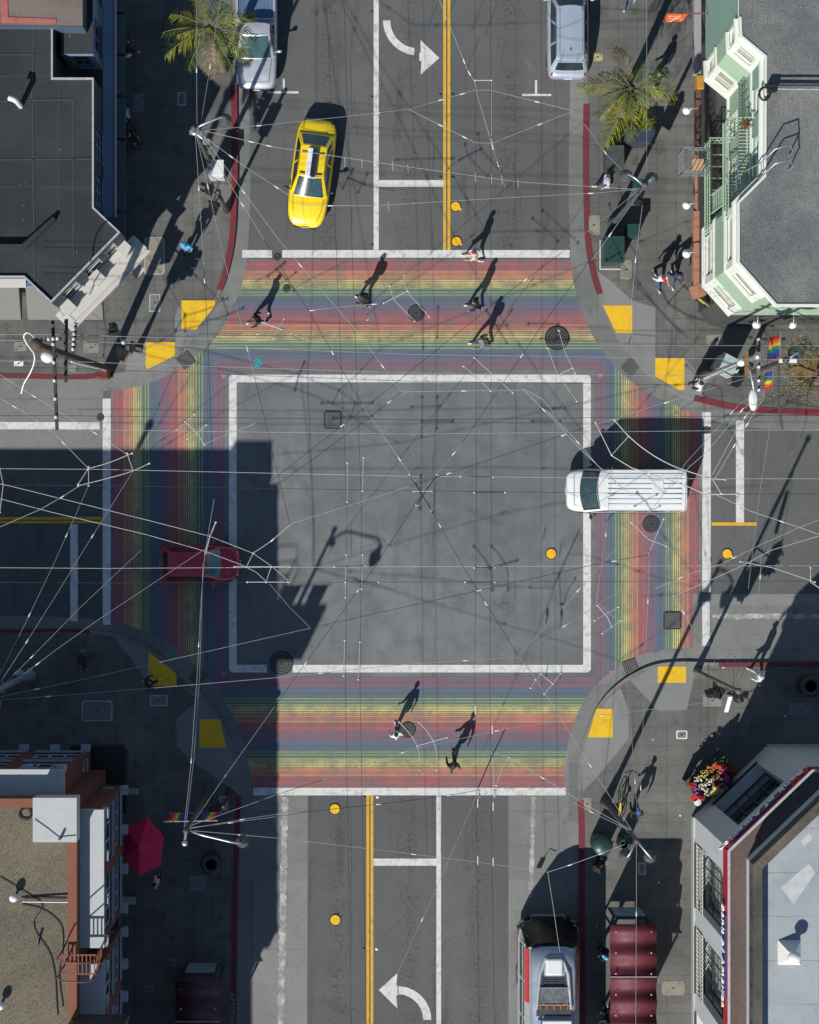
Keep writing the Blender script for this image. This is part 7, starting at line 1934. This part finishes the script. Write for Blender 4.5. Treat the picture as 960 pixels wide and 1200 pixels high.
wire('wire from %s to the bend before the bus' % A['br'], [(746, 984), (700, 1002), (664, 1015), (642, 1022)], 8.0, 6.9, ins=(.4, .75))
wire('thin wire from the bend in front of the bus to its roof', [(642, 1022), (648, 1060), (656, 1115)], 6.9, 4.0)
wire('slanting wire crossing the lower left turn lane', [(465, 1142), (495, 1077), (520, 1022), (557, 937), (560, 924)], 6.9, 6.8, ins=(.3,))
wire('dark segmented wire over the lower crosswalk above the stop line', [(560, 924), (575, 890), (592, 854)], 6.8, 6.9, .024, COPPER_OR_SHADE)
wire('wire from the lower crosswalk fork to %s' % A['br'], [(577, 882), (596, 887), (652, 921), (690, 945), (744, 975)], 6.8, 8.0, ins=(.35, .5))
wire('vertical wire up the kerb ramp from %s' % A['br'], [(748, 968), (743, 896), (735, 795)], 8.0, 7.0, ins=(.3,))
wire('vertical wire up the pavement from %s' % A['br'], [(750, 970), (751, 921), (755, 815)], 8.0, 7.0, ins=(.3,))
wire('vertical wire down over the maroon shelter from %s' % A['br'], [(746, 985), (746, 1049), (745, 1230)], 8.0, 8.0, ins=(.35,))
wire('wire from the lower crosswalk to %s by the red kerb' % A['br'], [(672, 940), (700, 955), (742, 975)], 6.9, 8.0, ins=(.3,))
for i, (x, y) in enumerate(((836, 773), (852, 770), (862, 768), (869, 770), (882, 768))):
    wire('short stay wire fanning from the lower right signal post to the red kerb', [(858, 812), (x, y)], 7.9, 3.5, .010, group='stay wires of the lower right signal post')
# utility cables running left to right between the utility poles
for i, (yl, yr, nm) in enumerate(((392, 405, 'uppermost'), (399, 421, 'second highest'), (423, 441, 'third highest'), (431, 452, 'third lowest'), (487, 487, 'second lowest'), (503, 504, 'lowest'))):
    wire('%s thin utility cable spanning the picture from left to right' % nm, [(-30, yl), (66, yl), (480, (yl + yr) / 2 + 5), (888, yr), (1000, yr)], 10, 9.6, .009 if i < 4 else .011, COPPER_OR_SHADE if i in (3, 4) else WIRE, name='utility_cable', group='utility cables from pole to pole')
# trolley contact wires
for (x0, x1, x2, nm) in ((382, 407, 412, 'first'), (402, 424, 430, 'second'), (557, 558.5, 562, 'third'), (575, 576, 580, 'fourth')):
    wire('%s north-south trolley contact wire from the left' % nm, [(x0, -30), (x0 + (x1 - x0) * .5, 300), (x1, 600), (x1 - 2, 800), (x2, 1230)], 5.9, 5.9, .0085, COPPER_OR_SHADE, name='trolley_wire', group='trolley contact wires')
for (y0, y1, y2, nm) in ((549, 558, 561, 'uppermost'), (568, 575, 579, 'second'), (665, 664, 663, 'third'), (682, 682, 681, 'lowest')):
    wire('%s east-west trolley contact wire' % nm, [(-30, y0), (120, y0 + 1), (480, y1), (830, y2), (1000, y2)], 5.9, 5.9, .0095, FIT if nm in ('uppermost', 'third') else COPPER_OR_SHADE, name='trolley_wire', group='trolley contact wires')
def heavy(label, pts, r=.018, z=6.1, mat=None, curve=False):
    o = wire(label, pts, z, z, r, mat or FIT, name='trolley_fitting', group='heavy trolley wire fittings', cat='trolley fitting', curve=curve)
    for p in (pts[0], pts[-1]): m = MB(); m.ell(G(p[0], p[1], z), (.055, .05, .045), 8, 6); m.build('clamp', FIT, o)
    return o
# left fork
heavy('curved heavy wire of the left fork, upper curve', [(104, 549), (128, 542), (155, 531)], curve=True); heavy('curved heavy wire of the left fork, lower curve', [(92, 569), (124, 561), (155, 552), (175, 543)], curve=True)
heavy('thick short link joining the two wires of the left fork', [(104, 547), (104, 569)]); heavy('slanting link of the left fork at its left', [(103, 550), (92, 567)]); heavy('slanting link of the left fork at its right', [(149, 531), (156, 551)])
wire('wire from the left fork down to the left edge', [(92, 570), (70, 584), (47, 597), (-8, 621)], 6.1, 6.4, .011, FIT, ins=(.2,)); wire('wire from upper left edge to the left fork', [(-8, 462), (32, 485), (66, 510), (92, 537), (104, 549)], 7.2, 6.1, ins=(.2, .7)); wire('wire from upper left edge to the right end of the left fork', [(-8, 434), (70, 483), (108, 505), (150, 533)], 7.2, 6.1, ins=(.3, .75))
heavy('angled heavy wire at the left picture edge', [(-2, 540), (4, 568), (0, 600)])
wire('upper curved wire from the left edge over the red hatchback', [(-5, 566), (10, 569), (95, 590), (175, 610), (245, 628), (296, 648), (318, 663), (341, 683)], 6.1, 6.1, .011, FIT); wire('lower curved wire from the left edge over the red hatchback', [(-5, 583), (60, 600), (170, 626), (241, 646), (286, 663), (301, 671), (313, 682)], 6.1, 6.1, .011, FIT)
heavy('heavy trolley bar right of the red hatchback, upper', [(275, 664), (340, 664)]); heavy('heavy trolley bar right of the red hatchback, lower', [(290, 682), (338, 682)]); heavy('slanting link right of the red hatchback, left', [(297, 648), (289, 664)]); heavy('slanting link right of the red hatchback, right', [(318, 664), (312, 682)])
wire('wire from the fork right of the red hatchback to the box left half', [(297, 648), (318, 634), (340, 615)], 6.1, 6.7, .011, FIT, ins=(.5,)); wire('thin wire from the red hatchback fork to the lower left of the box', [(316, 684), (340, 712), (364, 736)], 6.1, 6.7)
heavy('heavy link crossing the red hatchback windscreen', [(253, 612), (246, 629), (241, 648)], .03)
heavy('pale fork over the left crosswalk upper part, main bar', [(207, 503), (219, 493), (228, 485)], .02); heavy('pale fork over the left crosswalk upper part, lower bar', [(217, 494), (230, 506), (240, 521)], .02); heavy('pale fork over the left crosswalk upper part, cross bar', [(220, 514), (231, 507), (242, 498)], .018)
wire('pale wire from the left crosswalk fork to the box corner', [(187, 514), (205, 504), (228, 490)], 6.2, 6.2, .012); wire('pale wire right of the left crosswalk fork', [(240, 520), (262, 511), (300, 496)], 6.2, 6.5, .012)
# upper crosswalk fittings
heavy('pale double bar on the upper crosswalk beside a walker in black', [(308, 378), (330, 386)], .022); heavy('left cross bar on the upper crosswalk beside a walker in black', [(315, 367), (302, 391)], .016); heavy('right cross bar on the upper crosswalk beside a walker in black', [(333, 373), (321, 396)], .016); wire('pale wire trailing right from the double bar on the upper crosswalk', [(330, 387), (365, 400)], 6.1, 6.3, .012)
wire('pale wire along the upper crosswalk to the middle walker', [(362, 364), (405, 359), (443, 356)], 6.4, 6.2, .013, ins=(.05, .95)); heavy('pale double bar in the middle of the upper crosswalk', [(450, 355), (478, 341)], .024); heavy('pale curved bar in the middle of the upper crosswalk, left', [(457, 335), (461, 349), (472, 362), (486, 376)], .014, curve=True); heavy('pale curved bar in the middle of the upper crosswalk, right', [(474, 322), (477, 340), (490, 356), (503, 371)], .014, curve=True)
wire('wire from the pale double bar down to the yellow stripes', [(443, 361), (430, 376), (425, 388)], 6.2, 6.5, .012, ins=(.5,))
heavy('pale bar left of the large black manhole cover', [(642, 408), (653, 438), (676, 470)], .013); heavy('pale bar over the large black manhole cover', [(655, 387), (662, 412), (674, 437)], .013); heavy('pale cross link below the large black manhole cover', [(655, 439), (671, 431)], .022)
heavy('pale slanting bar at the top line of the box, left', [(543, 429), (560, 443), (575, 458)], .012); heavy('pale slanting bar at the top line of the box, right', [(556, 419), (582, 443), (601, 460)], .012)
wire('pale wire along the inside of the box top line', [(471, 459), (540, 458), (616, 457)], 6.5, 6.5, .012, ins=(.5,)); wire('pale wire at the right end of the box top line', [(616, 457), (635, 467), (650, 484)], 6.5, 6.5, .012)
# centre of the box
for lb, pts in (('left dark dropper pair in the box, left strand', [(407, 542), (407, 588)]), ('left dark dropper pair in the box, right strand', [(426, 536), (425, 575)]), ('left dark dropper pair low in the box, left strand', [(406, 650), (405, 700)]), ('left dark dropper pair low in the box, right strand', [(425, 650), (424, 690)]), ('dropper crossing the bottom box line, left strand', [(404, 750), (403, 792)]), ('dropper crossing the bottom box line, right strand', [(422, 752), (420, 796)])):
    heavy(lb, pts, .016, 5.92)
for lb, pts in (('dark cross bar right of the box centre, upper', [(540, 558), (578, 559)]), ('dark cross bar right of the box centre, lower', [(556, 577), (592, 577)]), ('dark cross bar low in the box, upper', [(392, 664), (428, 663)]), ('dark cross bar low in the box, lower', [(405, 682), (444, 682)]), ('dark cross bar lower right of the box centre, upper', [(556, 665), (580, 665)]), ('dark cross bar lower right of the box centre, lower', [(545, 682), (580, 682)])):
    heavy(lb, pts, .016, 5.95, COPPER_OR_SHADE)
heavy('crossed fitting at the middle of the intersection, first bar', [(480, 556), (506, 598)], .022, 6.4, COPPER_OR_SHADE); heavy('crossed fitting at the middle of the intersection, second bar', [(512, 556), (488, 592)], .022, 6.4, COPPER_OR_SHADE); heavy('pale cross bar at the middle of the intersection', [(485, 575.5), (506, 575.5)], .02, 6.4)
# right fork over the van and right street
heavy('heavy curved wire passing over the van rear to the right fork', [(720, 492), (738, 512), (787, 545), (812, 554), (835, 561)], .022, curve=True); heavy('heavy slanting wire over the van middle', [(698, 495), (717, 534), (740, 548), (785, 563), (806, 570), (822, 577)], .02)
heavy('short link of the van fork', [(737, 511), (717, 533)], .02); wire('slanting wire from the box top right across the van', [(612, 455), (647, 490), (684, 530), (717, 560), (740, 580)], 6.5, 6.2, .013, ins=(.2,)); wire('slanting wire over the van windscreen', [(640, 480), (672, 512), (700, 545), (732, 575)], 6.5, 6.2, .013, ins=(.4,))
heavy('upper bar of the right street fork', [(828, 560), (850, 562)], .03); heavy('lower bar of the right street fork', [(832, 579), (864, 579)], .03); heavy('link of the right street fork', [(835, 561), (845, 578)], .02)
wire('long wire from the right street fork to the right edge', [(838, 579), (880, 599), (937, 618), (970, 630)], 6.1, 6.3, .011, FIT, ins=(.6,)); wire('long heavy wire from the right crosswalk rising to the right edge', [(767, 690), (806, 673), (843, 662), (890, 639), (937, 618), (975, 603)], 6.1, 6.3, .011, FIT, ins=(.15, .45)); wire('second wire from the right crosswalk rising to the right edge', [(788, 699), (830, 681), (868, 664), (903, 645), (970, 625)], 6.1, 6.3, .016, FIT)
heavy('loop link on the right crosswalk', [(787, 681), (808, 672), (808, 681), (787, 681)], .014); heavy('long bar on the right street below the yellow valve cover', [(868, 658), (905, 665), (955, 682)], .018); heavy('square frame at the right picture edge', [(950, 665), (950, 682), (962, 690)], .02)
heavy('slanting bar on the right crosswalk by the manhole cover', [(778, 608), (768, 630), (761, 648)], .022); heavy('thin slanting wire by the right manhole cover', [(740, 612), (760, 632), (781, 640)], .013); heavy('pale fork low on the right crosswalk, main bar', [(700, 709), (712, 723), (717, 734)], .02); heavy('pale fork low on the right crosswalk, upper arm', [(697, 727), (725, 711)], .015); heavy('pale fork low on the right crosswalk, lower arm', [(706, 742), (728, 727)], .015)
wire('wire down the right crosswalk centre', [(761, 648), (760, 690), (757, 760)], 6.2, 6.2, .014, ins=(.5,)); wire('wire down the right crosswalk right stripes', [(783, 640), (786, 690), (811, 735)], 6.2, 6.2, .013, ins=(.8,)); wire('slanting wire on the right street beside the stop line', [(893, 648), (890, 690), (882, 716)], 6.2, 6.2, .013, ins=(.4,)); wire('thin wire slanting down across the right street', [(904, 490), (890, 580), (877, 690)], 6.6, 6.2, .010)
# lower crosswalk fittings
heavy('pale double bar on the lower crosswalk beside a manhole cover', [(489, 874), (524, 864)], .022); heavy('pale curved wire on the lower crosswalk, left', [(468, 846), (482, 862), (490, 876), (492, 902)], .016, curve=True); heavy('pale curved wire on the lower crosswalk, right', [(491, 846), (503, 860), (510, 874), (512, 902)], .016, curve=True)
heavy('pale curved bar above the lower stop line, right', [(582, 920), (588, 902), (597, 887)], .018, curve=True); heavy('pale straight bar above the lower stop line, left', [(577, 881), (579, 920)], .016); heavy('box-shaped clamp on the lower stop line, left', [(561.5, 926), (562, 934)], .05); heavy('box-shaped clamp on the lower stop line, right', [(579.5, 926), (580, 934)], .05)
heavy('pale fork at the lower right corner of the box, upper bar', [(628, 796), (634, 790), (648, 801)], .02); heavy('pale fork at the lower right corner of the box, left arm', [(634, 789), (622, 806)], .016); heavy('pale fork at the lower right corner of the box, right arm', [(657, 789), (648, 801), (638, 813)], .018)
# diamond inner wires and hangers on the top street
wire('left inner wire of the wire diamond', [(557, 97), (559, 110), (575, 163)], 6.8, 6.5, .016); wire('right inner wire of the wire diamond', [(576, 97), (576, 163)], 6.8, 6.5, .016); heavy('small upper frame of the wire diamond', [(557, 94), (576, 94)], .022, 6.8); heavy('bright turnbuckle at the foot of the wire diamond', [(576, 163), (578, 174)], .05, 6.6); wire('thin wire falling from the wire diamond foot', [(578, 174), (583, 190), (592, 220)], 6.6, 6.6, .012, ins=(.4,))
for x, y in ((424, 191), (460, 194), (478, 197), (557, 207), (576, 209), (588, 211), (607, 214), (455, 241), (404, 190)):
    wire('short hanger wire dropping from the span wire across the top street', [(x, y - 5), (x + .5, y + 6)], 7.4, 6.4, .012, FIT, name='hanger', group='hangers along the top span wire', cat='wire fitting')
for x, y in ((557, 832), (577, 855), (560, 941), (578, 945), (560, 1008), (578, 1010)):
    wire('short bright hanger on a trolley wire over the lower street', [(x, y - 5), (x, y + 5)], 6.3, 6.1, .02, INS, name='hanger', group='hangers over the lower street', cat='wire fitting')
# ================================================================ light, sky, camera
w = bpy.data.worlds.new('World'); SC.world = w; w.use_nodes = True; nt = w.node_tree
bg = nt.nodes['Background']; sky = nt.nodes.new('ShaderNodeTexSky'); sky.sky_type = 'NISHITA'; sky.sun_disc = False
to_sun = Vector((-SUN_DIR.x * math.cos(SUN_EL), -SUN_DIR.y * math.cos(SUN_EL), math.sin(SUN_EL))).normalized()
sky.sun_elevation = SUN_EL; sky.sun_rotation = math.atan2(to_sun.x, to_sun.y)
sky.air_density = 1.0; sky.dust_density = .0; sky.ozone_density = .8
nt.links.new(sky.outputs[0], bg.inputs[0]); bg.inputs[1].default_value = .07
sun = bpy.data.lights.new('Sun', 'SUN'); sun.energy = 4.4; sun.angle = R(.53); sun.color = (1, .955, .88)
so = bpy.data.objects.new('Sun', sun); COL.objects.link(so); so.rotation_mode = 'QUATERNION'; so.rotation_quaternion = (-to_sun).to_track_quat('-Z', 'Y')
cam = bpy.data.cameras.new('Camera'); co_ = bpy.data.objects.new('Camera', cam); COL.objects.link(co_); SC.camera = co_
co_.location = (0, 0, CAMH); cam.sensor_fit = 'AUTO'; cam.sensor_width = 36; cam.lens = 36 * FPX / 1200; cam.clip_end = 2000; cam.clip_start = 1
cam.shift_x = (480 - NX) / 1200; cam.shift_y = -(600 - NY) / 1200
SC.render.resolution_x, SC.render.resolution_y = 819, 1024
SC.render.engine = 'CYCLES'
vs = SC.view_settings; vs.view_transform = 'Standard'; vs.look = 'None'; vs.gamma = 1; vs.use_curve_mapping = False; vs.exposure = .42
